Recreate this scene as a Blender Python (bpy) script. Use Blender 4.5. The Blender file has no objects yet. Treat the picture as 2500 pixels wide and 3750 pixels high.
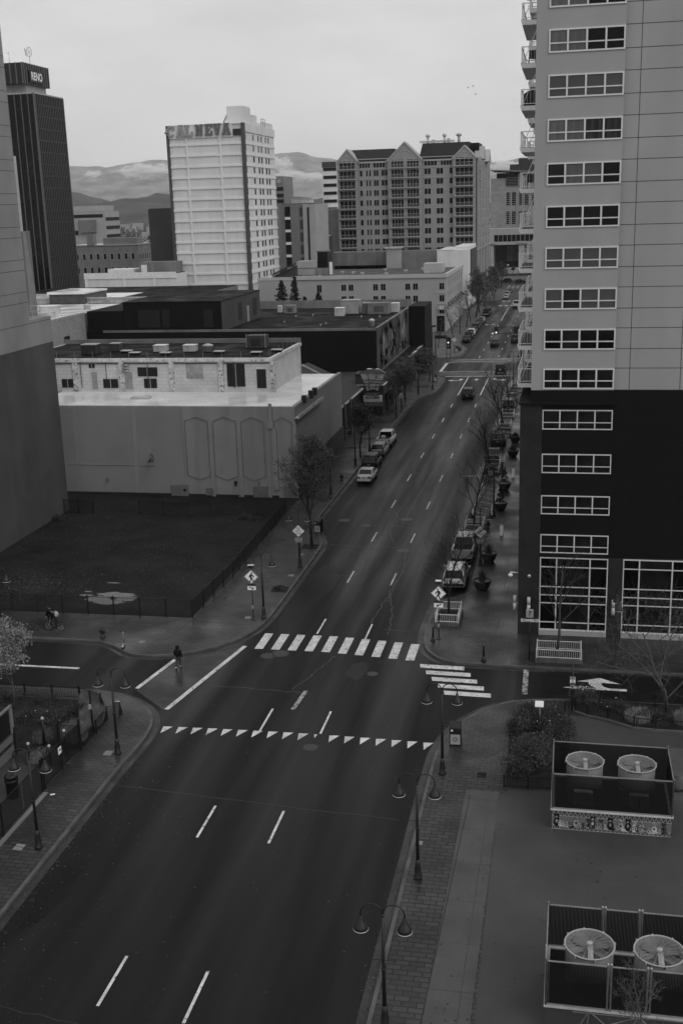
import bpy, math, random
from mathutils import Vector, Matrix, noise
sc = bpy.context.scene
COL = sc.collection
R = math.radians
ORG = {}

# ------------------------------------------------------------------ mesh builder
class MB:
    def __init__(s):
        s.v = []; s.f = []; s.sm = []; s.mi = []; s.m = 0
    def add(s, vs, fs, sm=False):
        n = len(s.v); s.v += [tuple(p) for p in vs]
        for f in fs:
            s.f.append(tuple(i + n for i in f)); s.sm.append(sm); s.mi.append(s.m)
        return s
    def box(s, x0, y0, z0, x1, y1, z1):
        v = [(x0,y0,z0),(x1,y0,z0),(x1,y1,z0),(x0,y1,z0),(x0,y0,z1),(x1,y0,z1),(x1,y1,z1),(x0,y1,z1)]
        return s.add(v, [(3,2,1,0),(4,5,6,7),(0,1,5,4),(1,2,6,5),(2,3,7,6),(3,0,4,7)])
    def bx(s, c, d, rz=0.0):
        a, b, h = d[0]/2, d[1]/2, d[2]/2; co, si = math.cos(rz), math.sin(rz)
        v = []
        for z in (-h, h):
            for x, y in ((-a,-b),(a,-b),(a,b),(-a,b)):
                v.append((c[0]+x*co-y*si, c[1]+x*si+y*co, c[2]+z))
        return s.add(v, [(3,2,1,0),(4,5,6,7),(0,1,5,4),(1,2,6,5),(2,3,7,6),(3,0,4,7)])
    def prism(s, poly, z0, z1):
        n = len(poly)
        v = [(p[0],p[1],z0) for p in poly] + [(p[0],p[1],z1) for p in poly]
        f = [tuple(reversed(range(n))), tuple(range(n, 2*n))] + [(i,(i+1)%n,n+(i+1)%n,n+i) for i in range(n)]
        return s.add(v, f)
    def prismy(s, poly, y0, y1):          # poly of (x,z)
        n = len(poly)
        v = [(p[0],y0,p[1]) for p in poly] + [(p[0],y1,p[1]) for p in poly]
        return s.add(v, [tuple(range(n)), tuple(reversed(range(n,2*n)))] + [(i,n+i,n+(i+1)%n,(i+1)%n) for i in range(n)])
    def prismx(s, poly, x0, x1):          # poly of (y,z)
        n = len(poly)
        v = [(x0,p[0],p[1]) for p in poly] + [(x1,p[0],p[1]) for p in poly]
        return s.add(v, [tuple(reversed(range(n))), tuple(range(n,2*n))] + [(i,(i+1)%n,n+(i+1)%n,n+i) for i in range(n)])
    def sheet(s, poly, z):
        return s.add([(p[0],p[1],z) for p in poly], [tuple(range(len(poly)))])
    def tube(s, p0, p1, r0, r1=None, n=6, cap=True):
        return s.path([p0, p1], [r0, r0 if r1 is None else r1], n, cap)
    def path(s, pts, rad, n=6, cap=True):
        pts = [Vector(p) for p in pts]
        if not hasattr(rad, '__len__'): rad = [rad]*len(pts)
        vs = []; up = None
        for i, p in enumerate(pts):
            d = (pts[min(i+1,len(pts)-1)] - pts[max(i-1,0)])
            if d.length < 1e-9: d = Vector((0,0,1))
            d.normalize()
            if up is None:
                up = Vector((0,0,1)) if abs(d.z) < .9 else Vector((0,1,0))
            a = d.cross(up)
            if a.length < 1e-4: a = d.cross(Vector((1,0,0)))
            a.normalize(); b = d.cross(a); up = a.cross(d) if False else up
            for k in range(n):
                t = 2*math.pi*k/n
                vs.append(p + a*(math.cos(t)*rad[i]) + b*(math.sin(t)*rad[i]))
        fs = []
        for i in range(len(pts)-1):
            for k in range(n):
                fs.append((i*n+k, i*n+(k+1)%n, (i+1)*n+(k+1)%n, (i+1)*n+k))
        s.add(vs, fs, n > 4)
        if cap:
            m = len(s.v) - len(vs)
            s.f.append(tuple(m+k for k in reversed(range(n)))); s.sm.append(False); s.mi.append(s.m)
            q = m + (len(pts)-1)*n
            s.f.append(tuple(q+k for k in range(n))); s.sm.append(False); s.mi.append(s.m)
        return s
    def lathe(s, prof, c=(0,0,0), n=16, axis='z', cap=True):
        vs = []
        for r, h in prof:
            for k in range(n):
                t = 2*math.pi*k/n; a, b = r*math.cos(t), r*math.sin(t)
                vs.append((c[0]+a,c[1]+b,c[2]+h) if axis == 'z' else (c[0]+h,c[1]+a,c[2]+b) if axis == 'x' else (c[0]+a,c[1]+h,c[2]+b))
        fs = []
        for i in range(len(prof)-1):
            for k in range(n):
                fs.append((i*n+k, i*n+(k+1)%n, (i+1)*n+(k+1)%n, (i+1)*n+k))
        s.add(vs, fs, True)
        if cap:
            m = len(s.v)-len(vs)
            if prof[0][0] > 1e-4: s.f.append(tuple(m+k for k in reversed(range(n)))); s.sm.append(False); s.mi.append(s.m)
            q = m+(len(prof)-1)*n
            if prof[-1][0] > 1e-4: s.f.append(tuple(q+k for k in range(n))); s.sm.append(False); s.mi.append(s.m)
        return s
    def blob(s, c, r, n=8, m=6, jit=0., rnd=None):
        vs = []
        for i in range(m+1):
            t = math.pi*i/m
            for k in range(n):
                p = 2*math.pi*k/n; j = 1 + (rnd.uniform(-jit, jit) if rnd else 0)
                vs.append((c[0]+r[0]*j*math.sin(t)*math.cos(p), c[1]+r[1]*j*math.sin(t)*math.sin(p), c[2]+r[2]*j*math.cos(t)))
        fs = [(i*n+k, (i+1)*n+k, (i+1)*n+(k+1)%n, i*n+(k+1)%n) for i in range(m) for k in range(n)]
        return s.add(vs, fs, True)
    def loft(s, secs, sm=True, caps=True):
        n = len(secs[0]); vs = [p for q in secs for p in q]
        fs = [(i*n+k, i*n+(k+1)%n, (i+1)*n+(k+1)%n, (i+1)*n+k) for i in range(len(secs)-1) for k in range(n)]
        s.add(vs, fs, sm)
        if caps:
            m = len(s.v)-len(vs)
            for q in (tuple(m+k for k in reversed(range(n))), tuple(m+(len(secs)-1)*n+k for k in range(n))):
                s.f.append(q); s.sm.append(False); s.mi.append(s.m)
        return s
    def leaf(s, p, sz, rnd, flat=0.):
        a = Vector((rnd.gauss(0,1), rnd.gauss(0,1), rnd.gauss(0,1)*(1-flat))).normalized()
        b = a.cross(Vector((rnd.gauss(0,1), rnd.gauss(0,1), rnd.gauss(0,1)))).normalized()
        p = Vector(p); a *= sz; b *= sz*.6
        return s.add([p-a, p-b*.9, p+a, p+b*.9], [(0,1,2,3)])
    def mesh(s, name, mats, off=(0,0,0)):
        me = bpy.data.meshes.new(name)
        o = Vector(off)
        me.from_pydata([(p[0]-o.x, p[1]-o.y, p[2]-o.z) for p in s.v], [], s.f)
        for m in (mats if isinstance(mats, (list, tuple)) else [mats]): me.materials.append(m)
        me.polygons.foreach_set('use_smooth', s.sm)
        me.polygons.foreach_set('material_index', s.mi)
        me.update()
        return me

def tag(o, label=None, cat=None, group=None, kind=None):
    if label: o['label'] = label
    if cat: o['category'] = cat
    if group: o['group'] = group
    if kind: o['kind'] = kind
    return o
def thing(name, label, cat, loc=(0,0,0), group=None, rz=0.0):
    o = bpy.data.objects.new(name, None); COL.objects.link(o)
    o.location = loc; o.rotation_euler = (0,0,rz); o.empty_display_size = .3
    ORG[o.name] = Vector(loc)
    return tag(o, label, cat, group)
def part(name, mb, mats, parent, label=None, local=False, kind=None):
    """one mesh under its thing; the builder holds world coordinates unless local"""
    off = Vector((0,0,0)) if local else ORG[parent.name]
    o = bpy.data.objects.new(name, mb.mesh(name, mats, off)); COL.objects.link(o)
    o.parent = parent; ORG[o.name] = off
    return tag(o, label, None, None, kind)
def parts(name, mb, mats, parent, label=None):
    """every loose piece of the builder becomes a part of its own"""
    par = list(range(len(mb.v)))
    def root(i):
        while par[i] != i: par[i] = par[par[i]]; i = par[i]
        return i
    for f in mb.f:
        for a in f[1:]: par[root(a)] = root(f[0])
    gr = {}
    for f, s_, k in zip(mb.f, mb.sm, mb.mi): gr.setdefault(root(f[0]), []).append((f, s_, k))
    o = None
    for fs in gr.values():
        b = MB(); ix = {}
        for f, s_, k in fs:
            for a in f:
                if a not in ix: ix[a] = len(b.v); b.v.append(mb.v[a])
            b.f.append(tuple(ix[a] for a in f)); b.sm.append(s_); b.mi.append(k)
        o = part(name, b, mats, parent, label)
    return o
def solo(name, mb, mats, label=None, cat=None, group=None, kind=None, loc=(0,0,0)):
    o = bpy.data.objects.new(name, mb.mesh(name, mats, loc)); COL.objects.link(o)
    o.location = loc; ORG[o.name] = Vector(loc)
    return tag(o, label, cat, group, kind)
def place(name, me, parent, loc, rz=0.0, scale=None):
    """an object on shared mesh data at a world location under an unrotated thing"""
    o = bpy.data.objects.new(name, me); COL.objects.link(o)
    o.parent = parent; o.location = Vector(loc) - ORG[parent.name]; o.rotation_euler = (0,0,rz)
    if scale: o.scale = scale
    ORG[o.name] = Vector((0,0,0))
    return o
def sub(name, me, parent):
    o = bpy.data.objects.new(name, me); COL.objects.link(o); o.parent = parent
    ORG[o.name] = ORG[parent.name]
    return o
KIDS = {}
def kids(o):
    return [c for c in bpy.data.objects if c.parent == o]
def dup(root, loc, rz=0.0, label=None, group=None, scale=None):
    def cp(o, par):
        c = o.copy(); COL.objects.link(c); ORG[c.name] = ORG.get(o.name, Vector((0,0,0)))
        if par: c.parent = par
        if o.name not in KIDS: KIDS[o.name] = kids(o)
        for k in KIDS[o.name]: cp(k, c)
        return c
    c = cp(root, None); c.location = loc; c.rotation_euler = (0,0,rz)
    ORG[c.name] = Vector(loc)
    if scale: c.scale = scale if hasattr(scale, '__len__') else (scale,)*3
    if label: c['label'] = label
    if group: c['group'] = group
    return c
def textmesh(name, body, size, mat, org, right, up, depth=.01, align='CENTER', sx=1.0, bold=0.0):
    cu = bpy.data.curves.new(name, 'FONT'); cu.body = body; cu.size = size
    cu.align_x = align; cu.align_y = 'CENTER'; cu.extrude = depth; cu.offset = bold; cu.resolution_u = 3
    ob = bpy.data.objects.new(name, cu); COL.objects.link(ob)
    dg = bpy.context.evaluated_depsgraph_get()
    me = bpy.data.meshes.new_from_object(ob.evaluated_get(dg))
    bpy.data.objects.remove(ob); bpy.data.curves.remove(cu)
    r, u = Vector(right).normalized(), Vector(up).normalized(); n = r.cross(u); o = Vector(org)
    for v in me.vertices:
        p = v.co.copy(); v.co = o + r*p.x*sx + u*p.y + n*p.z
    me.materials.clear(); me.materials.append(mat); me.name = name
    return me
def text(name, body, size, mat, parent, org, right=(1,0,0), up=(0,0,1), **k):
    off = ORG[parent.name]
    me = textmesh(name, body, size, mat, Vector(org)-off, right, up, **k)
    o = bpy.data.objects.new(name, me); COL.objects.link(o); o.parent = parent; ORG[o.name] = off
    return o

# ------------------------------------------------------------------ materials
def _n(nt, t, **k):
    n = nt.nodes.new(t)
    for a, b in k.items(): setattr(n, a, b)
    return n
def M(name, v, rough=.75, var=.18, scale=.8, spec=.3, metal=0., pattern=None, pa=None, stretch=None, rvar=0., bump=0., fine=0., coat=0.):
    m = bpy.data.materials.new(name); m.use_nodes = True; nt = m.node_tree
    b = nt.nodes['Principled BSDF']; L = nt.links.new
    tc = _n(nt, 'ShaderNodeTexCoord')
    vec = tc.outputs['Object']
    if stretch:
        mp = _n(nt, 'ShaderNodeMapping'); mp.inputs['Scale'].default_value = stretch
        L(vec, mp.inputs['Vector']); nvec = mp.outputs['Vector']
    else: nvec = vec
    nz = _n(nt, 'ShaderNodeTexNoise'); nz.inputs['Scale'].default_value = scale; nz.inputs['Detail'].default_value = 5
    L(nvec, nz.inputs['Vector'])
    mr = _n(nt, 'ShaderNodeMapRange'); mr.inputs['From Min'].default_value = .3; mr.inputs['From Max'].default_value = .7
    mr.inputs['To Min'].default_value = v*(1-var); mr.inputs['To Max'].default_value = v*(1+var)
    L(nz.outputs['Fac'], mr.inputs['Value'])
    val = mr.outputs['Result']
    def mul(a, bb):
        q = _n(nt, 'ShaderNodeMath', operation='MULTIPLY'); L(a, q.inputs[0])
        if hasattr(bb, 'links'): L(bb, q.inputs[1])
        else: q.inputs[1].default_value = bb
        return q.outputs[0]
    if fine:
        n2 = _n(nt, 'ShaderNodeTexNoise'); n2.inputs['Scale'].default_value = 14; n2.inputs['Detail'].default_value = 3
        L(vec, n2.inputs['Vector'])
        r2 = _n(nt, 'ShaderNodeMapRange'); r2.inputs['From Min'].default_value = .3; r2.inputs['From Max'].default_value = .7
        r2.inputs['To Min'].default_value = 1-fine; r2.inputs['To Max'].default_value = 1+fine
        L(n2.outputs['Fac'], r2.inputs['Value']); val = mul(val, r2.outputs['Result'])
    bumpsrc = None
    if pattern:
        sx = _n(nt, 'ShaderNodeSeparateXYZ'); L(vec, sx.inputs[0])
        if pattern in ('bricks', 'pavers'):
            cx = _n(nt, 'ShaderNodeCombineXYZ')
            if pattern == 'bricks':
                ad = _n(nt, 'ShaderNodeMath', operation='ADD'); L(sx.outputs[0], ad.inputs[0]); L(sx.outputs[1], ad.inputs[1])
                L(ad.outputs[0], cx.inputs[0]); L(sx.outputs[2], cx.inputs[1])
            else:
                L(sx.outputs[0], cx.inputs[0]); L(sx.outputs[1], cx.inputs[1])
            br = _n(nt, 'ShaderNodeTexBrick'); L(cx.outputs[0], br.inputs['Vector'])
            w, h, mo, dk = pa[:4]
            br.inputs['Scale'].default_value = 1; br.inputs['Brick Width'].default_value = w; br.inputs['Row Height'].default_value = h
            br.inputs['Mortar Size'].default_value = mo
            c_ = pa[4] if len(pa) > 4 else .17; br.inputs['Color1'].default_value = (1-c_,1-c_,1-c_,1); br.inputs['Color2'].default_value = (1+c_*.7,1+c_*.7,1+c_*.7,1)
            br.inputs['Mortar'].default_value = (dk,dk,dk,1)
            val = mul(val, br.outputs['Color'])
        elif pattern == 'lines':            # thin dark horizontal joints every pa[0] metres
            dv = _n(nt, 'ShaderNodeMath', operation='DIVIDE'); L(sx.outputs[2], dv.inputs[0]); dv.inputs[1].default_value = pa[0]
            fr = _n(nt, 'ShaderNodeMath', operation='FRACT'); L(dv.outputs[0], fr.inputs[0])
            gt = _n(nt, 'ShaderNodeMath', operation='GREATER_THAN'); L(fr.outputs[0], gt.inputs[0]); gt.inputs[1].default_value = pa[1]
            r3 = _n(nt, 'ShaderNodeMapRange'); r3.inputs['To Min'].default_value = pa[2]; r3.inputs['To Max'].default_value = 1
            L(gt.outputs[0], r3.inputs['Value']); val = mul(val, r3.outputs['Result'])
        elif pattern == 'streaks':          # rain streaks that run down a wall
            mp2 = _n(nt, 'ShaderNodeMapping'); mp2.inputs['Scale'].default_value = (pa[0], pa[0], pa[0]*.06); L(vec, mp2.inputs['Vector'])
            n3 = _n(nt, 'ShaderNodeTexNoise'); n3.inputs['Scale'].default_value = 1; n3.inputs['Detail'].default_value = 4; L(mp2.outputs[0], n3.inputs['Vector'])
            r3 = _n(nt, 'ShaderNodeMapRange'); r3.inputs['From Min'].default_value = .35; r3.inputs['From Max'].default_value = .6
            r3.inputs['To Min'].default_value = pa[1]; r3.inputs['To Max'].default_value = 1
            L(n3.outputs['Fac'], r3.inputs['Value']); val = mul(val, r3.outputs['Result'])
        elif pattern == 'peel':             # flaking paint: hard-edged dark flakes
            n3 = _n(nt, 'ShaderNodeTexNoise'); n3.inputs['Scale'].default_value = pa[0]; n3.inputs['Detail'].default_value = 6; L(vec, n3.inputs['Vector'])
            r3 = _n(nt, 'ShaderNodeMapRange'); r3.inputs['From Min'].default_value = pa[1]; r3.inputs['From Max'].default_value = pa[1]+.03
            r3.inputs['To Min'].default_value = 1; r3.inputs['To Max'].default_value = pa[2]
            L(n3.outputs['Fac'], r3.inputs['Value']); val = mul(val, r3.outputs['Result'])
    L(val, b.inputs['Base Color'])
    if rvar:
        n4 = _n(nt, 'ShaderNodeTexNoise'); n4.inputs['Scale'].default_value = scale*.7; n4.inputs['Detail'].default_value = 4
        L(nvec, n4.inputs['Vector'])
        r4 = _n(nt, 'ShaderNodeMapRange'); r4.inputs['From Min'].default_value = .35; r4.inputs['From Max'].default_value = .65
        r4.inputs['To Min'].default_value = max(.04, rough-rvar); r4.inputs['To Max'].default_value = min(1, rough+rvar)
        L(n4.outputs['Fac'], r4.inputs['Value']); L(r4.outputs['Result'], b.inputs['Roughness'])
    else: b.inputs['Roughness'].default_value = rough
    b.inputs['Specular IOR Level'].default_value = spec; b.inputs['Metallic'].default_value = metal
    if coat: b.inputs['Coat Weight'].default_value = coat; b.inputs['Coat Roughness'].default_value = .08
    if bump:
        bp = _n(nt, 'ShaderNodeBump'); bp.inputs['Strength'].default_value = bump; bp.inputs['Distance'].default_value = .05
        L(val, bp.inputs['Height']); L(bp.outputs['Normal'], b.inputs['Normal'])
    return m
def glass(name, v=.012, rough=.12, spec=.4, var=.4, scale=.6):
    return M(name, v, rough, var, scale, spec)

asphalt = M('wet_asphalt', .0125, .46, .40, .55, .10, stretch=(1,.06,1), rvar=.2, fine=.3)
asphalt2 = M('fresh_asphalt', .006, .45, .25, .5, 0.2, rvar=.1, fine=.2)
gutterm = M('gutter_concrete', 0.033, .45, .35, .7, 0.25, rvar=.15, fine=.15)
kerbm = M('kerb_concrete', 0.085, .6, .3, .9, 0.25, fine=.15)
paver = M('stone_pavers', 0.04, .42, .35, .35, 0.3, pattern='pavers', pa=(.62,.31,.034,.35,.3), rvar=.18, fine=.1)
paver2 = M('crosswalk_pavers', 0.033, .4, .25, .5, 0.28, pattern='pavers', pa=(.5,.25,.03,.45,.25), rvar=.15)
slabm = M('sidewalk_concrete', 0.072, .6, .16, .6, 0.25, fine=.12, rvar=.12)
plazam = M('plaza_concrete', 0.052, .5, .14, .35, 0.28, fine=.12, rvar=.16)
dirt = M('lot_gravel', 0.015, .85, .5, .28, 0.15, fine=.6)
soil = M('planter_soil', .016, .9, .5, 2, .2, fine=.4)
puddlem = M('puddle_water', .015, .03, .2, .3, .45)
groundm = M('city_ground', .05, .7, .5, .02, .3)
whitep = M('white_road_paint', 0.56, .55, .25, 1.1, .3, pattern='peel', pa=(4.2,.60,.3), fine=.16)
fadedp = M('faded_road_paint', .30, .6, .3, 1.3, .4, pattern='peel', pa=(3.5,.52,.25))
sealm = M('crack_sealant', .026, .5, .5, 1.5, .4)
tarm = M('dark_crack', .012, .5, .4, 2, .4)
leafm = M('dry_leaf', .10, .7, .6, 3, .3)
blackm = M('black_metal', .012, .45, .2, 3, .4)
ironm = M('fence_iron', .010, .5, .2, 3, .35)
balw = M('balcony_white', .80, .5, .08, 2, .35)
railw = M('white_railing_paint', .55, .5, .12, 2, .35)
whitem = M('white_paint', .72, .5, .1, 1.5, .35)
offw = M('weathered_white', .5, .65, .2, .7, .3, pattern='streaks', pa=(2.,.8))
galv = M('galvanised_steel', .34, .4, .2, 2, .5, metal=.4)
twr_l = M('tower_grey_stucco', 0.32, .8, .06, .25, .25, pattern='streaks', pa=(.45,.93), fine=.05)
twr_d = M('tower_charcoal_stucco', 0.0075, .75, .12, .3, 0.12, fine=.08)
twr_b = M('tower_brick', 0.027, .8, .25, .6, 0.15, pattern='bricks', pa=(.22,.085,.012,.6))
frw = M('window_frame_white', .60, .45, .08, 2, .35)
pn_d = glass('pane_dark', .004, .06, .14)
pn_b = M('pane_blind', .075, .3, .12, .8, .15, pattern='lines', pa=(.055,.25,.8))
pn_c = M('pane_curtain', .10, .3, .25, 1.2, .15, stretch=(3,3,.25))
pn_v = M('pane_vertical_blind', .03, .3, .9, 5., .12, stretch=(1.6,1.6,.05))
pn_g = glass('pane_grey', .012, .1, .14, .6, 1)
lb_dark = M('block_wall_dark', 0.078, .85, .14, .25, .25, pattern='streaks', pa=(.5,.85), fine=.06)
lb_lite = M('block_wall_grey', 0.27, .85, .1, .25, .25, pattern='streaks', pa=(.35,.88), fine=.05)
lotw = M('painted_siding', .265, .8, .08, .3, .3, pattern='lines', pa=(.2,.14,.86), fine=.04)
lotp = M('painted_panel', .29, .8, .07, .4, .3, pattern='streaks', pa=(1.1,.86), fine=.04)
roofw = M('wet_white_roof', .76, .22, .22, .25, .55, rvar=.14)
phw = M('white_block_wall', .60, .8, .12, .5, .3, pattern='bricks', pa=(.84,.42,.02,.74,.06), fine=.08)
php = M('peeling_plaster', .62, .8, .2, 1.2, .3, pattern='peel', pa=(2.6,.6,.5))
roofd = M('tar_roof', 0.011, .75, .4, .4, 0.08, rvar=.2, fine=.3)
louvm = M('dark_louvre', .018, .6, .2, 1, .3, pattern='lines', pa=(.12,.4,.35))
mur_s = M('black_stucco', 0.0075, .8, .15, .3, 0.15, fine=.1)
mur_e = M('mural_wall_grey', .05, .8, .35, .35, .3, stretch=(1,1.6,.5), fine=.15)
mur_l = M('mural_pale_paint', .26, .75, .5, 1.2, .3, stretch=(1,3,.35))
mur_k = M('mural_dark_paint', .011, .8, .4, 1, .3)
blackw = M('black_cladding', .006, .7, .2, 1, 0.12)
tilem = M('roof_tiles', .022, .7, .2, 2, .35, pattern='pavers', pa=(.3,.4,.04,.45))
stuc = M('hotel_stucco', .31, .85, .07, .2, .25, fine=.05)
stuc2 = M('hotel_trim', .40, .8, .06, .3, .25)
cnw = M('casino_white', .65, .7, .05, .2, .3, pattern='streaks', pa=(.8,.92))
cnb = M('casino_band', .70, .7, .04, .2, .3)
cnd = M('casino_dark_column', .07, .7, .1, .3, .3)
cnl = M('casino_letters', .27, .7, .16, 1.2, .3)
cnl2 = M('casino_letters_dark', .13, .7, .16, 1.2, .3)
apt = M('apartment_stucco', .27, .85, .06, .2, .25, fine=.05)
aptt = M('apartment_trim', .36, .8, .05, .3, .25)
slate = M('slate_roof', .011, .6, .2, .4, .12, pattern='lines', pa=(.35,.15,.7))
darkg = glass('far_window', .008, .15, .15, .6, .8)
rng = glass('tower_glass', .004, .08, .15, .7, .4)
rnm = M('tower_mullion', .11, .5, .1, 1, .4)
rnm2 = M('tower_mullion_light', .10, .5, .1, 1, .4)
conc = M('concrete_wall', .20, .85, .14, .3, .25, pattern='streaks', pa=(.6,.75), fine=.06)
conc_l = M('pale_concrete', .34, .85, .08, .3, .25, fine=.04)
conc_d = M('dark_concrete', .055, .8, .1, .3, .25)
whiteb = M('white_building', .66, .8, .07, .25, .3, pattern='streaks', pa=(.7,.9))
whitec = M('white_block_wall_far', .30, .85, .1, .4, .25, pattern='bricks', pa=(.42,.21,.014,.8))
brickm = M('brown_brick', .22, .85, .14, .4, .25, pattern='bricks', pa=(.4,.2,.02,.75))
bark = M('tree_bark', .022, .85, .35, 4, .25, stretch=(1,1,.2))
barkp = M('pale_bark', .08, .85, .3, 4, .25, stretch=(1,1,.2))
twig = M('twigs', .018, .85, .3, 3, .2)
twigp = M('pale_twigs', .085, .85, .3, 3, .2)
barkm = M('mid_bark', .05, .85, .3, 4, .2, stretch=(1,1,.2))
twigm = M('mid_twigs', .045, .85, .3, 3, .2)
fol_d = M('dark_foliage', .055, .6, .5, 1.2, .35)
fol_m = M('autumn_foliage', .08, .6, .6, 1.2, .35)
fol_p = M('pale_foliage', .21, .6, .4, 1.5, .35)
fol_r = M('grey_foliage', .07, .6, .5, 1.0, .35)
con_f = M('conifer_needles', .022, .7, .4, 1, .3)
grassm = M('dry_grass', .22, .7, .5, 2, .3)
grassd = M('green_grass', .035, .7, .5, 2, .3)
flowm = M('white_flowers', .6, .6, .2, 3, .3)
bowlm = M('planter_bowl', .026, .5, .25, 1.5, .4)
signw = M('sign_white', .85, .45, .05, 1, .4)
signk = M('sign_black', .010, .5, .1, 2, .35)
signg = M('sign_grey', .34, .5, .08, 1, .4)
plate = M('plate_grey', .24, .5, .1, 2, .4)
tyrem = M('tyre_rubber', .010, .8, .2, 4, .25)
rimm = M('wheel_alloy', .28, .35, .2, 4, .5, metal=.6)
carglass = glass('car_glass', .005, .05, .3)
lampred = M('tail_lamp', .035, .3, .2, 3, .5)
lampclr = M('head_lamp', .45, .2, .1, 3, .5)
paints = {}
def paint(v):
    if v not in paints: paints[v] = M('car_paint', v, .28 if v > .1 else .35, .06, 1.5, .5 if v > .1 else .25, coat=.5 if v > .1 else .15)
    return paints[v]
skinm = M('skin', .20, .6, .1, 3, .35)
jackm = M('black_jacket', .006, .85, .2, 3, .2)
pantm = M('grey_trousers', .055, .85, .2, 3, .2)
hairm = M('hair', .012, .7, .2, 5, .3)
slatm = M('privacy_slat', .006, .6, .25, 2, .3)
tankm = M('cooling_unit_shell', .155, .5, .14, .6, .4)
tankt = M('cooling_unit_ring', .34, .45, .1, 1, .45)
muralw = M('mural_base', .15, .7, .06, .5, .3)
dogs = [M('dog_coat_%d' % i, v, .75, .35, 3, .25) for i, v in enumerate((.008,.03,.07,.28,.45))]
rockm = M('boulder', .09, .9, .4, 2, .25, fine=.3)
lit = bpy.data.materials.new('signal_lamp_lit'); lit.use_nodes = True
_b = lit.node_tree.nodes['Principled BSDF']; _b.inputs['Emission Color'].default_value = (1,1,1,1); _b.inputs['Emission Strength'].default_value = 1.6
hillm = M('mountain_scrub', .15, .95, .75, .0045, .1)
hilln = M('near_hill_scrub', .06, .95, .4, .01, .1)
woodm = M('far_wood', .05, .9, .5, .05, .1)

# ------------------------------------------------------------------ camera
F, PITCH, YAW, ROLL, CAMZ = 4129.52, 0.26347, 0.2026657, -0.0302744, 30.4666
fw = Vector((-math.sin(YAW)*math.cos(PITCH), math.cos(YAW)*math.cos(PITCH), -math.sin(PITCH)))
r0 = Vector((math.cos(YAW), math.sin(YAW), 0)); u0 = r0.cross(fw)
cr = r0*math.cos(ROLL) + u0*math.sin(ROLL); cu_ = u0*math.cos(ROLL) - r0*math.sin(ROLL)
cam = bpy.data.cameras.new('camera'); co = bpy.data.objects.new('camera', cam); COL.objects.link(co)
co.matrix_world = Matrix(((cr.x,cu_.x,-fw.x,0),(cr.y,cu_.y,-fw.y,0),(cr.z,cu_.z,-fw.z,CAMZ),(0,0,0,1)))
cam.sensor_fit = 'HORIZONTAL'; cam.sensor_width = 24; cam.lens = F/2500*24
cam.clip_start = .5; cam.clip_end = 40000
sc.camera = co

# ------------------------------------------------------------------ sky and sun
SUN_EL, SUN_AZ = R(42), R(126)      # azimuth measured from +Y (down the street) towards +X
w = bpy.data.worlds.new('World'); sc.world = w; w.use_nodes = True; nt = w.node_tree; nt.nodes.clear(); L = nt.links.new
sky = _n(nt, 'ShaderNodeTexSky', sky_type='NISHITA'); sky.sun_disc = False; sky.sun_elevation = SUN_EL; sky.sun_rotation = SUN_AZ
sky.dust_density = 3; sky.air_density = 1
bw = _n(nt, 'ShaderNodeRGBToBW'); L(sky.outputs[0], bw.inputs[0])
tc = _n(nt, 'ShaderNodeTexCoord'); sp = _n(nt, 'ShaderNodeSeparateXYZ'); L(tc.outputs['Generated'], sp.inputs[0])
grad = _n(nt, 'ShaderNodeMapRange'); grad.inputs['From Min'].default_value = 0; grad.inputs['From Max'].default_value = .5
grad.inputs['To Min'].default_value = 7.8; grad.inputs['To Max'].default_value = 7.35; L(sp.outputs[2], grad.inputs['Value'])
mp = _n(nt, 'ShaderNodeMapping'); mp.inputs['Scale'].default_value = (2.2,2.2,7.); L(tc.outputs['Generated'], mp.inputs[0])
cn = _n(nt, 'ShaderNodeTexNoise'); cn.inputs['Scale'].default_value = 2.3; cn.inputs['Detail'].default_value = 6; cn.inputs['Roughness'].default_value = .55; L(mp.outputs[0], cn.inputs['Vector'])
cm = _n(nt, 'ShaderNodeMapRange'); cm.inputs['From Min'].default_value = .3; cm.inputs['From Max'].default_value = .7
cm.inputs['To Min'].default_value = .88; cm.inputs['To Max'].default_value = 1.08; L(cn.outputs['Fac'], cm.inputs['Value'])
m1 = _n(nt, 'ShaderNodeMath', operation='MULTIPLY'); L(grad.outputs[0], m1.inputs[0]); L(cm.outputs[0], m1.inputs[1])
mx = _n(nt, 'ShaderNodeMix', data_type='FLOAT'); mx.inputs[0].default_value = .93; L(bw.outputs[0], mx.inputs[2]); L(m1.outputs[0], mx.inputs[3])
bg = _n(nt, 'ShaderNodeBackground'); bg.inputs['Strength'].default_value = .1; L(mx.outputs[0], bg.inputs['Color'])
out = _n(nt, 'ShaderNodeOutputWorld'); L(bg.outputs[0], out.inputs['Surface'])
sl = bpy.data.lights.new('sun', 'SUN'); sl.energy = .95; sl.angle = R(35); sl.color = (1,1,1)
so = bpy.data.objects.new('sun', sl); COL.objects.link(so)
sd = Vector((math.sin(SUN_AZ)*math.cos(SUN_EL), math.cos(SUN_AZ)*math.cos(SUN_EL), math.sin(SUN_EL)))
so.rotation_euler = sd.to_track_quat('Z', 'Y').to_euler(); so.location = sd*100
sc.view_settings.view_transform = 'Standard'; sc.view_settings.look = 'None'; sc.view_settings.exposure = 0; sc.view_settings.gamma = 1
sc.render.engine = 'CYCLES'
sc.cycles.max_bounces = 5; sc.cycles.diffuse_bounces = 3; sc.cycles.glossy_bounces = 3; sc.cycles.transparent_max_bounces = 6
sc.cycles.volume_bounces = 3; sc.cycles.use_denoising = True; sc.cycles.caustics_reflective = False; sc.cycles.caustics_refractive = False
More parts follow.
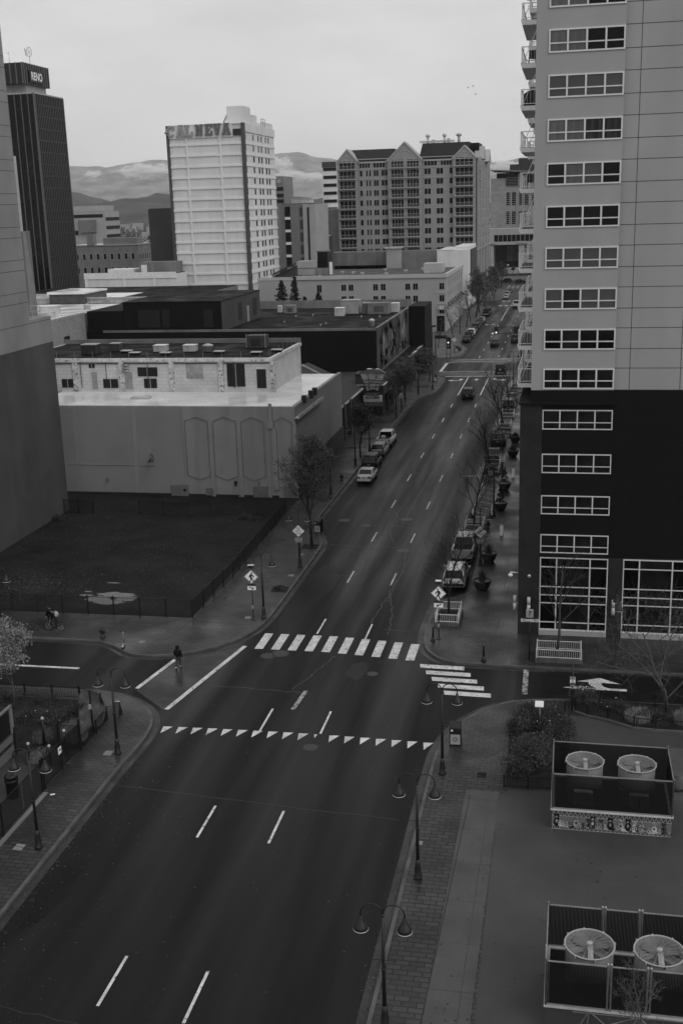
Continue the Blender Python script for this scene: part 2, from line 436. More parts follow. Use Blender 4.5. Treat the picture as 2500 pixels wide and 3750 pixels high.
# ================================================================== GROUND
def struct(name, mb, m, kind='structure'): return solo(name, mb, m, kind=kind)
struct('ground', MB().sheet([(-16000,-120),(16000,-120),(16000,15600),(-16000,15600)], -.06), groundm)
rd = MB()
rd.sheet([(-24.9,14),(-6.6,14),(-6.6,500),(-24.9,500)], 0)
struct('road', rd, asphalt)
sr = MB()
sr.sheet([(-90,62),(-24.9,62),(-24.9,75),(-90,75)], -.001); sr.sheet([(-6.6,62),(60,62),(60,75),(-6.6,75)], -.001)
sr.sheet([(-120,205),(-24.9,205),(-24.9,234),(-120,234)], -.001); sr.sheet([(-6.6,205),(40,205),(40,234),(-6.6,234)], -.001)
sr.sheet([(-120,348),(-24.9,348),(-24.9,374),(-120,374)], -.001); sr.sheet([(-60,425),(-24.9,425),(-24.9,500),(-60,500)], -.001)
sr.sheet([(-6.6,348),(40,348),(40,374),(-6.6,374)], -.001)
struct('side_road', sr, asphalt)
struct('resurfaced_lane', MB().sheet([(-.95,67.9),(30,67.6),(30,72.4),(6,72.3),(-.9,71.55),(-.97,71.0),(-.86,69.6)], .005), asphalt2)

def offset(poly, d):
    n = len(poly); o = []
    for i in range(n):
        a, b, c = Vector(poly[i-1]), Vector(poly[i]), Vector(poly[(i+1) % n])
        e, f = (b-a).normalized(), (c-b).normalized()
        n1, n2 = Vector((e.y,-e.x)), Vector((f.y,-f.x)); q = n1+n2
        q = q/max(.35, (1+n1.dot(n2))) if q.length > .01 else n1
        o.append(tuple(b+q*d))
    return o
def smooth(poly, keep):                    # Chaikin corner rounding except at listed indices
    o = []
    n = len(poly)
    for i in range(n):
        a, b, c = Vector(poly[i-1]), Vector(poly[i]), Vector(poly[(i+1) % n])
        if i in keep: o.append(tuple(b)); continue
        la, lc = min(1.0, .3*(a-b).length), min(1.0, .3*(c-b).length)
        o += [tuple(b+(a-b).normalized()*la), tuple(b+(c-b).normalized()*lc)]
    return o
def area(p): return sum(p[i-1][0]*p[i][1]-p[i][0]*p[i-1][1] for i in range(len(p)))/2
def block(name, poly, keep, m=None):
    p = smooth(poly, keep)
    if area(p) < 0: p.reverse()
    struct(name, MB().prism(p, -.05, .15), m or paver)
    o, g = offset(p, .004), offset(p, -.17); gt = offset(p, .45)
    k = MB(); n = len(p)
    for i in range(n):
        j = (i+1) % n
        k.add([(*g[i],.156),(*g[j],.156),(*o[j],.156),(*o[i],.156)], [(0,1,2,3)])
        k.add([(*o[i],.156),(*o[j],.156),(*o[j],-.05),(*o[i],-.05)], [(0,1,2,3)])
        k.add([(*g[i],.156),(*g[j],.156),(*g[j],.14),(*g[i],.14)], [(0,1,2,3)])
    struct('kerb', k, kerbm)
    q = MB()
    for i in range(n):
        j = (i+1) % n
        q.add([(*o[i],.004),(*o[j],.004),(*gt[j],.004),(*gt[i],.004)], [(0,1,2,3)])
    struct('gutter', q, gutterm)
    return p
LS = [(-24.5,16),(-24.5,54.2),(-24.35,57),(-24.4,59.2),(-24.85,60.9),(-25.6,62.1),(-26.7,63.1),(-28.1,63.9),(-29.9,64.3),(-33,64.2),(-95,63.6),(-95,16)]
LN = [(-95,72.9),(-41,72.75),(-33.9,72.75),(-32.7,72.4),(-31.5,71.6),(-30.6,70.75),(-29,70.35),(-27.2,70.75),(-25.4,71.8),(-23.7,73.6),(-22.6,75.8),(-22.15,78.5),(-22.1,82),(-22.05,98.4),(-22.6,100.6),(-24.2,104.6),(-24.5,107),(-24.45,180.5),(-23.9,183.5),(-22.4,187),(-22.1,189.5),(-22.1,202.5),(-22.7,205),(-24.6,206.8),(-27.5,207.4),(-120,207.4),(-120,72.9)]
RN = [(60,71.75),(-2.9,71.75),(-5.8,71.8),(-7.8,72),(-9,73.2),(-9.7,74.8),(-9.95,77),(-9.95,83),(-9.3,84.8),(-8,85.6),(-7.2,87.3),(-7.1,89),(-7.1,100.2),(-7.6,101.5),(-9.2,102.6),(-9.7,103.6),(-9.75,106.2),(-9.2,107.6),(-7.6,108.6),(-7.1,110),(-7.1,123.4),(-7.6,125),(-9.2,126.2),(-9.7,127.3),(-9.75,132.2),(-9.2,133),(-7.4,133.6),(-7.1,134.6),(-7.1,151.4),(-7.6,152.6),(-9.2,153.4),(-9.75,154.4),(-9.75,166.4),(-9.2,167.4),(-7.5,168),(-7.1,169),(-7.1,186.6),(-7.6,187.8),(-9.2,188.8),(-9.8,190),(-9.8,202.6),(-9.2,204.8),(-7,206.4),(-4,206.9),(60,206.9)]
RS = [(-7.02,16),(-7.05,56.5),(-6.95,59.6),(-6.3,62.1),(-5.4,63.9),(-4.1,65.5),(-2.6,66.45),(.8,66.95),(60,66.85),(60,16)]
block('sidewalk', LS, (0,10,11)); block('sidewalk', LN, (0,25,26)); block('sidewalk', RN, (0,44)); block('sidewalk', RS, (0,8,9))
block('sidewalk', [(-120,231.4),(-26,231.2),(-23.8,232.2),(-22.3,234.6),(-22,237),(-22,247),(-22.6,249.5),(-24,253.5),(-24.4,256),(-24.4,322),(-23.8,326),(-22.5,329),(-22.2,331),(-22.2,345),(-23,347.6),(-26,348.6),(-120,348.6)], (0,16), slabm)
block('sidewalk', [(60,231.4),(-6.5,231.4),(-9,233),(-9.6,236),(-9.6,345),(-8,348),(60,348.4)], (0,6), slabm)
block('sidewalk', [(-120,373),(-26,373),(-23,374),(-22,377),(-22,418),(-23.5,424),(-28,426.5),(-120,427)], (0,7,8), slabm)
block('sidewalk', [(60,373),(-8,373),(-9.6,376),(-9.6,520),(60,520)], (0,3,4), slabm)
block('sidewalk', [(-60,472),(-26,472),(-16,478),(-11,484),(-10.3,500),(-10.3,530),(-60,530)], (0,5,6), slabm)
# sheets laid on the slabs
struct('vacant_lot_ground', MB().sheet([(-51.95,79.9),(-51.95,108.4),(-56,108.7),(-56,115.4),(-28.3,115.4),(-28.2,78.2),(-60,77.9),(-60,79.9)], .154), dirt)
rp = random.Random(4)
pd = MB()
for cx, cy, rx, ry in ((-36.0,82.7,1.6,.6),(-37.3,81.6,1.0,.7),(-35.1,81.9,.9,.7),(-36.2,80.9,1.2,.5),(-38.6,82.3,.6,.2),(-38.9,83.2,.35,.15),(-37.6,85.6,.6,.12),(-47.5,93,.6,.2)):
    pd.sheet([(cx+rx*(1+rp.uniform(-.28,.28))*math.cos(t*.2618), cy+ry*(1+rp.uniform(-.28,.28))*math.sin(t*.2618)) for t in range(24)], .159+.001*rp.random())
struct('puddle', pd, puddlem)
pz = MB()
pz.sheet([(-2.95,36),(-3.1,54.05),(-2.6,54.95),(-.4,55.1),(.35,56.4),(.45,60.9),(.55,64.5),(1.5,64.5),(4.3,63),(20,62.7),(20,14),(-3.3,14)], .155)
struct('plaza', pz, plazam)
struct('plaza_patch', MB().sheet([(5.9,60.95),(20,60.8),(20,55),(5.75,55)], .159), slabm)
cs = MB()
y = 14.
while y < 54:
    y1 = min(y+3.05, 54.6)
    if y1-y > .5:
        t = (y-36.8)/17.6
        cs.sheet([(-4.93+.09*t,y+.015),(-3.63+.06*t,y+.015),(-3.63+.06*t,y1-.015),(-4.93+.09*t,y1-.015)], .155)
        cs.sheet([(-3.60+.06*t,y+.015),(-3.12+.04*t,y+.015),(-3.12+.04*t,y1-.015),(-3.60+.06*t,y1-.015)], .155)
    y = y1
struct('concrete_walkway', cs, slabm)
# raised paver crossing on the left side street
struct('paver_crossing', MB().sheet([(-27.55,64.9),(-24.75,62.3),(-23.4,69.4),(-22.75,73.2),(-24.2,72.0),(-25.4,71.3),(-26.75,70.55)], .006), paver2)
pc2 = MB()
for a, b in ((207.2,212.2),(224.6,230.8)): pc2.sheet([(-23.6,a),(-9.9,a+.3),(-9.9,b+.3),(-23.6,b)], .006)
struct('paver_crossing', pc2, paver2)

# ---- painted markings: white bars, dashes, triangles, arrows
def strip(mb, a, b, wd, z=.008):
    a, b = Vector(a), Vector(b); d = (b-a).normalized(); n = Vector((-d.y,d.x))*wd/2
    mb.sheet([tuple(a-n), tuple(b-n), tuple(b+n), tuple(a+n)][::-1], z)
ln = MB()
for x0, ys in ((-17.83,(35.5,48.1,60.2,76.4,88.25,100.4,112.7,124.7,137,149.1,161.1,173.4)),(-14.1,(35.1,48.1,60.3,75.7,88,100.3,112.5,124.7,137,149.3,161.4,173.6)),
               (-18.0,(232,244.2,256.9,269,281.3,293.5)),(-14.13,(233,245.2,257.4,269.6,281.8,294,306,318,330,342))):
    for yy in ys: strip(ln, (x0,yy), (x0,yy+3.15), .135)
strip(ln, (-17.83,23.4), (-17.83,26.5), .135); strip(ln, (-14.1,23.3), (-14.1,26.4), .135)
for x0, a, b in ((-17.83,185,205.2),(-14.15,185,205.2),(-18.06,307.3,349.3)): strip(ln, (x0,a), (x0,b), .17)
strip(ln, (-22.2,206.0), (-10,206.9), .42)
struct('lane_line', ln, whitep)
cw = MB()
for i in range(10):
    xb = -21.7+1.229*i; dy = -.11*max(0,i-4)*(1+.1*i/2)
    cw.sheet([(xb,73.0+dy),(xb+.62,73.0+dy),(xb+.62,76.05+dy),(xb,76.05+dy)][::1], .008)
for i in range(5):
    xa, ya = -9.55+.52*i, 71.68-1.045*i
    cw.sheet([(xa+.12,ya-.62),(xa+3.1,ya-.72),(xa+3.05,ya-.1),(xa,ya)], .008)
for a, b, wd in (((-23.5,212.5),(-9.8,213),.24),((-23.75,212.4),(-23.7,224.4),.55),((-23.6,224.3),(-21,226.2),.24),((-21,226.2),(-9.8,227.4),.24),((-22.4,228.6),(-9.8,231.4),.24)): strip(cw, a, b, wd)
for k in range(5):
    for y0 in (353.2,369.8): cw.sheet([(-21.4+1.7*k,y0),(-20.4+1.7*k,y0),(-20.4+1.7*k,y0+2),(-21.4+1.7*k,y0+2)], .008)
    for y0 in (428,437.5): cw.sheet([(-23.2+1.7*k,y0),(-22.1+1.7*k,y0),(-22.1+1.7*k,y0+2.2),(-23.2+1.7*k,y0+2.2)], .008)
struct('crosswalk', cw, whitep)
tri = MB()
for i in range(18):
    xx = -23.9+.944*i; yy = 60.0+.2*math.sin(i/17*3.1)
    if i in (10,): tri.sheet([(xx,yy),(xx+.2,yy),(xx+.13,yy-.5)], .008); continue
    tri.sheet([(xx,yy),(xx+.13,yy-.9),(xx+.6,yy+.03)], .009)
struct('yield_line', tri, whitep)
ed = MB()
strip(ed, (-24.55,62.35), (-22.5,73.4), .32, .012); strip(ed, (-27.65,65.2), (-26.75,70.3), .3, .012)
strip(ed, (-60,67.75), (-32.95,67.95), .28); strip(ed, (-60,68.5), (-40,68.6), .2); strip(ed, (-48,72.62), (-39.2,72.6), .14, .16)
struct('crossing_edge_line', ed, whitep)
fd = MB()
fd.sheet([(-2.45,67.55),(-2.1,67.6),(-2.15,71.6),(-2.5,71.6)], .012)
strip(fd, (-16.55,63.4), (-16.35,66.3), .28)
# hatched no-parking bay on the right
strip(fd, (-9.35,108.6), (-9.15,124.5), .22); strip(fd, (-7.32,110.2), (-7.32,123.2), .2)
for k in range(6): strip(fd, (-9.3,112.2+2.1*k), (-7.45,110.8+2.1*k), .12)
strip(fd, (-11.8,127.4), (-9.8,127.8), .4)
struct('worn_marking', fd, fadedp)
ar = MB()
def arrow(mb, x, y, s=1., kind='s', z=.009):
    mb.sheet([(x-.13*s,y-1.0*s),(x+.13*s,y-1.0*s),(x+.13*s,y+.3*s),(x-.13*s,y+.3*s)], z)
    mb.sheet([(x-.5*s,y+.3*s),(x+.5*s,y+.3*s),(x,y+1.5*s)], z)
    if kind != 's':
        q = -1 if kind == 'l' else 1; pts = [(x+q*.0,y-1.0*s),(x+q*1.4*s,y-1.0*s),(x+q*1.4*s,y-.6*s),(x,y-.6*s)]
        mb.sheet(pts if q > 0 else pts[::-1], z+.001)
        pts = [(x+q*1.4*s,y-1.7*s),(x+q*2.3*s,y-.8*s),(x+q*1.4*s,y+.1*s)]
        mb.sheet(pts if q > 0 else pts[::-1], z+.001)
arrow(ar, -18.9, 202, 1., 'l'); arrow(ar, -16.1, 202, 1.); arrow(ar, -13.0, 202.8, 1., 'r'); arrow(ar, -19.6, 298.4, .9, 'l')
# the right-hand side street's combined arrow, pointing west with a branch towards the shops
ar.sheet([(1.3,68.9),(4.15,68.84),(4.15,69.2),(1.3,69.14)], .012); ar.sheet([(.1,69.02),(1.75,68.62),(1.4,69.0),(1.8,69.42)], .013); ar.sheet([(2.2,69.16),(3.1,69.16),(2.75,69.35),(2.6,69.65),(2.56,70.1),(1.75,70.1),(1.78,69.7),(1.95,69.4)], .014); ar.sheet([(1.0,70.08),(3.8,69.94),(2.5,70.78)], .015)
struct('lane_arrow', ar, whitep)
ow = bpy.data.objects.new('lane_word', textmesh('lane_word', 'ONLY', 1.0, fadedp, (-19.9,321.6,.01), (1,0,0), (0,1,0), depth=0.001)); COL.objects.link(ow)
ow.scale = (1,1,1); tag(ow, kind='structure')
for vv in ow.data.vertices: vv.co.y = 321.6+(vv.co.y-321.6)*4.2

# ---- road wear: sealed cracks, dark cracks, patches, manholes
rs = random.Random(11)
sl_, dk_ = MB(), MB()
def wob(mb, pts, wd, amp, z, seg=14):
    P = []
    for a, b in zip(pts, pts[1:]):
        for i in range(seg):
            t = i/seg; P.append(Vector((a[0]+(b[0]-a[0])*t+rs.gauss(0,amp), a[1]+(b[1]-a[1])*t+rs.gauss(0,amp))))
    P.append(Vector(pts[-1]))
    for a, b in zip(P, P[1:]):
        d = (b-a); 
        if d.length < 1e-3: continue
        n = Vector((-d.y,d.x)).normalized()*wd*rs.uniform(.4,.75)
        mb.add([(a.x-n.x,a.y-n.y,z),(a.x+n.x,a.y+n.y,z),(b.x+n.x,b.y+n.y,z),(b.x-n.x,b.y-n.y,z)], [(3,2,1,0)])
for pts in ([(-17.6,88),(-17.7,99),(-17.2,103),(-17.3,112)],[(-16.9,113),(-16.7,104),(-15.6,100)],[(-15.9,107),(-15.6,118),(-15.5,128)],[(-15.4,128),(-15.3,140),(-15.2,160)],
            [(-21.5,90),(-17.6,90.2)],[(-22,99.2),(-19,98.6),(-14.5,98.8)],[(-14.2,98),(-13.6,92),(-13.9,86),(-14.2,79)],[(-13.8,86),(-12.9,81),(-12.6,77)],[(-12,97.6),(-14.2,97.8)],
            [(-23.5,66.4),(-16,65.9)],[(-15.6,72.4),(-17.3,66.4)],[(-18.4,128.5),(-15.2,128.2),(-12.5,128)],[(-20.5,105.2),(-17,106.2),(-14,105)],[(-12.9,78),(-11,77.6),(-10.4,78)]): wob(sl_, pts, .07, .06, .003)
for pts in ([(-13.75,84),(-13.5,100),(-13.4,112)],[(-16.4,150),(-18.6,139.5)],[(-17.6,174),(-16,180)],[(-20.2,112),(-20.6,122)],[(-15.9,168),(-15.2,178)],[(-15.6,206),(-15.2,250)],[(-24,52.6),(-8,51.2)],[(-24.3,35.2),(-14,33.8),(-8,33.4)],[(-8.6,69.4),(-6.5,71.2)],[(-15.8,262),(-15.6,345)],[(-24,128.3),(-14,128.9)],[(-24,142),(-18,143.2)],[(-24,157),(-14.5,157.2)],[(-9.9,73.6),(-12.4,71.5)]): wob(dk_, pts, .06, .05, .0025)
struct('road_seam', sl_, sealm); struct('road_crack', dk_, tarm)
mh = MB()
for x, y, r in ((-21.83,107.5,.5),(-15.6,108.4,.5),(-19.3,105.8,.4),(-14.4,97.8,.5),(-19.6,72.3,.5),(-20.4,71.8,.42),(-14.3,58.5,.36),(-12.5,69.6,.3),(-11.2,127.6,.45)):
    mh.lathe([(r*1.25,.0035),(r*1.22,.006)], (x,y,0), 20); mh.m = 1; mh.lathe([(r,.0062),(r*.97,.010)], (x,y,0), 20); mh.m = 0
mh.mi = mh.mi
struct('manhole', mh, [sealm, M('manhole_iron', .022, .5, .3, 4, .5)])
ut = MB()
for x, y, a in ((-22.9,89.2,.5),(-23.85,101.2,.4),(-23.8,78.75,.45),(-30.2,72.9,.4),(-40.2,73.3,.55),(-23.4,95.2,.4),(-26.3,45.7,.5),(-25.8,55.9,.5),(-6.65,49,.3)): ut.sheet([(x-a/2,y-a*.55),(x+a/2,y-a*.55),(x+a/2,y+a*.55),(x-a/2,y+a*.55)], .157)
struct('utility_cover', ut, M('cover_concrete', .2, .6, .2, 3))
tp = MB()
for x0, y0, x1, y1 in ((-23.9,96.9,-22.4,98.5),(-23.6,84.8,-22.3,86.2),(-4.4,55.95,-3.9,56.6)): tp.sheet([(x0,y0),(x1,y0),(x1,y1),(x0,y1)], .157)
struct('tree_pit', tp, soil)
jt = MB()
for pts in ([(-28,77.6),(-28.9,70.6)],[(-33,77.6),(-33.4,72.9)],[(-38,77.4),(-37,73)],[(-24.4,82),(-24.9,108)],[(-28,77.6),(-23,77.2)],[(-27.9,56),(-24.8,54.5)],[(-27.6,50.8),(-24.7,50.2)],[(-27.6,46),(-24.7,45.4)],[(-4.98,44),(-6.85,44)],[(-4.95,49.5),(-6.85,49.3)],[(-4.99,40),(-6.8,40)],[(-4.9,54.8),(-4.2,58),(-2.9,60)],[(-4.6,54),(-5.0,36)],[(-4.75,88),(-4.9,205)],[(-5,72.3),(-4.4,88)],[(-28.6,71.4),(-23.2,76.6)]): wob(jt, pts, .035, .0, .1575, 1)
struct('pavement_joint', jt, tarm)
gm = MB(); rg = random.Random(31)
for _ in range(420):
    if _ < 230: x, y, z = rg.uniform(-4.6,7), rg.uniform(34,63), .1605
    elif _ < 300: x, y, z = rg.uniform(-6.8,-3.2), rg.uniform(34,64), .1605
    else: x, y, z = rg.uniform(-24,-8), rg.uniform(28,75), .0045
    r_ = rg.uniform(.02,.07); gm.sheet([(x+r_*math.cos(1.047*k)*rg.uniform(.6,1.3), y+r_*math.sin(1.047*k)*rg.uniform(.6,1.3)) for k in range(6)], z)
struct('dark_spot', gm, tarm)
st = MB()
for x, y, rx, ry in ((-20.2,88,1.5,5.0),(-20.6,80,1.0,3.0),(-9.4,82,.8,3),(-10.4,76.5,.9,1.6),(-23,44,.8,5),(-13.6,70,.7,1.6)):
    st.sheet([(x+rx*rg.uniform(.75,1.15)*math.cos(.2244*k), y+ry*rg.uniform(.8,1.1)*math.sin(.2244*k)) for k in range(28)], .0016)
struct('oil_stain', st, M('wet_stain', .008, .4, .4, .6, .10))
# leaf litter and grit: nobody could count it
lv = MB(); rl = random.Random(5)
def litter(n, fx, s0=.02, s1=.05):
    for _ in range(n):
        x, y, z = fx(); lv.leaf((x,y,z+.006), rl.uniform(s0,s1), rl, .85)
litter(900, lambda: (-24.45+abs(rl.gauss(0,.5)), rl.uniform(28,56), .01))
litter(260, lambda: (rl.uniform(-24,-20), rl.uniform(30,58), .01))
litter(600, lambda: (-22.0+abs(rl.gauss(0,.28)), rl.uniform(80,100), .01), .02, .05)
litter(500, lambda: (rl.uniform(-28,-22.2), rl.uniform(78,108), .157), .015, .04)
litter(420, lambda: (-27.9+abs(rl.gauss(0,.25)), rl.uniform(80,108), .157), .02, .05)
litter(700, lambda: (-7.1-abs(rl.gauss(0,.2)), rl.uniform(28,56), .01), .02, .045)
litter(380, lambda: (rl.uniform(-9.7,-2), rl.uniform(73,100), .157), .012, .035)
litter(500, lambda: (rl.uniform(-9.9,-7), rl.uniform(101,126), .012), .02, .05)
litter(420, lambda: (rl.uniform(-3,8), 71.65-abs(rl.gauss(0,.12)), .01), .02, .05)
litter(200, lambda: (rl.uniform(-3.5,8), rl.uniform(36,63), .16), .012, .03)
litter(3600, lambda: (rl.uniform(-51,-28.6), rl.uniform(79,114), .158), .02, .065)
litter(1200, lambda: (min(-40,rl.gauss(-45,3.2)), rl.gauss(84,2), .158), .02, .07)
litter(160, lambda: (rl.uniform(-23,-8), rl.uniform(30,110), .006), .012, .03)
struct('fallen_leaves', lv, leafm, 'stuff')
# ================================================================== BUILDINGS
WIN = {}
def window(parent, x, y, z, w_, h, rot=0., frame=None, pane=None, t=.07, nx=(), nz=(), d=.06, name='window', panes=None, dp=.02):
    """window whose lower left corner sits at x,y,z; faces -Y (rot 0) or +X (rot 90)"""
    frame = frame or frw; pane = pane or pn_d
    key = (round(w_,2), round(h,2), nx, nz, frame.name, pane.name, t, d, tuple(p.name for p in panes) if panes else None, dp)
    if key not in WIN:
        f = MB()
        f.box(0,-d,0,w_,0,t); f.box(0,-d,h-t,w_,0,h); f.box(0,-d,t,t,0,h-t); f.box(w_-t,-d,t,w_,0,h-t)
        for q in nx: f.box(q*w_-t*.6,-d*.95,t,q*w_+t*.6,0,h-t)
        xs = [0]+list(nx)+[1]
        for q in nz:
            for a, b in zip(xs, xs[1:]): f.box(a*w_+t*.7,-d*.9,q*h-t*.4,b*w_-t*.7,0,q*h+t*.4)
        p = MB()
        if panes:
            for i, (a, b) in enumerate(zip(xs, xs[1:])): p.m = i; p.box(a*w_+t*.2,-dp,t*.5,b*w_-t*.2,.004,h-t*.5)
        else: p.box(t*.5,-dp,t*.5,w_-t*.5,.004,h-t*.5)
        WIN[key] = (f.mesh('window', frame), p.mesh('pane', list(panes) if panes else pane))
    a, b = WIN[key]
    o = place(name, a, parent, (x,y,z), rot); c = sub('pane', b, o)
    return o
E0 = R(90)
# ---------------- apartment tower on the right
tw = thing('apartment_tower', 'tall grey stucco tower with charcoal and brick lower storeys rising at the right edge', 'apartment tower', (3,77.96,0))
TY = 77.96
part('wall', MB().box(-2.48,TY,18.0,3.06,150,47), twr_l, tw)
part('wall', MB().box(3.06,TY+.28,18.0,14,150,47), twr_l, tw)
part('lower_wall', MB().box(-2.49,TY-.004,6.1,3.06,149.9,18.0), twr_d, tw)
part('lower_wall', MB().box(3.06,TY+.10,6.1,14,149.9,18.0), twr_d, tw)
part('brick_pier', MB().box(-3.2,TY-.12,.1,-1.70,TY+70,17.0), twr_b, tw)
part('brick_pier', MB().box(3.08,TY-.08,.1,4.08,TY+.4,6.05), twr_b, tw)
cp = MB(); cp.box(-3.3,TY-.24,17.0,3.06,TY+70.1,17.14); part('ledge', cp, twr_d, tw)
cp = MB(); cp.box(-1.7,TY-.1,6.08,3.08,TY,6.32); part('ledge', cp, twr_d, tw)
part('plinth', MB().box(-1.69,TY-.14,.1,3.07,TY+.2,.52), conc_l, tw, 'pale concrete plinth'); part('plinth', MB().box(4.09,TY-.14,.1,14,TY+.3,.52), conc_l, tw)
jg = MB()
for z in (41.09,39.64,38.37,36.93): pass
zz = 20.75
lev = [17.98]
for k in range(9): lev += [19.47+2.7*k+.0, 20.78+2.7*k]
for z in lev[1:]: jg.box(3.062,TY+.272,z-.02,14,TY+.284,z+.02)
for x in (4.06,7.36,10.7): jg.box(x-.018,TY+.270,18.02,x+.018,TY+.286,47)
part('panel_joint', jg, M('joint_charcoal', .05, .9), tw)  # panel joints drawn as thin dark strips on the wall face
jg = MB()
for k in range(5):
    for z in (6.9+2.95*k, 8.3+2.95*k): 
        if z < 17.6: jg.box(3.062,TY+.092,z-.02,14,TY+.104,z+.02)
for x in (4.06,7.36,10.7): jg.box(x-.018,TY+.09,6.2,x+.018,TY+.106,17.96)
part('panel_joint', jg, M('joint_dark', .006, .9), tw)
BL = [(pn_c,pn_c,pn_d,pn_d),(pn_c,pn_c,pn_d,pn_d),(pn_b,pn_b,pn_b,pn_b),(pn_c,pn_c,pn_v,pn_v),(pn_g,pn_c,pn_b,pn_d),(pn_d,pn_g,pn_d,pn_d),(pn_b,pn_b,pn_b,pn_b),(pn_b,pn_g,pn_b,pn_b),(pn_d,pn_g,pn_d,pn_d),(pn_g,pn_g,pn_g,pn_g)]
UZ = [42.25,39.59,36.88,34.20,31.49,28.79,26.13,23.45,20.75,18.08]
for z, p in zip(UZ, BL): window(tw, -1.68, TY, z, 4.72, 1.41, 0, frw, pn_d, .095, (.25,.5,.75), (.40,), .07, panes=p)
for z in (15.27,12.18,9.2,6.35): window(tw, -1.68, TY-.004, z, 4.71, 1.37, 0, frw, pn_d, .07, (.25,.5,.75), (.36,), .06, panes=(pn_g,)*4)
SF = (.11,.375,.485,.60,.87)
window(tw, -1.68, TY+.02, .52, 4.74, 5.5, 0, frw, pn_g, .075, (.247,.737), SF, .1, name='shop_window', panes=(pn_d,pn_g,pn_d))
window(tw, 4.09, TY+.06, .52, 5.6, 5.5, 0, frw, pn_g, .075, (.2,.6), SF, .1, name='shop_window', panes=(pn_d,pn_g,pn_d))
# balconies on the street side
deckm = M('balcony_deck', .05, .7, .3, 1)
def balcony_meshes(dy):
    sl, ra, ro = MB(), MB(), MB()
    sl.box(-1.02,0,-.30,0,dy,0); sl.prismy([(-1.02,-.30),(-1.12,-.0),(-1.12,.03),(-1.02,.03)], -.0, dy)
    for y in (0.03, dy-.03):
        ra.box(-1.06,y-.03,1.0,0,y+.03,1.06); ra.box(-1.06,y-.02,.12,0,y+.02,.16)
        for x in (-1.03,-.9): ra.box(x-.025,y-.025,.0,x+.025,y+.025,1.0)
        for k in range(3): ra.box(-.65+.22*k,y-.008,.16,-.637+.22*k,y+.008,1.0)
    ra.box(-1.06,.03,1.0,-1.0,dy-.03,1.06); ra.box(-1.05,.03,.12,-1.01,dy-.03,.16)
    for k in range(int(dy/.42)): ra.box(-1.04,.06+.42*k,.16,-1.028,.072+.42*k,1.0)
    ro2 = MB(); ro.tube((-.95,.12,.02),(0.0,.12,2.25),.022,n=5); ro2.tube((-.95,dy-.12,.02),(0.0,dy-.12,2.25),.022,n=5)
    dk = MB(); dk.box(-1.0,.04,.004,-.02,dy-.04,.02)
    return sl.mesh('slab', balw), ra.mesh('railing', balw), ro.mesh('tie_rod', balw), ro2.mesh('tie_rod', balw), dk.mesh('deck', deckm)
bm = balcony_meshes(7.7); bm2 = balcony_meshes(5.9)
for k in range(11):
    for y0, b in ((81.2,bm),(94.4,bm2),(107.2,bm2),(120.2,bm2)):
        o = place('balcony', b[0], tw, (-2.48,y0,17.98+2.68*k)); sub('railing', b[1], o); sub('tie_rod', b[2], o); sub('tie_rod', b[3], o); sub('deck', b[4], o)
bf = MB(); bf.box(-3.35,82.2,39.0,-2.7,83.3,39.1); bf.box(-3.35,82.2,38.8,-3.3,83.3,40.0)
def balcony_chair(x, y, z, label):
    t = thing('chair', label, 'chair', (x,y,z)); m = MB()
    m.box(x-.25,y-.25,z+.4,x+.25,y+.25,z+.46); part('seat', m, blackm, t)
    m = MB(); m.box(x-.25,y+.2,z+.46,x+.25,y+.25,z+.95); part('backrest', m, blackm, t)
    for a in (-.22,.22):
        for b in (-.22,.22): part('leg', MB().box(x+a-.02,y+b-.02,z,x+a+.02,y+b+.02,z+.4), blackm, t)
balcony_chair(-2.85, 82.4, 39.43, 'dark chair on a high balcony of the grey tower, upper of two')
balcony_chair(-2.85, 82.4, 31.39, 'dark chair on a balcony of the grey tower in front of the glazed office block')
t = thing('covered_barbecue', 'black covered barbecue filling a high balcony of the grey tower', 'barbecue', (-2.95,82.2,36.75))
part('cover', MB().prismy([(-3.4,36.75),(-2.5,36.75),(-2.5,37.6),(-2.75,37.75),(-3.1,37.72),(-3.4,37.5)], 81.7, 82.8), blackm, t)
part('wheel', MB().lathe([(.08,0),(.08,.06)], (-3.3,81.6,36.83), 10, 'y'), tyrem, t)
# fittings on the brick corner
t = thing('security_camera', 'white dome camera on an arm from the brick pier side', 'camera', (-3.2,77.9,4.6))
m = MB(); m.tube((-3.2,78.0,4.75),(-3.75,78.0,4.8),.04); m.tube((-3.75,78.0,4.8),(-3.75,78.0,4.62),.04); part('arm', m, whitem, t)
part('dome', MB().lathe([(.05,.14),(.16,.1),(.17,0),(.12,-.08),(0,-.12)], (-3.75,78.0,4.55), 14), whitem, t)
t = thing('security_camera', 'small round camera on the front of the brick pier', 'camera', (-2.42,77.8,4.6))
part('housing', MB().lathe([(.11,0),(.11,-.08),(.07,-.12)], (-2.42,77.84,4.6), 14, 'y'), whitem, t); part('lens', MB().lathe([(.06,0),(.05,-.02),(0,-.03)], (-2.42,77.716,4.6), 12, 'y'), blackm, t)
def wall_light(x, y, z, label, side):
    t = thing('wall_light', label, 'wall light', (x,y,z)); m = MB()
    m.lathe([(.09,.03),(.12,.03),(.12,.55),(.10,.55),(.10,.5)], (x,y,z), 14); m.lathe([(.10,-.5),(.10,-.55),(.12,-.55),(.12,-.02),(.08,-.02)], (x,y,z), 14); part('tube', m, offw, t)
    m = MB(); m.box(x, y-.04, z-.04, x+side[0]*.28+.05, y+side[1]*.28+.04, z+.04); part('bracket', m, offw, t)
wall_light(-3.42, 78.1, 2.45, 'white tube wall light on the street side of the brick pier', (.6,0))
wall_light(-2.42, 77.62, 2.5, 'white tube wall light on the pier behind the COMMERCIAL sign', (0,.5))
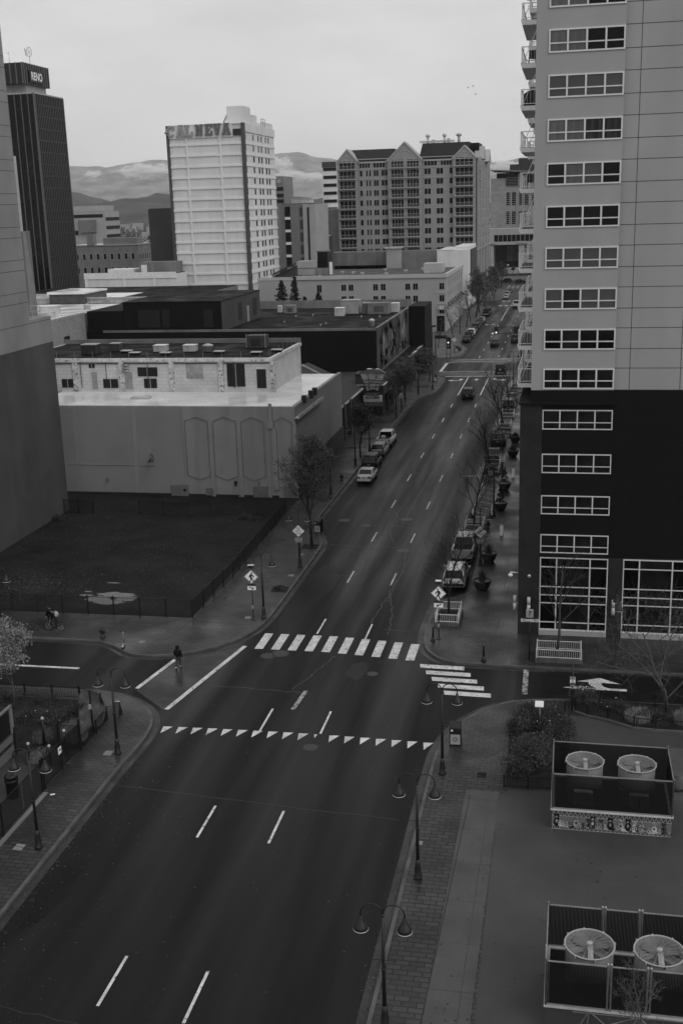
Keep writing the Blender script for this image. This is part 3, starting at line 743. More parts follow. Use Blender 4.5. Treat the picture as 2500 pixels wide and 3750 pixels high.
wall_light(3.5, 77.66, 2.5, 'white tube wall light on the brick pier between the two shop windows', (0,.5))

# ---------------- building at the left edge
lb = thing('block_building', 'windowless grey masonry building with dark painted base at the left edge', 'building', (-60,95,0))
part('wall', MB().box(-80,80,18.1,-52,108.5,20.7), lb_lite, lb); part('lower_wall', MB().box(-80,80,.1,-52.0,108.5,18.1), lb_dark, lb, 'dark painted lower wall')
part('upper_wall', MB().box(-80,80,20.7,-52.0,103.8,62), lb_lite, lb)
jg = MB()
for k in range(11):
    for z in (20.4+3.07*k, 19.4+3.07*k) if k else (20.38,): jg.box(-52.01,80,z-.022,-51.994,103.8 if z > 20.7 else 108.4,z+.022)
jg.box(-52.01,80,18.05,-51.99,108.4,18.1)
part('panel_joint', jg, M('joint_grey', .035, .9), lb)
pm = MB()
for a in ((84,6.5,9,2.2),(88,3.4,5,1.2),(98,2.9,3,1.0),(103,4.0,2.4,1.1)): pm.prismx([(a[0],a[1]),(a[0]+a[2],a[1]+.5),(a[0]+a[2]*.96,a[1]+a[3]+.4),(a[0]+a[2]*.1,a[1]+a[3])], -52.004, -51.997)
parts('repaint_patch', pm, M('repaint_grey', .066, .85, .1), lb)
t = thing('roof_railing', 'thin grey safety railing on the stepped roof of the left building', 'railing', (-56,106,20.7)); m = MB()
for z in (21.2,21.75): m.tube((-53,104.2,z),(-53,108.2,z),.03,n=5); m.tube((-53,108.2,z),(-66,108.2,z),.03,n=5)
for y in (104.2,106.2,108.2): m.tube((-53,y,20.7),(-53,y,21.75),.03,n=5)
for x in (-56,-59,-62): m.tube((x,108.2,20.7),(x,108.2,21.75),.03,n=5)
part('rails', m, galv, t)
cu2 = thing('mural_tower', 'slim pale building with curved painted pattern between left wall and dark glass tower', 'building', (-84,165,0))
part('wall', MB().box(-92,160,0,-79.9,162.4,28.5), M('mural_tower_wall', .16, .8, .1, .3), cu2); part('upper_wall', MB().box(-92,160.1,28.5,-80.1,160.7,39.2), M('mural_tower_pale', .42, .8, .08, .3), cu2)
m = MB(); m.prismx([(160.1,28.4),(160.9,28.4),(161.2,26),(161.9,22.5),(162.2,20),(162.3,12),(160.1,12)], -79.9, -79.885)
part('painted_curve', m, M('mural_grey', .24, .8, .1), cu2)

# ---------------- low grey building beside the vacant lot
lo = thing('lot_building', 'low grey painted building with white wet roof and hexagonal wall panels beside the vacant lot', 'building', (-42,128,0))
LX = lambda u: -55.33+(u-310)*.02188
LZ = lambda v: 10.14-(v-693)*.02196
part('wall', MB().box(-60,115.5,.1,-28.5,141,9.86), lotw, lo)
part('front_panel_wall', MB().box(LX(960),115.42,.1,-28.5,115.5,10.16), lotp, lo)
pn = MB(); pn.box(-60,115.5,9.86,LX(960),115.85,10.16); pn.box(LX(960),115.5,9.86,-28.5,115.85,10.16); pn.box(-28.86,115.85,9.86,-28.46,141,10.2); part('parapet', pn, lotp, lo)
part('roof', MB().box(-60,115.85,9.86,-28.86,141,9.98), roofw, lo, 'white wet flat roof reflecting the sky')
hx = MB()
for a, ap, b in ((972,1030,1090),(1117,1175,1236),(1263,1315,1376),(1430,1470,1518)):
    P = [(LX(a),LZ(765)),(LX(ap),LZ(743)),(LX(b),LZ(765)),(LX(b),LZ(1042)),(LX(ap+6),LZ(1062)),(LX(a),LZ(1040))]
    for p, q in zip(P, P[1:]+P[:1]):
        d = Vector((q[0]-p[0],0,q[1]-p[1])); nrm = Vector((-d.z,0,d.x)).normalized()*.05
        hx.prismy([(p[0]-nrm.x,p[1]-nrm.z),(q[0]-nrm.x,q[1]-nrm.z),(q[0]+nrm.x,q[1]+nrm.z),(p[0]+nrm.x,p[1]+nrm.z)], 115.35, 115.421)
part('hexagon_trim', hx, M('trim_grey_paint', .20, .8), lo)  # raised trim in a darker grey than the wall panels
pl = MB()
for a in (1092,1238,1384,1520): pl.box(LX(a)+.04,115.33,LZ(1150),LX(a)+.48,115.42,LZ(770))
for a in (375,690): pl.box(LX(a),115.46,LZ(1150),LX(a)+.5,115.5,LZ(710))
parts('pilaster', pl, lotp, lo)
part('base_course', MB().box(-60,115.35,.1,-30.6,115.5,.38), M('base_dark', .02, .85), lo)
ds = MB(); ds.box(LX(1408),115.15,LZ(765),LX(1424),115.33,LZ(675)); ds.box(LX(1402),115.1,LZ(797),LX(1430),115.33,LZ(765)); ds.box(LX(1420),115.2,LZ(1085),LX(1442),115.33,LZ(797)); ds.box(LX(1424),115.12,LZ(1105),LX(1446),115.33,LZ(1085)); part('downpipe', ds, lotp, lo)
sp_ = MB()
for u, v, a, b in ((880,1092,90,70),(1310,1092,74,74),(1465,1088,70,96),(945,1112,12,12),(1232,1140,16,9),(1062,1106,40,36),(534,1060,10,16),(1332,1066,12,22)): sp_.box(LX(u),115.29,LZ(v+b),LX(u+a),115.42,LZ(v))
parts('service_panel', sp_, M('service_paint', .16, .7, .2), lo)
cd = MB(); cd.box(LX(340),115.44,LZ(996),LX(800),115.5,LZ(992)); cd.box(LX(520),115.44,LZ(1150),LX(522),115.5,LZ(1080)); part('conduit', cd, lotp, lo)
text('house_number', '250', .32, signk, lo, (LX(1502),115.41,LZ(1079)), bold=.006)
ee = MB(); ee.box(-28.5,115.5,.1,-28.32,141,3.2); part('stone_base', ee, M('rubble_stone', .05, .9, .5, 2.5, fine=.4), lo)
gt = MB(); gt.box(-28.5,115.4,8.9,-28.0,128,9.0); gt.box(-28.05,115.4,9.0,-28.0,128,9.3); part('gutter_ledge', gt, offw, lo)
pst = MB()
for y in (119.2,122.6,124.6): pst.box(-28.6,y,9.9,-28.1,y+.5,10.75)
parts('roof_post', pst, blackm, lo)
t = thing('wall_lamp', 'black gooseneck lamp on the grey siding wall', 'wall lamp', (LX(790),115.4,LZ(960))); x, z = LX(790), LZ(955)
m = MB(); m.path([(x+.1,115.5,z-.3),(x+.1,115.2,z+.3),(x+.05,114.9,z+.55),(x,114.75,z+.35),(x,114.75,z)], .035); part('arm', m, blackm, t)
part('lamp_shade', MB().lathe([(.05,.1),(.1,.0),(.3,-.32)], (x,114.75,z), 14, cap=False), blackm, t)
t = thing('wall_lamp', 'dark round lamp low on the hexagon panel wall', 'wall lamp', (LX(1222),115.3,LZ(1075))); x, z = LX(1222), LZ(1072)
part('lamp_shade', MB().blob((x,115.2,z), (.2,.2,.2)), blackm, t); part('bracket', MB().box(x-.06,115.2,z-.4,x+.06,115.42,z-.1), blackm, t)
# penthouse on its roof
PX = lambda u: -60.6+(u-290)*.02384
PZ = lambda v: 14.0-(v-440)*.02235
ph = thing('roof_penthouse', 'flaking white block penthouse with dark louvres on the low grey building roof', 'building', (-47,134,9.98))
part('wall', MB().box(-66,126.5,9.98,-33.8,141.5,13.78), phw, ph)
m = MB(); m.box(-66.1,126.36,13.55,-33.66,141.6,13.95); part('parapet', m, php, ph)
part('roof', MB().box(-65.7,126.8,13.95,-34.1,141.3,13.99), roofd, ph); 
m = MB(); m.box(-66,141.2,13.95,-33.7,141.5,14.55); part('back_parapet', m, conc, ph)
m = MB()
for u in (382,630,893,1147,1410): m.box(PX(u),126.3,9.98,PX(u+26),126.5,13.55)
parts('pilaster', m, M('flaking_pilaster', .55, .85, .3, 1.2, .25, pattern='peel', pa=(3.4,.56,.35)), ph)
for u0, u1, v0, v1 in ((317,380,552,598),(540,618,552,600),(727,830,490,538),(757,823,550,600),(1190,1280,467,592),(470,500,470,492)):
    m = MB(); m.box(PX(u0),126.43,PZ(v1),PX(u1),126.5,PZ(v0)); lo_ = part('louvre', m, louvm, ph)
    f = MB(); f.box(PX((u0+u1)/2)-.05,126.40,PZ(v1),PX((u0+u1)/2)+.05,126.43,PZ(v0)); part('mullion', f, galv, lo_)
for u0, u1, v0, v1, mm in ((480,510,515,605,php),(657,697,515,605,php),(1340,1388,500,600,signk)):
    d = part('door', MB().box(PX(u0),126.44,PZ(v1),PX(u1),126.5,PZ(v0)), M('door_paint', .3, .7, .2) if mm is php else signk, ph)
    f = MB(); f.box(PX(u0)-.1,126.42,PZ(v1),PX(u0),126.5,PZ(v0-6)); f.box(PX(u1),126.42,PZ(v1),PX(u1)+.1,126.5,PZ(v0-6)); f.box(PX(u0)-.1,126.415,PZ(v0),PX(u1)+.1,126.5,PZ(v0-8)); part('frame', f, phw, d)
m = MB(); m.box(PX(980),126.45,PZ(550),PX(1066),126.5,PZ(468)); part('plaster_patch', m, M('bare_plaster', .36, .85, .35, 1.4), ph)
m = MB(); m.box(-66,126.38,13.3,-33.8,126.5,13.4)
for u in (425,560,780,1225): m.tube((PX(u),126.42,PZ(600)),(PX(u),126.42,PZ(440)),.04,n=5)
parts('pipe', m, M('rusty_pipe', .06, .8, .4), ph)
m = MB()
for i in range(14): m.tube((-65+2.3*i,126.6,13.9),(-65+2.3*i,126.6,14.75),.018,n=4)
for i in range(7): m.tube((-34.2,127.5+2.2*i,13.9),(-34.2,127.5+2.2*i,14.75),.018,n=4)
parts('roof_stanchion', m, galv, ph)
m = MB()
for k in range(3): m.tube((PX(648),126.3,PZ(478+15*k)),(PX(682),126.3,PZ(478+15*k)),.12,n=8)
part('duct', m, galv, ph)
def hvac(x, y, z, sx, sy, sz, label, m_=None, group='roof units on the flaking white penthouse', kind=0):
    t = thing('rooftop_unit', label, 'roof unit', (x,y,z), group); m_ = m_ or galv
    if kind == 1:
        part('drum', MB().lathe([(sx/2,0.05),(sx/2,sz*.7),(sx*.55,sz*.72),(sx*.55,sz*.85),(sx*.2,sz)], (x,y,z), 14), m_, t)
    else: part('casing', MB().bx((x,y,z+.08+sz/2), (sx,sy,sz)), m_, t)
    part('base', MB().bx((x,y,z+.04), (sx*1.05,sy*1.05,.08)), roofd, t)
    if kind == 2:
        g = MB(); 
        for i in range(6): g.box(x-sx*.25,y-sy/2-.03,z+.25*sz+i*sz*.09,x+sx*.25,y-sy/2,z+.25*sz+i*sz*.09+.06)
        part('grille', g, louvm, t); l_ = MB()
        for a in (-.5,.5): l_.bx((x+a*sx,y-sy*.5,z+sz*.6),(.08,.08,sz*1.2))
        part('frame', l_, galv, t)
    elif kind == 0:
        part('lid', MB().bx((x,y,z+.08+sz+.04), (sx*1.06,sy*1.06,.08)), whitem if m_ is offw else galv, t)
    return t
hvac(-57.6, 130.4, 13.99, 1.9, 1.6, 1.1, 'big dark unit at the left end of the flaking penthouse roof', M('dark_unit', .035, .6)); hvac(-55.4, 133, 13.99, 1.3, 1.2, .9, 'dark capped unit just right of the big dark roof unit', M('dark_unit2', .05, .6))
hvac(-49.3, 132.5, 13.99, 1.5, 1.4, .7, 'pale boxy vent near the middle of the penthouse roof', offw); hvac(-45.5, 132.5, 13.99, 1.5, 1.3, .7, 'pale boxy vent left of the round roof drum', offw)
hvac(-43.1, 132, 13.99, 1.2, 1.2, 1.0, 'round pale drum vent on the penthouse roof', offw, kind=1); hvac(-37.9, 136, 13.99, 2.4, 1.8, 1.5, 'large framed cooler standing above the penthouse back parapet', M('cooler_dark', .06, .6), kind=2)
for x, y, lb_ in ((-53.4,131.5,'low dark roof hatch near the dark units'),(-51.6,129.6,'low flat roof hatch near the pale vents'),(-47.6,129.4,'flat dark hatch between the two pale vents'),(-41.2,130.4,'flat dark hatch right of the round drum'),(-36.3,129.5,'wide flat hatch by the big framed cooler'),(-34.6+.2,131.8,'flat hatch at the right end of the penthouse roof')):
    t = thing('roof_hatch', lb_, 'roof hatch', (x,y,13.99), 'roof hatches on the flaking white penthouse'); part('lid', MB().bx((x,y,14.28), (1.3,1.0,.08)), offw, t); part('curb', MB().bx((x,y,14.11), (1.1,.8,.25)), roofd, t)
t = thing('skylight', 'pale low skylight on the white wet roof', 'skylight', (-48,121,9.98)); part('frame', MB().bx((-48,121.5,10.1), (2.2,1.1,.24)), offw, t); part('dome', MB().bx((-48,121.5,10.27), (2,.9,.1)), roofw, t)

# ---------------- dark building with the mural
mb_ = thing('mural_building', 'large black windowless building with a painted mural on its street wall', 'building', (-52,198,0))
part('wall', MB().box(-80,180,.1,-30.42,222,11.3), mur_s, mb_); part('mural_wall', MB().box(-30.42,179.98,.1,-30.28,217.1,11.62), mur_e, mb_)
part('roof', MB().box(-79.6,180.3,11.3,-30.6,221.6,11.36), roofd, mb_)
m = MB(); m.box(-77,179.95,11.3,-30.42,180.25,11.7); m.box(-30.6,180.25,11.62,-30.25,217,11.74); m.box(-77,221.6,11.3,-30.3,221.9,12.9); part('parapet', m, conc, mb_)
m = MB(); m.box(-73.2,180.06,11.37,-56.2,204.5,16.2); rbx = part('roof_block', m, mur_s, mb_)
part('roof_block_roof', MB().box(-73.3,180.0,16.2,-56.1,204.6,16.34), roofd, rbx)
part('end_wall', MB().box(-56.19,180.3,11.37,-56.15,204.3,16.18), M('charcoal_wall', .05, .8, .15, .4, fine=.1), rbx)
for x0, x1 in ((-70.6,-66.8),(-66.4,-65.1),(-59.2,-57.6)): part('louvre', MB().box(x0,180.0,12.1,x1,180.06,15.0), louvm, rbx)
for y0, y1 in ((190,192.4),(199.5,202)): part('louvre', MB().box(-56.15,y0,12.2,-56.1,y1,15.2), louvm, rbx)
part('door', MB().box(-56.15,195.3,11.4,-56.09,196.6,14.2), galv, rbx)
part('left_wing', MB().box(-79.7,180.02,11.37,-73.25,200,14.9), mur_s, mb_)
rm = random.Random(8); pl_, dk2 = MB(), MB()
def patch(mb, y, z, ry, rz, x, n=10, j=.35): mb.add([(x, y+ry*(1+rm.uniform(-j,j))*math.cos(2*math.pi*k/n), z+rz*(1+rm.uniform(-j,j))*math.sin(2*math.pi*k/n)) for k in range(n)], [tuple(range(n))])
for y, z, a, b in ((187.5,8.9,2.6,1.9),(193.6,9.4,.9,1.1),(195.4,8.8,1.0,1.0),(207.6,10.2,1.6,1.3),(209.8,8.4,2.2,1.9),(206.6,8.0,1.2,1.7)):
    for k in range(13):
        t = (k+.5)/13*2-1; hh = b*math.sqrt(1-t*t)*rm.uniform(.55,1.25)
        if rm.random() < .82: patch(pl_, y+t*a+rm.gauss(0,.12), z+rm.gauss(0,.3)*b, a*.10*rm.uniform(.6,1.3), hh, -30.262, 8, .3)
for _ in range(70): patch(pl_, rm.uniform(184,215), rm.uniform(5.0,9.4), rm.uniform(.14,.3), rm.uniform(.10,.24), -30.262, 5, .3)
for _ in range(60):
    y = rm.uniform(183,214); patch(dk2, y, rm.uniform(5.0,11.0), rm.uniform(.5,1.7), rm.uniform(.4,1.3), -30.268, 9, .5)
for y in (185.2,190.6,199.8,203,212): 
    z = 4.6
    for k in range(9): patch(dk2, y+rm.gauss(0,.25), z, .3, .5, -30.266, 7, .3); z += .75
part('mural_shapes', pl_, mur_l, mb_); part('mural_dark_shapes', dk2, mur_k, mb_)  # pale and dark shapes are both the mural's own paint
part('low_wing', MB().box(-30.28,180,.1,-27.6,217,4.25), mur_s, mb_); part('low_wing_roof', MB().box(-30.28,180.2,4.25,-27.9,217,4.31), roofd, mb_)
m = MB(); m.box(-27.9,180,4.25,-27.55,217,4.55); m.box(-30.28,179.98,4.31,-30.1,217,4.55); parts('low_parapet', m, M('parapet_grey', .09, .7, .3), mb_)
m = MB()
for k in range(5): m.box(-27.92,183+6.8*k,4.56,-27.53,187.6+6.8*k,4.60)
parts('parapet_cap', m, offw, mb_)
part('black_box', MB().box(-30.24,217.2,.1,-27.2,228.5,11.9), blackw, mb_)
m = MB()
for k in range(4): m.box(-27.6,186+7*k,.4,-27.56,189+7*k,3.2)
parts('shopfront', m, blackw, mb_)
MR = 'roof units on the black mural building'
hvac(-52.0, 211, 11.36, 1.9, 1.7, 1.5, 'small pale slatted cooler alone on the black mural building roof', M('unit_pale', .2, .6, .2), MR, 2)
hvac(-54.6, 213, 11.36, .8, .8, 1.2, 'thin pale stack left of the slatted cooler on the mural building', offw, MR); hvac(-41.2, 204.5, 11.36, 1.6, 1.8, 1.4, 'small pale hooded unit in front of the bigger hooded cooler', offw, MR)
hvac(-40.0, 209.5, 11.36, 3.3, 3, 2.4, 'large pale hooded cooler near the middle of the mural building roof', M('unit_mid', .3, .6, .2), MR); hvac(-36.9, 208.5, 11.36, 1.4, 2, 1.9, 'narrow grey unit between hooded cooler and long duct unit', M('unit_grey', .12, .6, .2), MR)
hvac(-34.4, 208, 11.36, 3.8, 2.4, 2.0, 'long grey package unit with sloped duct near the mural wall', M('unit_grey2', .16, .6, .2), MR, 2); hvac(-31.9, 211, 11.36, 1.4, 1.6, 1.6, 'small pale unit at the right corner of the mural building roof', offw, MR)
hvac(-31.9, 184.6, 11.36, .9, .9, 1.4, 'white ringed roof vent at the near corner of the mural building', offw, MR, 1)
rv = random.Random(3)
for k in range(9):
    x, y = rv.uniform(-54,-33), rv.uniform(184,218)
    t = thing('roof_vent', 'little white vent cap scattered on the black mural building roof', 'roof vent', (x,y,11.36), 'white vent caps on the mural building roof'); part('pipe', MB().tube((x,y,11.36),(x,y,11.66),.09), galv, t); part('cap', MB().lathe([(.17,.3),(.16,.38),(.02,.44)], (x,y,11.36), 8), offw, t)

# ---------------- motel with tiled roof and its sign
mo = thing('motel', 'low dark motel with sloping tiled roof between grey building and mural building', 'motel', (-36,155,0))
part('wall', MB().box(-46,144.5,.1,-30.6,171,4.6), M('motel_wall', .045, .8, .2), mo)
m = MB(); m.prismy([(-29.5,4.75),(-29.5,4.95),(-37.5,8.7),(-45.5,4.95),(-45.5,4.75)], 144.2, 161.5); part('roof', m, tilem, mo, 'dark ribbed tile roof')
m = MB(); m.box(-29.5,144.2,4.72,-29.36,161.5,4.96); part('eaves_gutter', m, offw, mo)
m = MB(); m.prismy([(-30.2,4.98),(-30.2,5.2),(-37.5,8.98),(-37.5,8.7)], 157.4, 157.7); part('roof_ridge_cap', m, offw, mo)
m = MB(); m.box(-31.6,167,.1,-29.4,170,6.1); m.box(-31.7,166.9,4.2,-29.3,170.1,4.3); m.box(-31.7,166.9,4.5,-29.3,170.1,4.6); m.box(-31.7,166.9,6.0,-29.3,170.1,6.2); part('stair_tower', m, conc_d, mo)
m = MB(); m.box(-36,165,3.3,-26.9,179.6,4.7); part('canopy', m, M('canopy_fascia', .04, .75, .15), mo); m = MB(); m.box(-36,165,4.7,-26.85,165.2,4.8); m.box(-27.1,165.2,4.7,-26.85,168.5,4.8); part('canopy_edge', m, offw, mo)
m = MB()
for y in (146.4,150.6): m.box(-30.6,y,.1,-29.2,y+1.2,5.0)
for y in (166,171,176): m.box(-27.6,y,.1,-27.1,y+.5,3.3)
parts('pillar', m, conc_d, mo)
for y in (148,152.4,155.4,158.4): window(mo, -30.6, y, 1.2, 1.5, 2.2, E0, blackm, pn_d, .08)
sg = thing('motel_sign', 'fan shaped illuminated motel sign with ROOMS board over the sidewalk', 'sign', (-28.4,165,.15)); SY = 164.2
m = MB(); m.prismy([(-30.3,6.72),(-26.6,6.62),(-27.7,4.05),(-28.45,4.32),(-29.3,4.05)], SY, SY+.9); fan = part('fan_panel', m, M('fan_plastic', .36, .5, .35, 1.0, .4), sg)
m = MB(); m.prismy([(-30.3,6.75),(-29.35,7.22),(-27.5,7.2),(-26.6,6.66)], SY+.05, SY+.85); part('crown', m, M('crown_paint', .16, .6, .3), sg)
m = MB(); y0 = SY-.05
for p, q in (((-30.35,6.75),(-29.33,4.02)),((-26.55,6.65),(-27.65,4.02)),((-30.35,6.75),(-26.55,6.65)),((-30.35,6.78),(-29.35,7.26)),((-29.35,7.26),(-27.5,7.24)),((-27.5,7.24),(-26.55,6.68)),((-29.1,6.7),(-28.9,4.2)),((-27.9,6.66),(-28.05,4.2)),((-29.9,5.7),(-27.0,5.65)),((-29.7,5.2),(-27.2,5.18)),((-29.5,4.7),(-27.4,4.7))): m.tube((p[0],y0,p[1]),(q[0],y0,q[1]),.035,n=5)
part('frame', m, blackm, fan); m = MB(); m.box(-29.3,SY-.06,7.2,-28.6,SY+.9,7.3); m.box(-28,SY-.06,7.18,-27.5,SY+.9,7.27); part('cap', m, offw, fan)
rl2 = random.Random(2); m = MB()
for k in range(26):
    z = rl2.uniform(4.4,6.5); hw = .55+(z-4.1)*.42; x = -28.45+rl2.uniform(-hw,hw)*.85; m.box(x-.1,SY-.012,z-.07,x+.12,SY-.002,z+.07)
part('faded_lettering', m, M('faded_letter', .15, .6), fan)
part('vacancy_box', MB().box(-29.4,SY,3.36,-27.6,SY+.8,4.05), signk, sg); text('vacancy_lettering', 'VACANCY', .42, M('neon_off', .4, .5), sg, (-28.5,SY-.012,3.62))
part('rooms_board', MB().box(-29.86,SY-.05,2.42,-27.17,SY+.85,3.32), M('rooms_face', .5, .5), sg); text('rooms_lettering', 'ROOMS', .52, signk, sg, (-28.5,SY-.065,3.08), sx=1.15, bold=.015)
m = MB()
for k, (a, b) in enumerate(((-29.5,-28.75),(-28.55,-27.5))): m.box(a,SY-.062,2.84,b,SY-.052,2.92)
m.box(-29.5,SY-.062,2.66,-29.1,SY-.052,2.71); m.box(-28.0,SY-.062,2.64,-27.55,SY-.052,2.69); m.box(-27.95,SY-.062,2.54,-27.6,SY-.052,2.58)
part('small_print', m, plate, sg)
part('parking_board', MB().box(-29.8,SY,1.68,-27.05,SY+.8,2.41), conc_d, sg)
text('parking_lettering', 'VALIDATED PARKING AT', .25, signg, sg, (-28.42,SY-.012,2.22)); text('parking_lettering', 'THE PARKING GALLERY', .25, signg, sg, (-28.42,SY-.012,1.92))
m = MB(); m.box(-28.9,SY+.2,.15,-28.6,SY+.5,1.68); m.box(-28.2,SY+.2,.15,-27.9,SY+.5,1.68); parts('post', m, blackm, sg)
# ---------------- hotel in the next block
ho = thing('hotel', 'four storey pale stucco hotel with black square windows and small awnings past the crossing', 'hotel', (-52,281,0)); HY = 281.
part('wall', MB().box(-77.5,HY,.1,-29.9,326,13.3), stuc, ho)
m = MB(); m.prism([(-68.6,HY-.3),(-29.6,HY-.3),(-29.6,326.3),(-30.4,326.3),(-30.4,HY+.5),(-68.6,HY+.5)], 13.3, 14.2); m.box(-77.6,HY-.1,13.3,-68.6,HY+.4,14.0); part('parapet', m, stuc2, ho)
part('roof', MB().box(-77,HY+.5,13.3,-30.4,325.6,13.4), M('hotel_roof', .05, .6, .5, .3, .4, rvar=.2), ho)
m = MB(); m.box(-32.3,HY-.12,9.55,-29.78,HY,9.8); m.box(-32.3,HY-.12,6.9,-29.78,HY,7.1); m.box(-29.9,HY,3.8,-29.8,326,4.0); parts('string_course', m, stuc2, ho)
m = MB(); m.prismy([(-77.5,13.4),(-71,16.2),(-71,13.4)], 296, 297.5)
for k in range(10): m.prismy([(-77.4+.65*k,13.5+.28*k),(-77.3+.65*k,13.5+.28*k),(-76.9+.65*k,14.4+.28*k),(-77.0+.65*k,14.4+.28*k)], 294.5, 296)
part('sloped_skylight', m, conc_d, ho)
for x, z in ((-62.3,10.1),(-56.05,10.4),(-54.2,10.4),(-56.05,7.55),(-54.2,7.55),(-48,10.4),(-46.1,10.4),(-48,7.5),(-46.1,7.5),(-39.95,10.4),(-38.05,10.4),(-39.95,7.45),(-38.05,7.45),(-31.55,10.4),(-31.55,7.5),(-31.55,4.55)):
    window(ho, x, HY, z, 1.25, 1.95 if x == -62.3 else 1.62, 0, stuc2, pn_d, .05, (.5,), (), .04)
for i in range(7):
    yy = 285.4+5.75*i
    for z in (10.75,8.15,5.4): window(ho, -29.9, yy, z, 1.3, 1.65, E0, stuc2, pn_d, .05, (.5,), (), .04)
    m = MB(); m.prismy([(-29.9,7.2),(-28.9,6.2),(-28.9,5.95),(-29.9,6.0)], yy-.2, yy+1.5); part('awning', m, M('awning_grey', .12, .8, .2) if i == 0 else bpy.data.materials['awning_grey'], ho)
m = MB(); m.prismx([(HY,6.5),(HY-.75,5.8),(HY-.75,5.5),(HY,5.55)], -31.8, -30.1); part('awning', m, offw, ho, 'striped white awning')
m = MB()
for k in range(4): m.prismx([(HY-.02,6.5),(HY-.77,5.8),(HY-.77,5.5),(HY-.76,5.5)], -31.7+.45*k, -31.5+.45*k)
part('awning_stripe', m, blackm, ho)
m = MB(); m.box(-32.2,HY-.03,.1,-30.3,HY,4.0); part('entrance', m, pn_d, ho)
m = MB(); m.box(-71.8,300,15.3,-66.2,306,17.0); m.box(-71.6,300.2,13.4,-66.4,305.8,15.3); part('roof_room', m, conc_l, ho)
m = MB(); m.box(-66.1,300,15.2,-63.4,304,19.4); part('glass_penthouse', m, darkg, ho); m = MB(); m.box(-66.3,299.8,19.4,-63.2,304.2,19.7); m.box(-66.4,299.7,13.4,-63.1,304.3,15.2); part('penthouse_frame', m, conc, ho)
m = MB(); m.box(-37.8,300,13.4,-32.8,306,15.8); part('stair_room', m, stuc2, ho)
hvac(-62.5, 300, 13.4, .7, .7, 3.2, 'slim white flue beside the glazed penthouse on the hotel roof', whitem, 'roof units on the stucco hotel')
rv = random.Random(9)
for k in range(8):
    x, y = -60+3.4*k, rv.uniform(292,315)
    t = thing('roof_vent', 'small pale vent on the dark hotel roof', 'roof vent', (x,y,13.4), 'vents on the hotel roof'); part('cap', MB().bx((x,y,13.95), (.9,.7,.3)), offw, t); part('pipe', MB().bx((x,y,13.6), (.5,.5,.4)), galv, t)
t = thing('skylight', 'flat white framed skylight on the hotel roof', 'skylight', (-66,292,13.4)); part('frame', MB().bx((-66,292,13.55), (4.4,2.6,.3)), offw, t); part('pane', MB().bx((-66,292,13.72), (3.9,2.1,.06)), darkg, t)

wb = thing('white_block', 'narrow white windowless building beyond the hotel', 'building', (-34,344,0))
part('wall', MB().box(-39.2,344,.1,-30,374,17.4), whiteb, wb); m = MB(); m.box(-34.2,344.5,17.4,-30.02,373.5,18.3); m.box(-39.3,343.9,17.4,-34.2,345,17.6); part('parapet', m, whitem, wb)
part('side_panel', MB().box(-30,352,9,-29.7,373,17.2), conc_d, wb)
for k in range(4): window(wb, -29.7 if k > 1 else -30, 349+6*k, 4.5, 1.4, 3.0, E0, blackm, pn_d, .06)
wl = thing('podium_wall', 'stained concrete podium behind the hotel roof', 'podium', (-60,370,0))
part('wall', MB().box(-76,366,0,-41,375.5,16.6), conc, wl); m = MB()
for k in range(3): m.box(-75+.0,365.9,11.2,-57.5,366,12.4)
part('garage_opening', m, darkg, wl); part('stair_room', MB().box(-57.4,362,0,-53,366,17.6), conc_l, wl); part('stair_roof', MB().box(-57.9,361.6,17.6,-52.5,366.2,18.0), offw, wl)
bk = thing('brick_row', 'long low pale brick street front in the next block', 'building', (-33,405,0))
part('wall', MB().box(-40,376,0,-29.95,440,15.9), conc, bk); part('cornice', MB().box(-40,375.8,15.9,-29.6,440.2,16.3), conc_l, bk)
for i in range(9):
    for z in (9.5,4.6): window(bk, -29.95, 379+6.8*i, z, 2.2, 3.4, E0, conc_l, darkg, .1, (.5,), (), .05)

# ---------------- apartment block with gables
ap = thing('gabled_apartments', 'large grey apartment block with three gables, dark roof and stacked balconies', 'apartment block', (-53,376,0)); AY = 376.5
part('wall', MB().box(-75.4,AY,0,-30.3,434,44.7), apt, ap)
def gable(x0, x1, za, z1=45.0, mat_=apt):
    xm = (x0+x1)/2; m = MB(); m.prismy([(x0,0),(x1,0),(x1,z1),(xm,za),(x0,z1)], AY-1.2, AY+6); b = part('gable_bay', m, mat_, ap)
    m = MB(); 
    for a, c in ((x0-.35,x0),(x1,x1+.35)): pass
    for s_, xa in ((1,x0),(-1,x1)): m.prismy([(xa-s_*.5,z1-.3),(xm,za+.35),(xm,za-.1),(xa-s_*.1,z1-.5)], AY-1.45, AY+6.2)
    part('gable_coping', m, aptt, b)
    a_ = MB(); n = 10; w_ = (x1-x0)*.27; zc = z1-.3
    P = [(xm+w_*math.cos(math.pi*k/n), zc+w_*math.sin(math.pi*k/n)) for k in range(n+1)]
    for p, q in zip(P, P[1:]): a_.tube((p[0],AY-1.22,p[1]),(q[0],AY-1.22,q[1]),.12,n=5)
    for k in (3,5,7): a_.tube((xm,AY-1.22,zc),(P[k][0],AY-1.22,P[k][1]),.07,n=4)
    a_.box(x0+.4,AY-1.3,zc-.25,x1-.4,AY-1.2,zc); part('arch_trim', a_, aptt, b)
    return b
BAYS = [(-75.1,-68.5,48.5),(-58.5,-47.6,50.1),(-37.5,-30.3,48.3)]
gb = [gable(*b) for b in BAYS]
m = MB(); m.prismx([(AY-.3,44.7),(AY-.3,45.0),(AY+9.5,48.9),(AY+22,48.9),(AY+30,44.7)], -72.5, -58.0); part('roof', m, slate, ap)
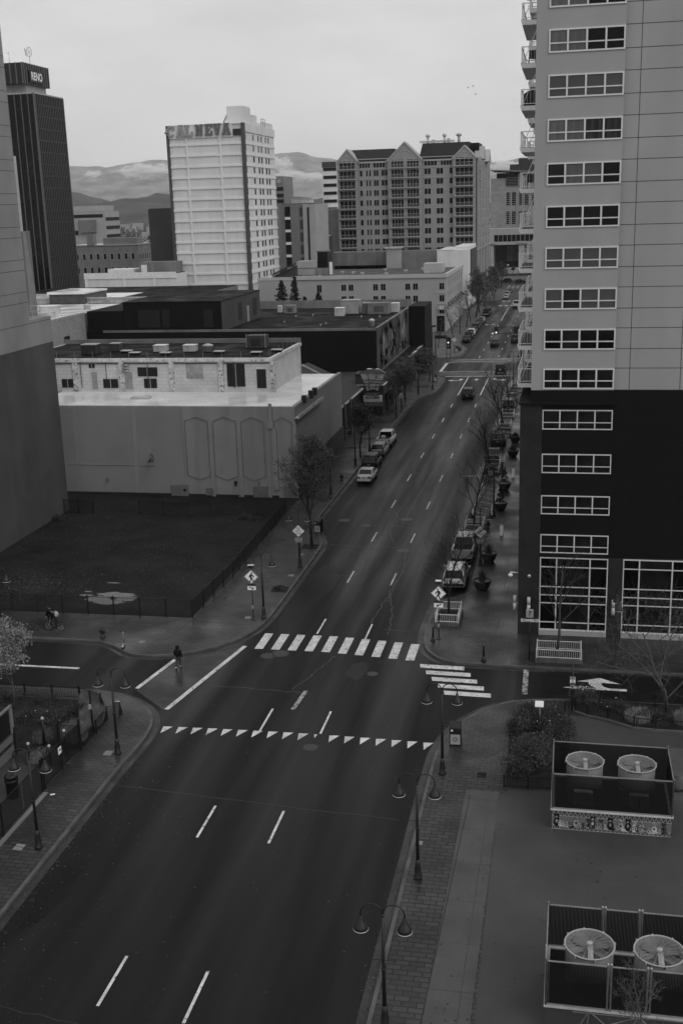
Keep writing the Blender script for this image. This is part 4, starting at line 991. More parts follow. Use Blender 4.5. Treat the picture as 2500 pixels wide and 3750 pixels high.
m = MB(); m.prismx([(AY-.3,44.7),(AY-.3,45.0),(AY+9.5,50.1),(AY+30,50.1),(AY+38,44.7)], -48.5, -33.2); part('roof', m, slate, ap)
m = MB(); m.box(-34.5,AY+16,44.7,-30.6,AY+30,50.0); part('roof_room', m, slate, ap)
m = MB(); m.prismx([(388,44.7),(395,49),(402,44.7)], -32, -28.9); m.prismx([(414,44.7),(421,49),(428,44.7)], -32, -28.9); parts('side_gable', m, aptt, ap)
m = MB(); m.prismx([(385,36),(385,45.3),(386,45.3),(386,36)], -30.3, -29.2)
for y in (380,392,404,418,430): m.box(-30.3,y,0,-29.6,y+1,44.7)
parts('side_pilaster', m, aptt, ap)
m = MB()
for k in range(13): m.box(-75.5,AY-.16,14.6+3.09*k-.14,-30.2,AY-.02,14.6+3.09*k+.1) if k in (0,8,9,10) else None
m.box(-75.5,AY-.3,44.2,-30.1,AY,44.75); parts('string_course', m, aptt, ap)
fl = [14.6+3.09*k for k in range(10)]
for k, z in enumerate(fl):
    if k == 9:
        for x, w_ in ((-68.0,3.6),(-63.5,4.0),(-46.9,4.2),(-41.6,3.6)): window(ap, x, AY, z+.3, w_, 2.1, 0, aptt, darkg, .1, (.25,.5,.75), (), .07)
        continue
    for x, w_ in ((-68.0,1.1),(-65.9,.75),(-64.9,.75),(-63.4,1.75),(-60.9,2.2),(-46.9,2.2),(-43.0,2.3),(-38.8,1.1)):
        h = 1.95; window(ap, x, AY, z+.75, w_, h, 0, aptt, darkg if (k*7+int(x*3)) % 4 else pn_g, .09, (.5,) if w_ > 1.2 else (), (), .06)
bal = {}
def abal(w_):
    if w_ not in bal:
        a, b, c = MB(), MB(), MB()
        a.box(0,-.9,-.16,w_,0,.06)
        b.box(0,-.88,1.02,w_,-.82,1.1); b.box(0,-.88,.1,w_,-.84,.16)
        n = max(3,int(w_/.45))
        for i in range(n+1): b.box(w_*i/n-.025,-.87,.1,w_*i/n+.025,-.83,1.05)
        for q in (0, w_-.06): b.box(q,-.88,1.02,q+.06,0,1.1)
        c.box(.2,-.03,.06,w_-.2,0,2.55)
        bal[w_] = a.mesh('balcony', aptt), b.mesh('railing', galv), c.mesh('door', darkg)
        d = MB()
        for i in range(5): d.box(.2+(w_-.4)*i/4-.05,-.06,.06,.2+(w_-.4)*i/4+.05,-.03,2.55)
        d.box(.2,-.06,2.5,w_-.2,-.03,2.6); bal[w_] += (d.mesh('door_frame', aptt),)
    return bal[w_]
for k in range(10):
    for x, w_ in ((-74.6,5.6),(-57.6,4.4),(-52.5,4.3),(-36.9,6.0)):
        b = abal(w_); z = 14.6+3.09*k
        o = place('balcony', b[0], ap, (x,AY-1.2,z)); sub('railing', b[1], o); d = sub('door', b[2], o); d2 = sub('door_frame', b[3], o)
for y in (382,395,407,421):
    for k in range(9):
        b = abal(4.4); z = 16.5+3.09*k; o = place('balcony', b[0], ap, (-30.3,y,z), E0); sub('railing', b[1], o); sub('door', b[2], o)
for i, (x, s_) in enumerate(((-47.5,.9),(-42,.8),(-37.2,1.15))):
    t = thing('roof_flue', ['capped white flue on the gabled apartment roof, leftmost of three','capped white flue on the gabled apartment roof, middle one','stout capped white flue on the gabled apartment roof, rightmost of three'][i], 'flue', (x,AY+16,50.1), 'flues on the gabled apartment roof')
    part('pipe', MB().tube((x,AY+16,50.1),(x,AY+16,52.4),.4*s_,n=10), offw, t); part('cap', MB().lathe([(.5*s_,2.2),(.85*s_,2.4),(.85*s_,2.9),(.4*s_,3.2)], (x,AY+16,50.1), 12), offw, t)
t = thing('roof_pipes', 'long run of pale roof pipes between the flues of the gabled apartments', 'pipes', (-40,AY+15,50.1)); m = MB(); m.box(-50,AY+14,50.5,-38.5,AY+14.6,51.1); m.box(-46,AY+13.5,50.1,-45,AY+14.8,51.4); m.box(-41,AY+13.5,50.1,-40,AY+14.8,51.6); part('pipe', m, offw, t)

# ---------------- casino tower
ca = thing('casino_tower', 'white casino tower with banded blank front and CAL NEVA roof letters', 'tower', (-95,300,0)); CY = 300.
part('wall', MB().box(-105.8,CY,0,-84.7,331.5,52.7), cnw, ca)
m = MB(); m.box(-105.95,CY-.3,0,-105.15,CY+1,52.75); m.box(-85.3,CY-.45,0,-84.55,CY+1.0,52.8); parts('dark_column', m, cnd, ca)
bz = [50.85-2.79*k for k in range(19)]
m = MB()
for z in bz[1:]:
    if z < 1: continue
    m.box(-105.15,CY-.26,z-.55,-100.6,CY,z); m.box(-100.1,CY-.26,z-.55,-91.4,CY,z); m.box(-90.9,CY-.26,z-.55,-85.3,CY,z); m.box(-84.7,CY+1.0,z-.55,-84.5,331.6,z)
part('floor_band', m, cnb, ca)
m = MB(); m.box(-100.6,CY-.30,0,-100.1,CY,49.6); m.box(-91.4,CY-.30,0,-90.9,CY,49.6)
for y in (311,318.9): m.box(-84.7,y,0,-84.46,y+.5,52.6)
parts('pilaster', m, cnb, ca)
m = MB(); m.box(-105.15,CY-.35,49.4,-87.6,CY,52.6); m.box(-84.7,CY+1,50.6,-84.45,331.6,52.75); part('sign_band', m, cnw, ca)
part('sign_end_box', MB().box(-87.4,CY-.5,49.7,-85.3,CY,51.3), blackm, ca)
for k in range(18):
    z = bz[k]-2.25
    if z < 3 : continue
    for y, w_ in ((300.9,1.0),(308.0,1.7),(313.3,1.7),(316.3,1.7),(321.0,1.7),(324.0,1.7)): window(ca, -84.7, y, z, w_, 1.6, E0, cnb, darkg, .06, (), (), .05)
m = MB(); m.box(-89.9,CY+3,52.7,-85.4,CY+10,57.2); m.box(-89.5,CY+10,52.7,-84.9,CY+14.5,55.4); m.box(-89,CY+24,52.7,-84.8,CY+31,54.2); rh = parts('roof_house', m, cnw, ca)
m = MB(); m.tube((-91.3,CY+3.2,52.7),(-89.9,CY+3.2,55.2),.12,n=5); m.tube((-90.8,CY+3.2,52.7),(-89.7,CY+3.2,55.0),.08,n=5)
for y in (319,321,323): m.tube((-84.9,y,52.7),(-84.9,y,55),.06,n=4)
m.box(-84.95,318.8,54.9,-84.85,323.2,55.0); m.box(-84.95,318.8,54,-84.85,323.2,54.1); part('ladder', m, blackm, rh)
m = MB()
rr = random.Random(1)
m.box(-105.1,CY-.45,52.6,-85.3,CY-.1,52.8)
part('roof_edge', m, whitem, ca)
def slab_letter(mb, ch, x0, x1, z0, z1, y0, y1):
    w_, h = x1-x0, z1-z0; st = .25*w_; sh = .14*h
    def b(a, c, d, e): mb.box(x0+a*w_, y0, z0+c*h, x0+d*w_, y1, z0+e*h)
    def q(p): mb.prismy([(x0+a*w_, z0+c*h) for a, c in p], y0, y1)
    if ch == 'A':
        q([(.0,0),(.42,0),(.42,.14),(.33,.14),(.37,.3),(.63,.3),(.60,.14),(.56,.14),(.56,0),(1,0),(1,.14),(.94,.14),(.72,.86),(.80,.86),(.80,1),(.28,1),(.28,.86),(.33,.86),(.08,.14),(0,.14)])
    elif ch == 'L': q([(0,0),(1,0),(1,.42),(.82,.42),(.72,.18),(.46,.16),(.46,.86),(.58,.86),(.58,1),(0,1),(0,.86),(.12,.86),(.12,.14),(0,.14)])
    elif ch == 'N': q([(0,0),(.42,0),(.42,.14),(.32,.14),(.32,.62),(.66,.0),(.90,0),(.90,.86),(1,.86),(1,1),(.58,1),(.58,.86),(.68,.86),(.68,.42),(.36,1),(0,1),(0,.86),(.1,.86),(.1,.14),(0,.14)])
    elif ch == 'E': q([(0,0),(1,0),(1,.4),(.82,.4),(.74,.17),(.44,.17),(.44,.42),(.66,.42),(.66,.6),(.44,.6),(.44,.84),(.74,.84),(.82,.64),(1,.64),(1,1),(0,1),(0,.86),(.12,.86),(.12,.14),(0,.14)])
    elif ch == 'V': q([(.32,0),(.66,0),(.92,.86),(1,.86),(1,1),(.58,1),(.58,.86),(.68,.86),(.54,.36),(.42,.86),(.5,.86),(.5,1),(0,1),(0,.86),(.08,.86)])
    elif ch == 'C':
        P, I = [], []; n = 18
        for k in range(n+1):
            t = R(40)+R(285)*k/n; P.append((.5+.5*math.cos(t), .5+.5*math.sin(t))); I.append((.54+.27*math.cos(t), .5+.32*math.sin(t)))
        for k in range(n): q([P[k],P[k+1],I[k+1],I[k]])
        b(.82,.6,1.0,.95)
for ch, u0, u1, v0, v1, mm in (('C',95,275,175,405,cnl),('A',295,495,160,395,cnl),('L',480,668,158,385,cnl),('N',700,885,150,375,cnl2),('E',902,1082,140,365,cnl2),('V',1078,1268,132,358,cnl2),('A',1255,1467,125,350,cnl2)):
    xx = lambda u: -105.92+(u-80)*.01300
    zc = lambda u, v: 52.8-(v-(175-(u-80)*.0365))*.0130
    m = MB(); um = (u0+u1)/2; slab_letter(m, ch, xx(u0)+.14, xx(u1)-.14, zc(um,v1), zc(um,v0), CY-.75, CY-.42); part('roof_letter', m, mm, ca)
m = MB(); m.blob((-105.5,CY-1.05,50.95), (.62,.15,.32)); part('club_plate', m, cnl, ca); text('club_lettering', 'Club', .5, signk, ca, (-105.5,CY-1.22,50.93))

# ---------------- dark glass tower with RENO box
rt = thing('glass_tower', 'dark glass office tower topped by a ribbed box reading RENO', 'office tower', (-150,305,0))
part('glass_wall', MB().box(-162,300,0,-142.4,317.7,62.6), rng, rt)
m = MB()
for k in range(11): m.box(-161.9+1.95*k-.09,299.72,0,-161.9+1.95*k+.09,300,62.7)
m.box(-142.75,299.7,0,-142.35,300.02,62.8)
part('mullions', m, rnm, rt)
m = MB()
for k in range(17): m.box(-142.4,300.2+1.08*k-.06,0,-142.16,300.2+1.08*k+.06,62.6)
m.box(-142.45,317.5,0,-142.1,317.8,62.7); part('side_mullions', m, rnm2, rt)
m = MB()
for k in range(20): m.box(-142.4,300.1,3.1*k+.9,-142.3,317.6,3.1*k+1.25)
part('floor_band', m, M('tower_spandrel', .025, .4, .2), rt)
m = MB(); m.box(-162,299.7,62.6,-142.2,317.8,62.95); part('roof_edge', m, galv, rt)
part('neck', MB().box(-160,303,62.9,-145.9,315,66), M('neck_concrete', .3, .8, .08), rt)
bxm = part('crown_box', MB().box(-160,300.5,65.4,-145.2,316.2,70.7), M('crown_box_dark', .016, .5, .2), rt)
m = MB()
for k in range(12): m.box(-145.2,300.7+1.36*k,65.3,-145.0,301.0+1.36*k,70.8)
for k in range(9): m.box(-159.6+1.75*k,300.3,65.3,-159.3+1.75*k,300.5,70.8)
part('rib', m, rnm, bxm)
part('sign_panel', MB().box(-145.05,303.2,66.0,-144.7,311.6,69.0), M('sign_panel_black', .006, .4), rt); text('sign_lettering', 'RENO', 2.9, signw, rt, (-144.66,307.4,67.5), (0,1,0), (0,0,1), sx=.86, bold=.05)
m = MB(); m.lathe([(.55,-.05),(.55,.05)], (-151,308,72.9), 12, 'y'); 
t = thing('roof_antenna', 'round antenna frame on a mast above the RENO box', 'antenna', (-148,311,70.7)); m = MB(); m.tube((-148,311,70.7),(-148,311,73.2),.09,n=5)
for k in range(12): a, b = R(30*k), R(30*k+30); m.tube((-148+.75*math.cos(a),311,74.6+1.3*math.sin(a)),(-148+.75*math.cos(b),311,74.6+1.3*math.sin(b)),.07,n=4)
for k in range(3): a = R(60*k+30); m.tube((-148+.75*math.cos(a),311,74.6+1.3*math.sin(a)),(-148-.75*math.cos(a),311,74.6-1.3*math.sin(a)),.05,n=4)
m.tube((-149.2,311,75.6),(-148.9,311,73.6),.16,n=4); part('frame', m, galv, t)
for i, (x, h) in enumerate(((-156.2,4.2),(-152.6,3.8))):
    t = thing('roof_antenna', ['whip antenna with stubs at the left of the RENO box roof','plain thin whip antenna on the RENO box roof'][i], 'antenna', (x,308,70.7)); m = MB(); m.tube((x,308,70.7),(x,308,70.7+h),.08,.04,n=5)
    if i == 0:
        for z in (72,72.6,73.2): m.box(x-.4,307.9,z,x+.4,308.1,z+.18)
    else: m.box(x-.4,307.95,74.2,x+.1,308.05,74.3)
    part('mast', m, galv, t)

# ---------------- other far buildings
def simple(name, label, cat, x0, x1, y0, y1, z, mt, roof=None, extra=None):
    t = thing(name, label, cat, ((x0+x1)/2, y0, 0)); part('wall', MB().box(x0,y0,0,x1,y1,z), mt, t)
    if roof: part('roof', MB().box(x0+.3,y0+.3,z,x1-.3,y1-.3,z+.12), roof, t)
    return t
b = simple('low_white_building', 'long low white building with blank panels in front of the casino tower', 'building', -128.1, -102.3, 290, 299, 15.0, whiteb, roofd)
m = MB()
for x in (-128.1,-117.2,-108.8): m.box(x,289.85,0,x+.7,290,14.0)
m.box(-128.2,289.8,13.9,-102.2,290,15.5); parts('trim', m, whitem, b)
m = MB(); m.box(-113,292,15,-103,298,18.0); part('roof_room', m, conc, b); m = MB(); m.box(-122.4,292.5,15,-115,298,16.3); m.box(-112.6,291.9,15.2,-111,292,17.3); parts('roof_box', m, whitem, b)
b = simple('dark_box_building', 'plain dark block rising behind the casino tower', 'building', -116.3, -106.2, 310, 330, 31.7, conc_d, roofd)
b = simple('cmu_building', 'pale concrete block building next to the left wall roofs', 'building', -100, -80.05, 150, 179.9, 14.3, whitec, roofw)
m = MB(); m.box(-80.35,150,14.3,-80.0,179.9,14.75); part('parapet', m, whitec, b); window(b, -80.0, 171, 10.2, 2.2, 1.5, E0, galv, louvm, .06)
m = MB(); m.prismy([(-90,14.4),(-83,14.4),(-83,15.4),(-90,15.1)], 172, 176); m.box(-96,168,14.4,-91,175,15.3); m.path([(-84,160,14.4),(-83.4,160,15.2),(-82,160,15.4),(-81.4,160,14.6)], .3, 8); parts('roof_duct', m, offw, b)
b = simple('balustrade_building', 'low building with white roofs and pale balustrade parapet', 'building', -135, -84, 232, 285, 12.0, conc, roofd)
part('white_roof', MB().box(-135,233,12.12,-101,262,12.2), roofw, b)
m = MB(); m.box(-135,231.8,12.0,-84,232.2,12.35); m.box(-135,231.8,13.1,-84,232.2,13.4)
for k in range(170): m.box(-135+.3*k,231.9,12.35,-135+.3*k+(.14 if (k//14) % 3 else .3),232.1,13.1)
part('balustrade', m, offw, b); m = MB(); m.box(-110.6,231,12,-102.4,243,14.2); part('penthouse', m, M('penthouse_brown', .10, .8, .2), b); m = MB(); m.prismy([(-110.9,14.2),(-102.2,14.2),(-102.2,14.5),(-110.9,14.7)], 230.6, 243.2); part('penthouse_roof', m, roofw, b)
rv = random.Random(21)
for i, (x, lb_) in enumerate(((-99,'stack of pale roof panels beside the balustrade'),(-107.5,'white mushroom vent before the brown penthouse'),(-95,'pale domed fan by the balustrade roofs'))):
    hvac(x, 215 if i != 0 else 205, 12.2, 4.5 if i == 0 else 1.4, 3 if i == 0 else 1.4, 1.6 if i == 0 else 1.2, lb_, offw, 'roof units on the white roofs', 0 if i == 0 else 1)
b = simple('service_roofs', 'low flat roofs with white membrane between block building and balustrade', 'building', -135, -80.2, 181, 231, 12.1, conc, roofd)
part('white_roof', MB().box(-130,186,12.22,-92,228,12.3), roofw, b)
b = simple('brick_office', 'pale brown brick office with square windows beside the dark glass tower', 'building', -163, -139.8, 360, 372.6, 21.0, brickm, roofw)
m = MB(); m.box(-151.5,360.2,21,-139.9,366,23.1); m.box(-157,359.6,21,-154.6,362,24.4); part('upper_wall', m, brickm, b); m = MB(); m.box(-163.2,359.8,20.7,-139.6,372.8,21.1); part('cornice', m, conc_l, b)
for k in range(9):
    for z in (16.2,11.8): window(b, -161.5+2.45*k, 360, z, 1.1, 2.0, 0, conc_l, darkg, .1, (), (), .05)
for k in range(6): window(b, -139.8, 360.9+1.95*k, 16.0, .9, 2.0, E0, conc_l, darkg, .1, (), (), .05)
b = simple('striped_office', 'white office block with dark window strips near the distant trees', 'building', -232, -208.4, 500, 517, 32.2, conc_l, conc)
m = MB()
for z in (29.2,25.4,21.6,18): m.box(-208.4,500.5,z-1.1,-208.2,516.5,z+.3)
m.box(-232,499.8,29.6,-209.5,500,31); m.box(-232,499.8,22,-222,500,24); parts('window_strip', m, darkg, b); m = MB(); m.box(-226,505,32.2,-212,520,34.8); part('roof_room', m, conc_l, b)
m = MB(); m.box(-221,498.6,23,-213,500,28.6); part('billboard', m, conc, b)
b = simple('grey_office', 'grey mid rise with dark stair glazing right of the casino tower', 'building', -84.4, -77.4, 334, 356, 32.0, M('grey_office_wall', .17, .8, .08, .3), roofd)
part('corner_column', MB().box(-77.4,333.5,0,-73.7,352,31.9), conc_l, b); part('glazing_strip', MB().box(-76.0,333.3,12,-75.5,333.5,31), darkg, b)
m = MB()
for k in range(5): m.box(-82.9,333.85,14+3.6*k,-81.3,334,16.9+3.6*k)
parts('stair_glazing', m, darkg, b); m = MB()
for k in range(5): m.box(-82.9,333.7,13.2+3.6*k,-81.3,333.9,13.95+3.6*k)
parts('spandrel', m, whitem, b)
m = MB()
for k in range(5): m.box(-78.5,333.9,14+3.6*k,-77.5,334,16.6+3.6*k)
parts('side_panel', m, conc_d, b)
t = hvac(-80, 345, 32.1, 6, 4, 1.2, 'pale roof units on the grey mid rise', offw, None)
b = simple('logo_tower', 'distant slim block with a faint emblem peeking past the casino tower', 'building', -112, -104.4, 420, 435, 42.3, M('logo_tower_wall', .2, .8, .1), conc)
m = MB()
for z in (37.4,35,33): m.box(-107,419.8,z,-104.4,420,z+1.2)
parts('window_strip', m, darkg, b); m = MB(); m.lathe([(.75,0),(.75,-.2)], (-106,419.9,40.6), 10, 'y'); part('emblem', m, conc_l, b)
b = simple('plain_block', 'plain pale block behind the grey mid rise', 'building', -94, -70, 420, 450, 30.2, conc, roofw)
b = simple('white_roof_annex', 'low annex with bright white roof between grey mid rise and apartments', 'building', -80.4, -75.5, 352, 366, 22.0, conc_d, roofw)
b = simple('banded_office', 'white office with dark window bands left of the gabled apartments', 'building', -96.1, -86, 450, 470, 48.2, whiteb, conc)
m = MB()
for k in range(7): m.box(-95.6,449.8,45.8-3.0*k-1.2,-90.4,450,45.8-3.0*k)
parts('window_strip', m, darkg, b); part('top_band', MB().box(-96.1,449.9,45.9,-90.4,450,48), conc_d, b)
# court building, bridge gallery and dark tower at the end of the street
b = thing('court_building', 'pale stone court building with gridded windows and flat projecting roof at street end', 'building', (-25,570,0))
part('wall', MB().box(-38.8,570,0,-8,600,42.0), M('court_stone', .27, .8, .06, .3, pattern='bricks', pa=(2.4,1.2,.03,.85)), b); part('glass_storey', MB().box(-36,570.5,42,-8,598,44.4), darkg, b)
m = MB(); m.prismy([(-38.7,45.6),(-8,43.6),(-8,44.4),(-38.7,46.0)], 567, 600); part('roof', m, conc, b); part('tall_glazing', MB().box(-31.4,569.7,38.3,-8,570,42.3), darkg, b)
for x in (-31.4,-25.4,-19.4,-13.4):
    for z in (29.2,20.3): window(b, x, 570, z, 5.0, 6.5, 0, conc_l, darkg, .2, (.36,.48,.52), (.15,.3,.45,.6,.75,.9), .15)
m = MB()
for k in range(6): m.box(-31.4,569.5,38.6+.7*k,-8,569.72,38.7+.7*k)
for x in (-25.6,-19.6,-13.4): m.box(x,569.45,38.3,x+.5,569.75,44)
part('louvre_bars', m, conc_l, b)
b = simple('dark_tower', 'distant dark glass tower stepping up behind the court building', 'building', -31.5, -8, 604, 640, 49.3, M('dark_tower_glass', .02, .3, .4, .1, .4), None)
part('upper_wall', MB().box(-27.2,604.5,49.3,-8,640,52.2), bpy.data.materials['dark_tower_glass'], b)
b = thing('street_gallery', 'pale gallery bridging the street end on square columns', 'building', (-25,535,0))
m = MB(); m.box(-37.4,535,16.4,-8,546,19.2); m.box(-37.4,534.6,12.0,-8,546,13.4); m.box(-37.4,535,13.4,-34.9,546,16.4); part('upper_wall', m, conc_l, b)
part('window_strip', MB().box(-34.9,535.3,13.4,-8,546,16.4), darkg, b); m = MB()
for k in range(10): m.box(-34.9+2.0*k,535.1,13.4,-34.75+2.0*k,535.3,16.4)
part('mullions', m, conc_l, b); m = MB(); m.box(-38,534.2,12.5,-34,547,13.5); m.box(-24.4,534.2,12.5,-20.2,547,13.5); parts('capital', m, conc_l, b)
for x in (-36.4,-23.6): part('column', MB().box(x,535,0,x+(1.5 if x < -30 else 2.7),546,12.0), conc_l, b)
part('back_wall', MB().box(-36,548,0,-8,549,12), conc_d, b); part('shopfront', MB().box(-29.6,547.8,4,-24.8,548,11), conc, b)
b = simple('screen_wall', 'light grey screen wall in front of the gallery columns', 'wall', -28.6, -22.6, 508, 508.4, 3.2, conc_l)
for i, x in enumerate((-33.2,-26.6)):
    t = thing('globe_lamp', ['white globe lamp left of the light screen wall','white globe lamp before the light screen wall'][i], 'street lamp', (x,503,.15)); part('pole', MB().tube((x,503,.15),(x,503,4.2),.1,n=6), blackm, t); part('globe', MB().blob((x,503,4.5), (.32,.32,.4)), whitem, t)
t = thing('low_hedge', 'dark clipped hedge along the far street bend', 'hedge', (-25,498,.15)); m = MB(); rh_ = random.Random(4); m.box(-36,499,.15,-14,500,.9)
for k in range(700): m.leaf((rh_.uniform(-36,-14),rh_.uniform(498.9,500.1),.9+rh_.uniform(-.4,.15)), .3, rh_)
part('foliage', m, fol_d, t)
# ---------------- mountains, clouds, wood, haze
NOISE_GAIN = 1.
def ridge(name, x0, x1, y0, dep, prof, mt, seed, nx=150, ny=26, rough=.16, k=1.):
    m = MB(); vs = []; fq = 1/k; prof = [(a*k, CAMZ+(b-CAMZ)*k) for a, b in prof]; x0 *= k; x1 *= k
    for j in range(ny+1):
        t = j/ny
        for i in range(nx+1):
            x = x0+(x1-x0)*i/nx
            for (xa, za), (xb, zb) in zip(prof, prof[1:]):
                if xa <= x <= xb: h = za+(zb-za)*(x-xa)/(xb-xa); break
            sh = math.sin(min(1, t*1.6)*math.pi/2)**1.2 if t < .63 else 1-(t-.63)*1.2
            n_ = noise.fractal(Vector((x*.0016*fq+seed, t*2.2, seed)), 1.0, 2.1, 5)
            gl = abs(noise.noise(Vector((x*.0045*fq+seed, t*.8, 3.)))) * (1-t)*.5
            vs.append((x, y0+dep*t, max(-2, h*sh*(1+rough*n_*(1-.6*sh)-gl*.9*(sh*(1-sh)*4))+ (k*22*noise.fractal(Vector((x*.006*fq+seed,t*3,7.)),1.,2.1,4) if sh > .05 else 0))))
    fs = [(j*(nx+1)+i, j*(nx+1)+i+1, (j+1)*(nx+1)+i+1, (j+1)*(nx+1)+i) for j in range(ny) for i in range(nx)]
    m.add(vs, fs, True); struct(name, m, mt)
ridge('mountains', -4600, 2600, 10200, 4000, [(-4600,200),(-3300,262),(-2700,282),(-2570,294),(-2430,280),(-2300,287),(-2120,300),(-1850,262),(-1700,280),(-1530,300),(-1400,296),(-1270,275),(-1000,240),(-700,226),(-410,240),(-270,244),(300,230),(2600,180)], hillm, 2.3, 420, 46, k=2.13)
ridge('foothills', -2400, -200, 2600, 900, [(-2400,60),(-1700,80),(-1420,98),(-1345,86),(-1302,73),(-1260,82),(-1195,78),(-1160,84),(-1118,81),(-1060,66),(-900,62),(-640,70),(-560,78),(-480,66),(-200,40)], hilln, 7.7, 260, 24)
vl = bpy.data.materials.new('low_cloud'); vl.use_nodes = True; q = vl.node_tree; q.nodes.clear()
ov = _n(q, 'ShaderNodeOutputMaterial'); pv = _n(q, 'ShaderNodeVolumePrincipled'); pv.inputs['Color'].default_value = (1,1,1,1); pv.inputs['Anisotropy'].default_value = .0
tcv = _n(q, 'ShaderNodeTexCoord'); ln3 = _n(q, 'ShaderNodeVectorMath', operation='LENGTH'); q.links.new(tcv.outputs['Object'], ln3.inputs[0])
oi = _n(q, 'ShaderNodeObjectInfo'); av = _n(q, 'ShaderNodeVectorMath', operation='ADD'); q.links.new(tcv.outputs['Object'], av.inputs[0]); q.links.new(oi.outputs['Location'], av.inputs[1])
nv = _n(q, 'ShaderNodeTexNoise'); nv.inputs['Scale'].default_value = 2.6; nv.inputs['Detail'].default_value = 5; nv.inputs['Roughness'].default_value = .6; q.links.new(av.outputs[0], nv.inputs['Vector'])
def mth(op, a_, b_):
    n_ = _n(q, 'ShaderNodeMath', operation=op)
    for i_, x_ in ((0,a_),(1,b_)):
        if hasattr(x_, 'links'): q.links.new(x_, n_.inputs[i_])
        else: n_.inputs[i_].default_value = x_
    return n_.outputs[0]
dn = mth('ADD', mth('SUBTRACT', .62, ln3.outputs['Value']), mth('MULTIPLY', mth('SUBTRACT', nv.outputs['Fac'], .5), 3.2))
dn = mth('MULTIPLY', mth('MINIMUM', mth('MAXIMUM', dn, 0.), .6), .10)
q.links.new(dn, pv.inputs['Density']); q.links.new(pv.outputs[0], ov.inputs['Volume'])
hz = bpy.data.materials.new('haze_air'); hz.use_nodes = True; q = hz.node_tree; q.nodes.clear()
ov = _n(q, 'ShaderNodeOutputMaterial'); pv = _n(q, 'ShaderNodeVolumePrincipled'); pv.inputs['Color'].default_value = (.95,.95,.95,1); pv.inputs['Density'].default_value = 4.5e-5; pv.inputs['Anisotropy'].default_value = 0.
q.links.new(pv.outputs[0], ov.inputs['Volume'])
HAZE = True
if HAZE: solo('haze', MB().box(-16500,-160,-3,16500,16200,700), hz, kind='stuff')
# ================================================================== STREET FURNITURE
Z = .15
def street_lamp():
    t = thing('street_lamp', 'double arm street lamp', 'street lamp', (0,0,0))
    part('base', MB().lathe([(.2,0),(.2,.1),(.15,.16),(.16,.5),(.12,.62),(.13,.72),(.095,1.0)], n=14), blackm, t, local=True)
    m = MB(); m.path([(0,0,.95),(0,0,2.6),(0,0,4.95)], [.085,.07,.05], 8); m.lathe([(.085,2.55),(.1,2.6),(.085,2.66)]); m.lathe([(.05,4.85),(.075,4.9),(.05,4.97)])
    part('pole', m, blackm, t, local=True)
    m = MB()
    for s in (-1,1): m = MB(); m.path([(0,0,4.9)]+[(s*(.41-.41*math.cos(R(a))),0,4.98+.41*math.sin(R(a))) for a in range(0,181,18)]+[(s*.82,0,4.8)], .03, 6); part('arm', m, blackm, t, local=True)
    part('banner_bar', MB().box(-.5,-.012,2.98,.5,.012,3.0), blackm, t, local=True)
    for s in (-1,1):
        sh = part('lamp_shade', MB().lathe([(.04,4.86),(.07,4.83),(.075,4.74),(.11,4.70),(.12,4.62),(.18,4.56),(.20,4.50),(.255,4.42),(.285,4.30),(.28,4.30),(.19,4.46),(0,4.5)], (s*.82,0,0), 16, cap=False), blackm, t, local=True)
        part('rim', MB().lathe([(.289,4.285),(.289,4.30),(.27,4.30),(.262,4.285),(.289,4.285)], (s*.82,0,0), 20, cap=False), whitem, sh, local=True)
    return t
lamps = [(-6.3,56.1,0,'double street lamp beside the solar litter bin on the corner'),(-6.34,46.0,0,'double street lamp on the right kerb level with the first dog mural enclosure'),(-6.3,35.95,0,'nearest double street lamp, at the bottom of the right kerb'),
 (-7.1,93.5,0,'double street lamp carrying the right PED SAFETY ZONE sign'),(-7.0,109.8,0,'double street lamp beside the hatched bay and spiral topiary bowls'),(-7.2,127.8,0,'double street lamp carrying the SPEED LIMIT 20 sign'),
 (-9.2,160.2,0,'double street lamp standing by the paired white rail planters'),(-9.4,198.5,0,'double street lamp near the arrows at the far crossing, right kerb'),
 (-25.2,55.9,0,'double street lamp on the left corner near the curved kerb'),(-25.3,45.8,0,'double street lamp overlapping the tall black fence at lower left'),(-22.5,78.7,0,'double street lamp behind the left pedestrian crossing sign'),
 (-22.65,91.5,0,'double street lamp carrying the left PED SAFETY ZONE sign'),(-25.3,117.5,0,'double street lamp against the low grey building flank'),(-25.25,132.2,0,'double street lamp beside the black parked car and leafy tree'),
 (-24.75,139.6,0,'double street lamp beside the white parked pickup'),(-24.9,163.8,0,'double street lamp beside the ROOMS sign'),(-22.6,190.4,0,'double street lamp on the left bulb out before the far crossing'),
 (-41.3,72.9,0,'double street lamp cut by the left frame edge near the cyclists'),(3.57,72.6,90,'street lamp seen end on before the two shop windows')]
LP = street_lamp(); LP.location = (lamps[0][0],lamps[0][1],Z); LP['label'] = lamps[0][3]; LP['group'] = 'double arm street lamps'; LP.rotation_euler = (0,0,R(2))
for x, y, a, lb_ in lamps[1:]: dup(LP, (x,y,Z), R(a+2), lb_)
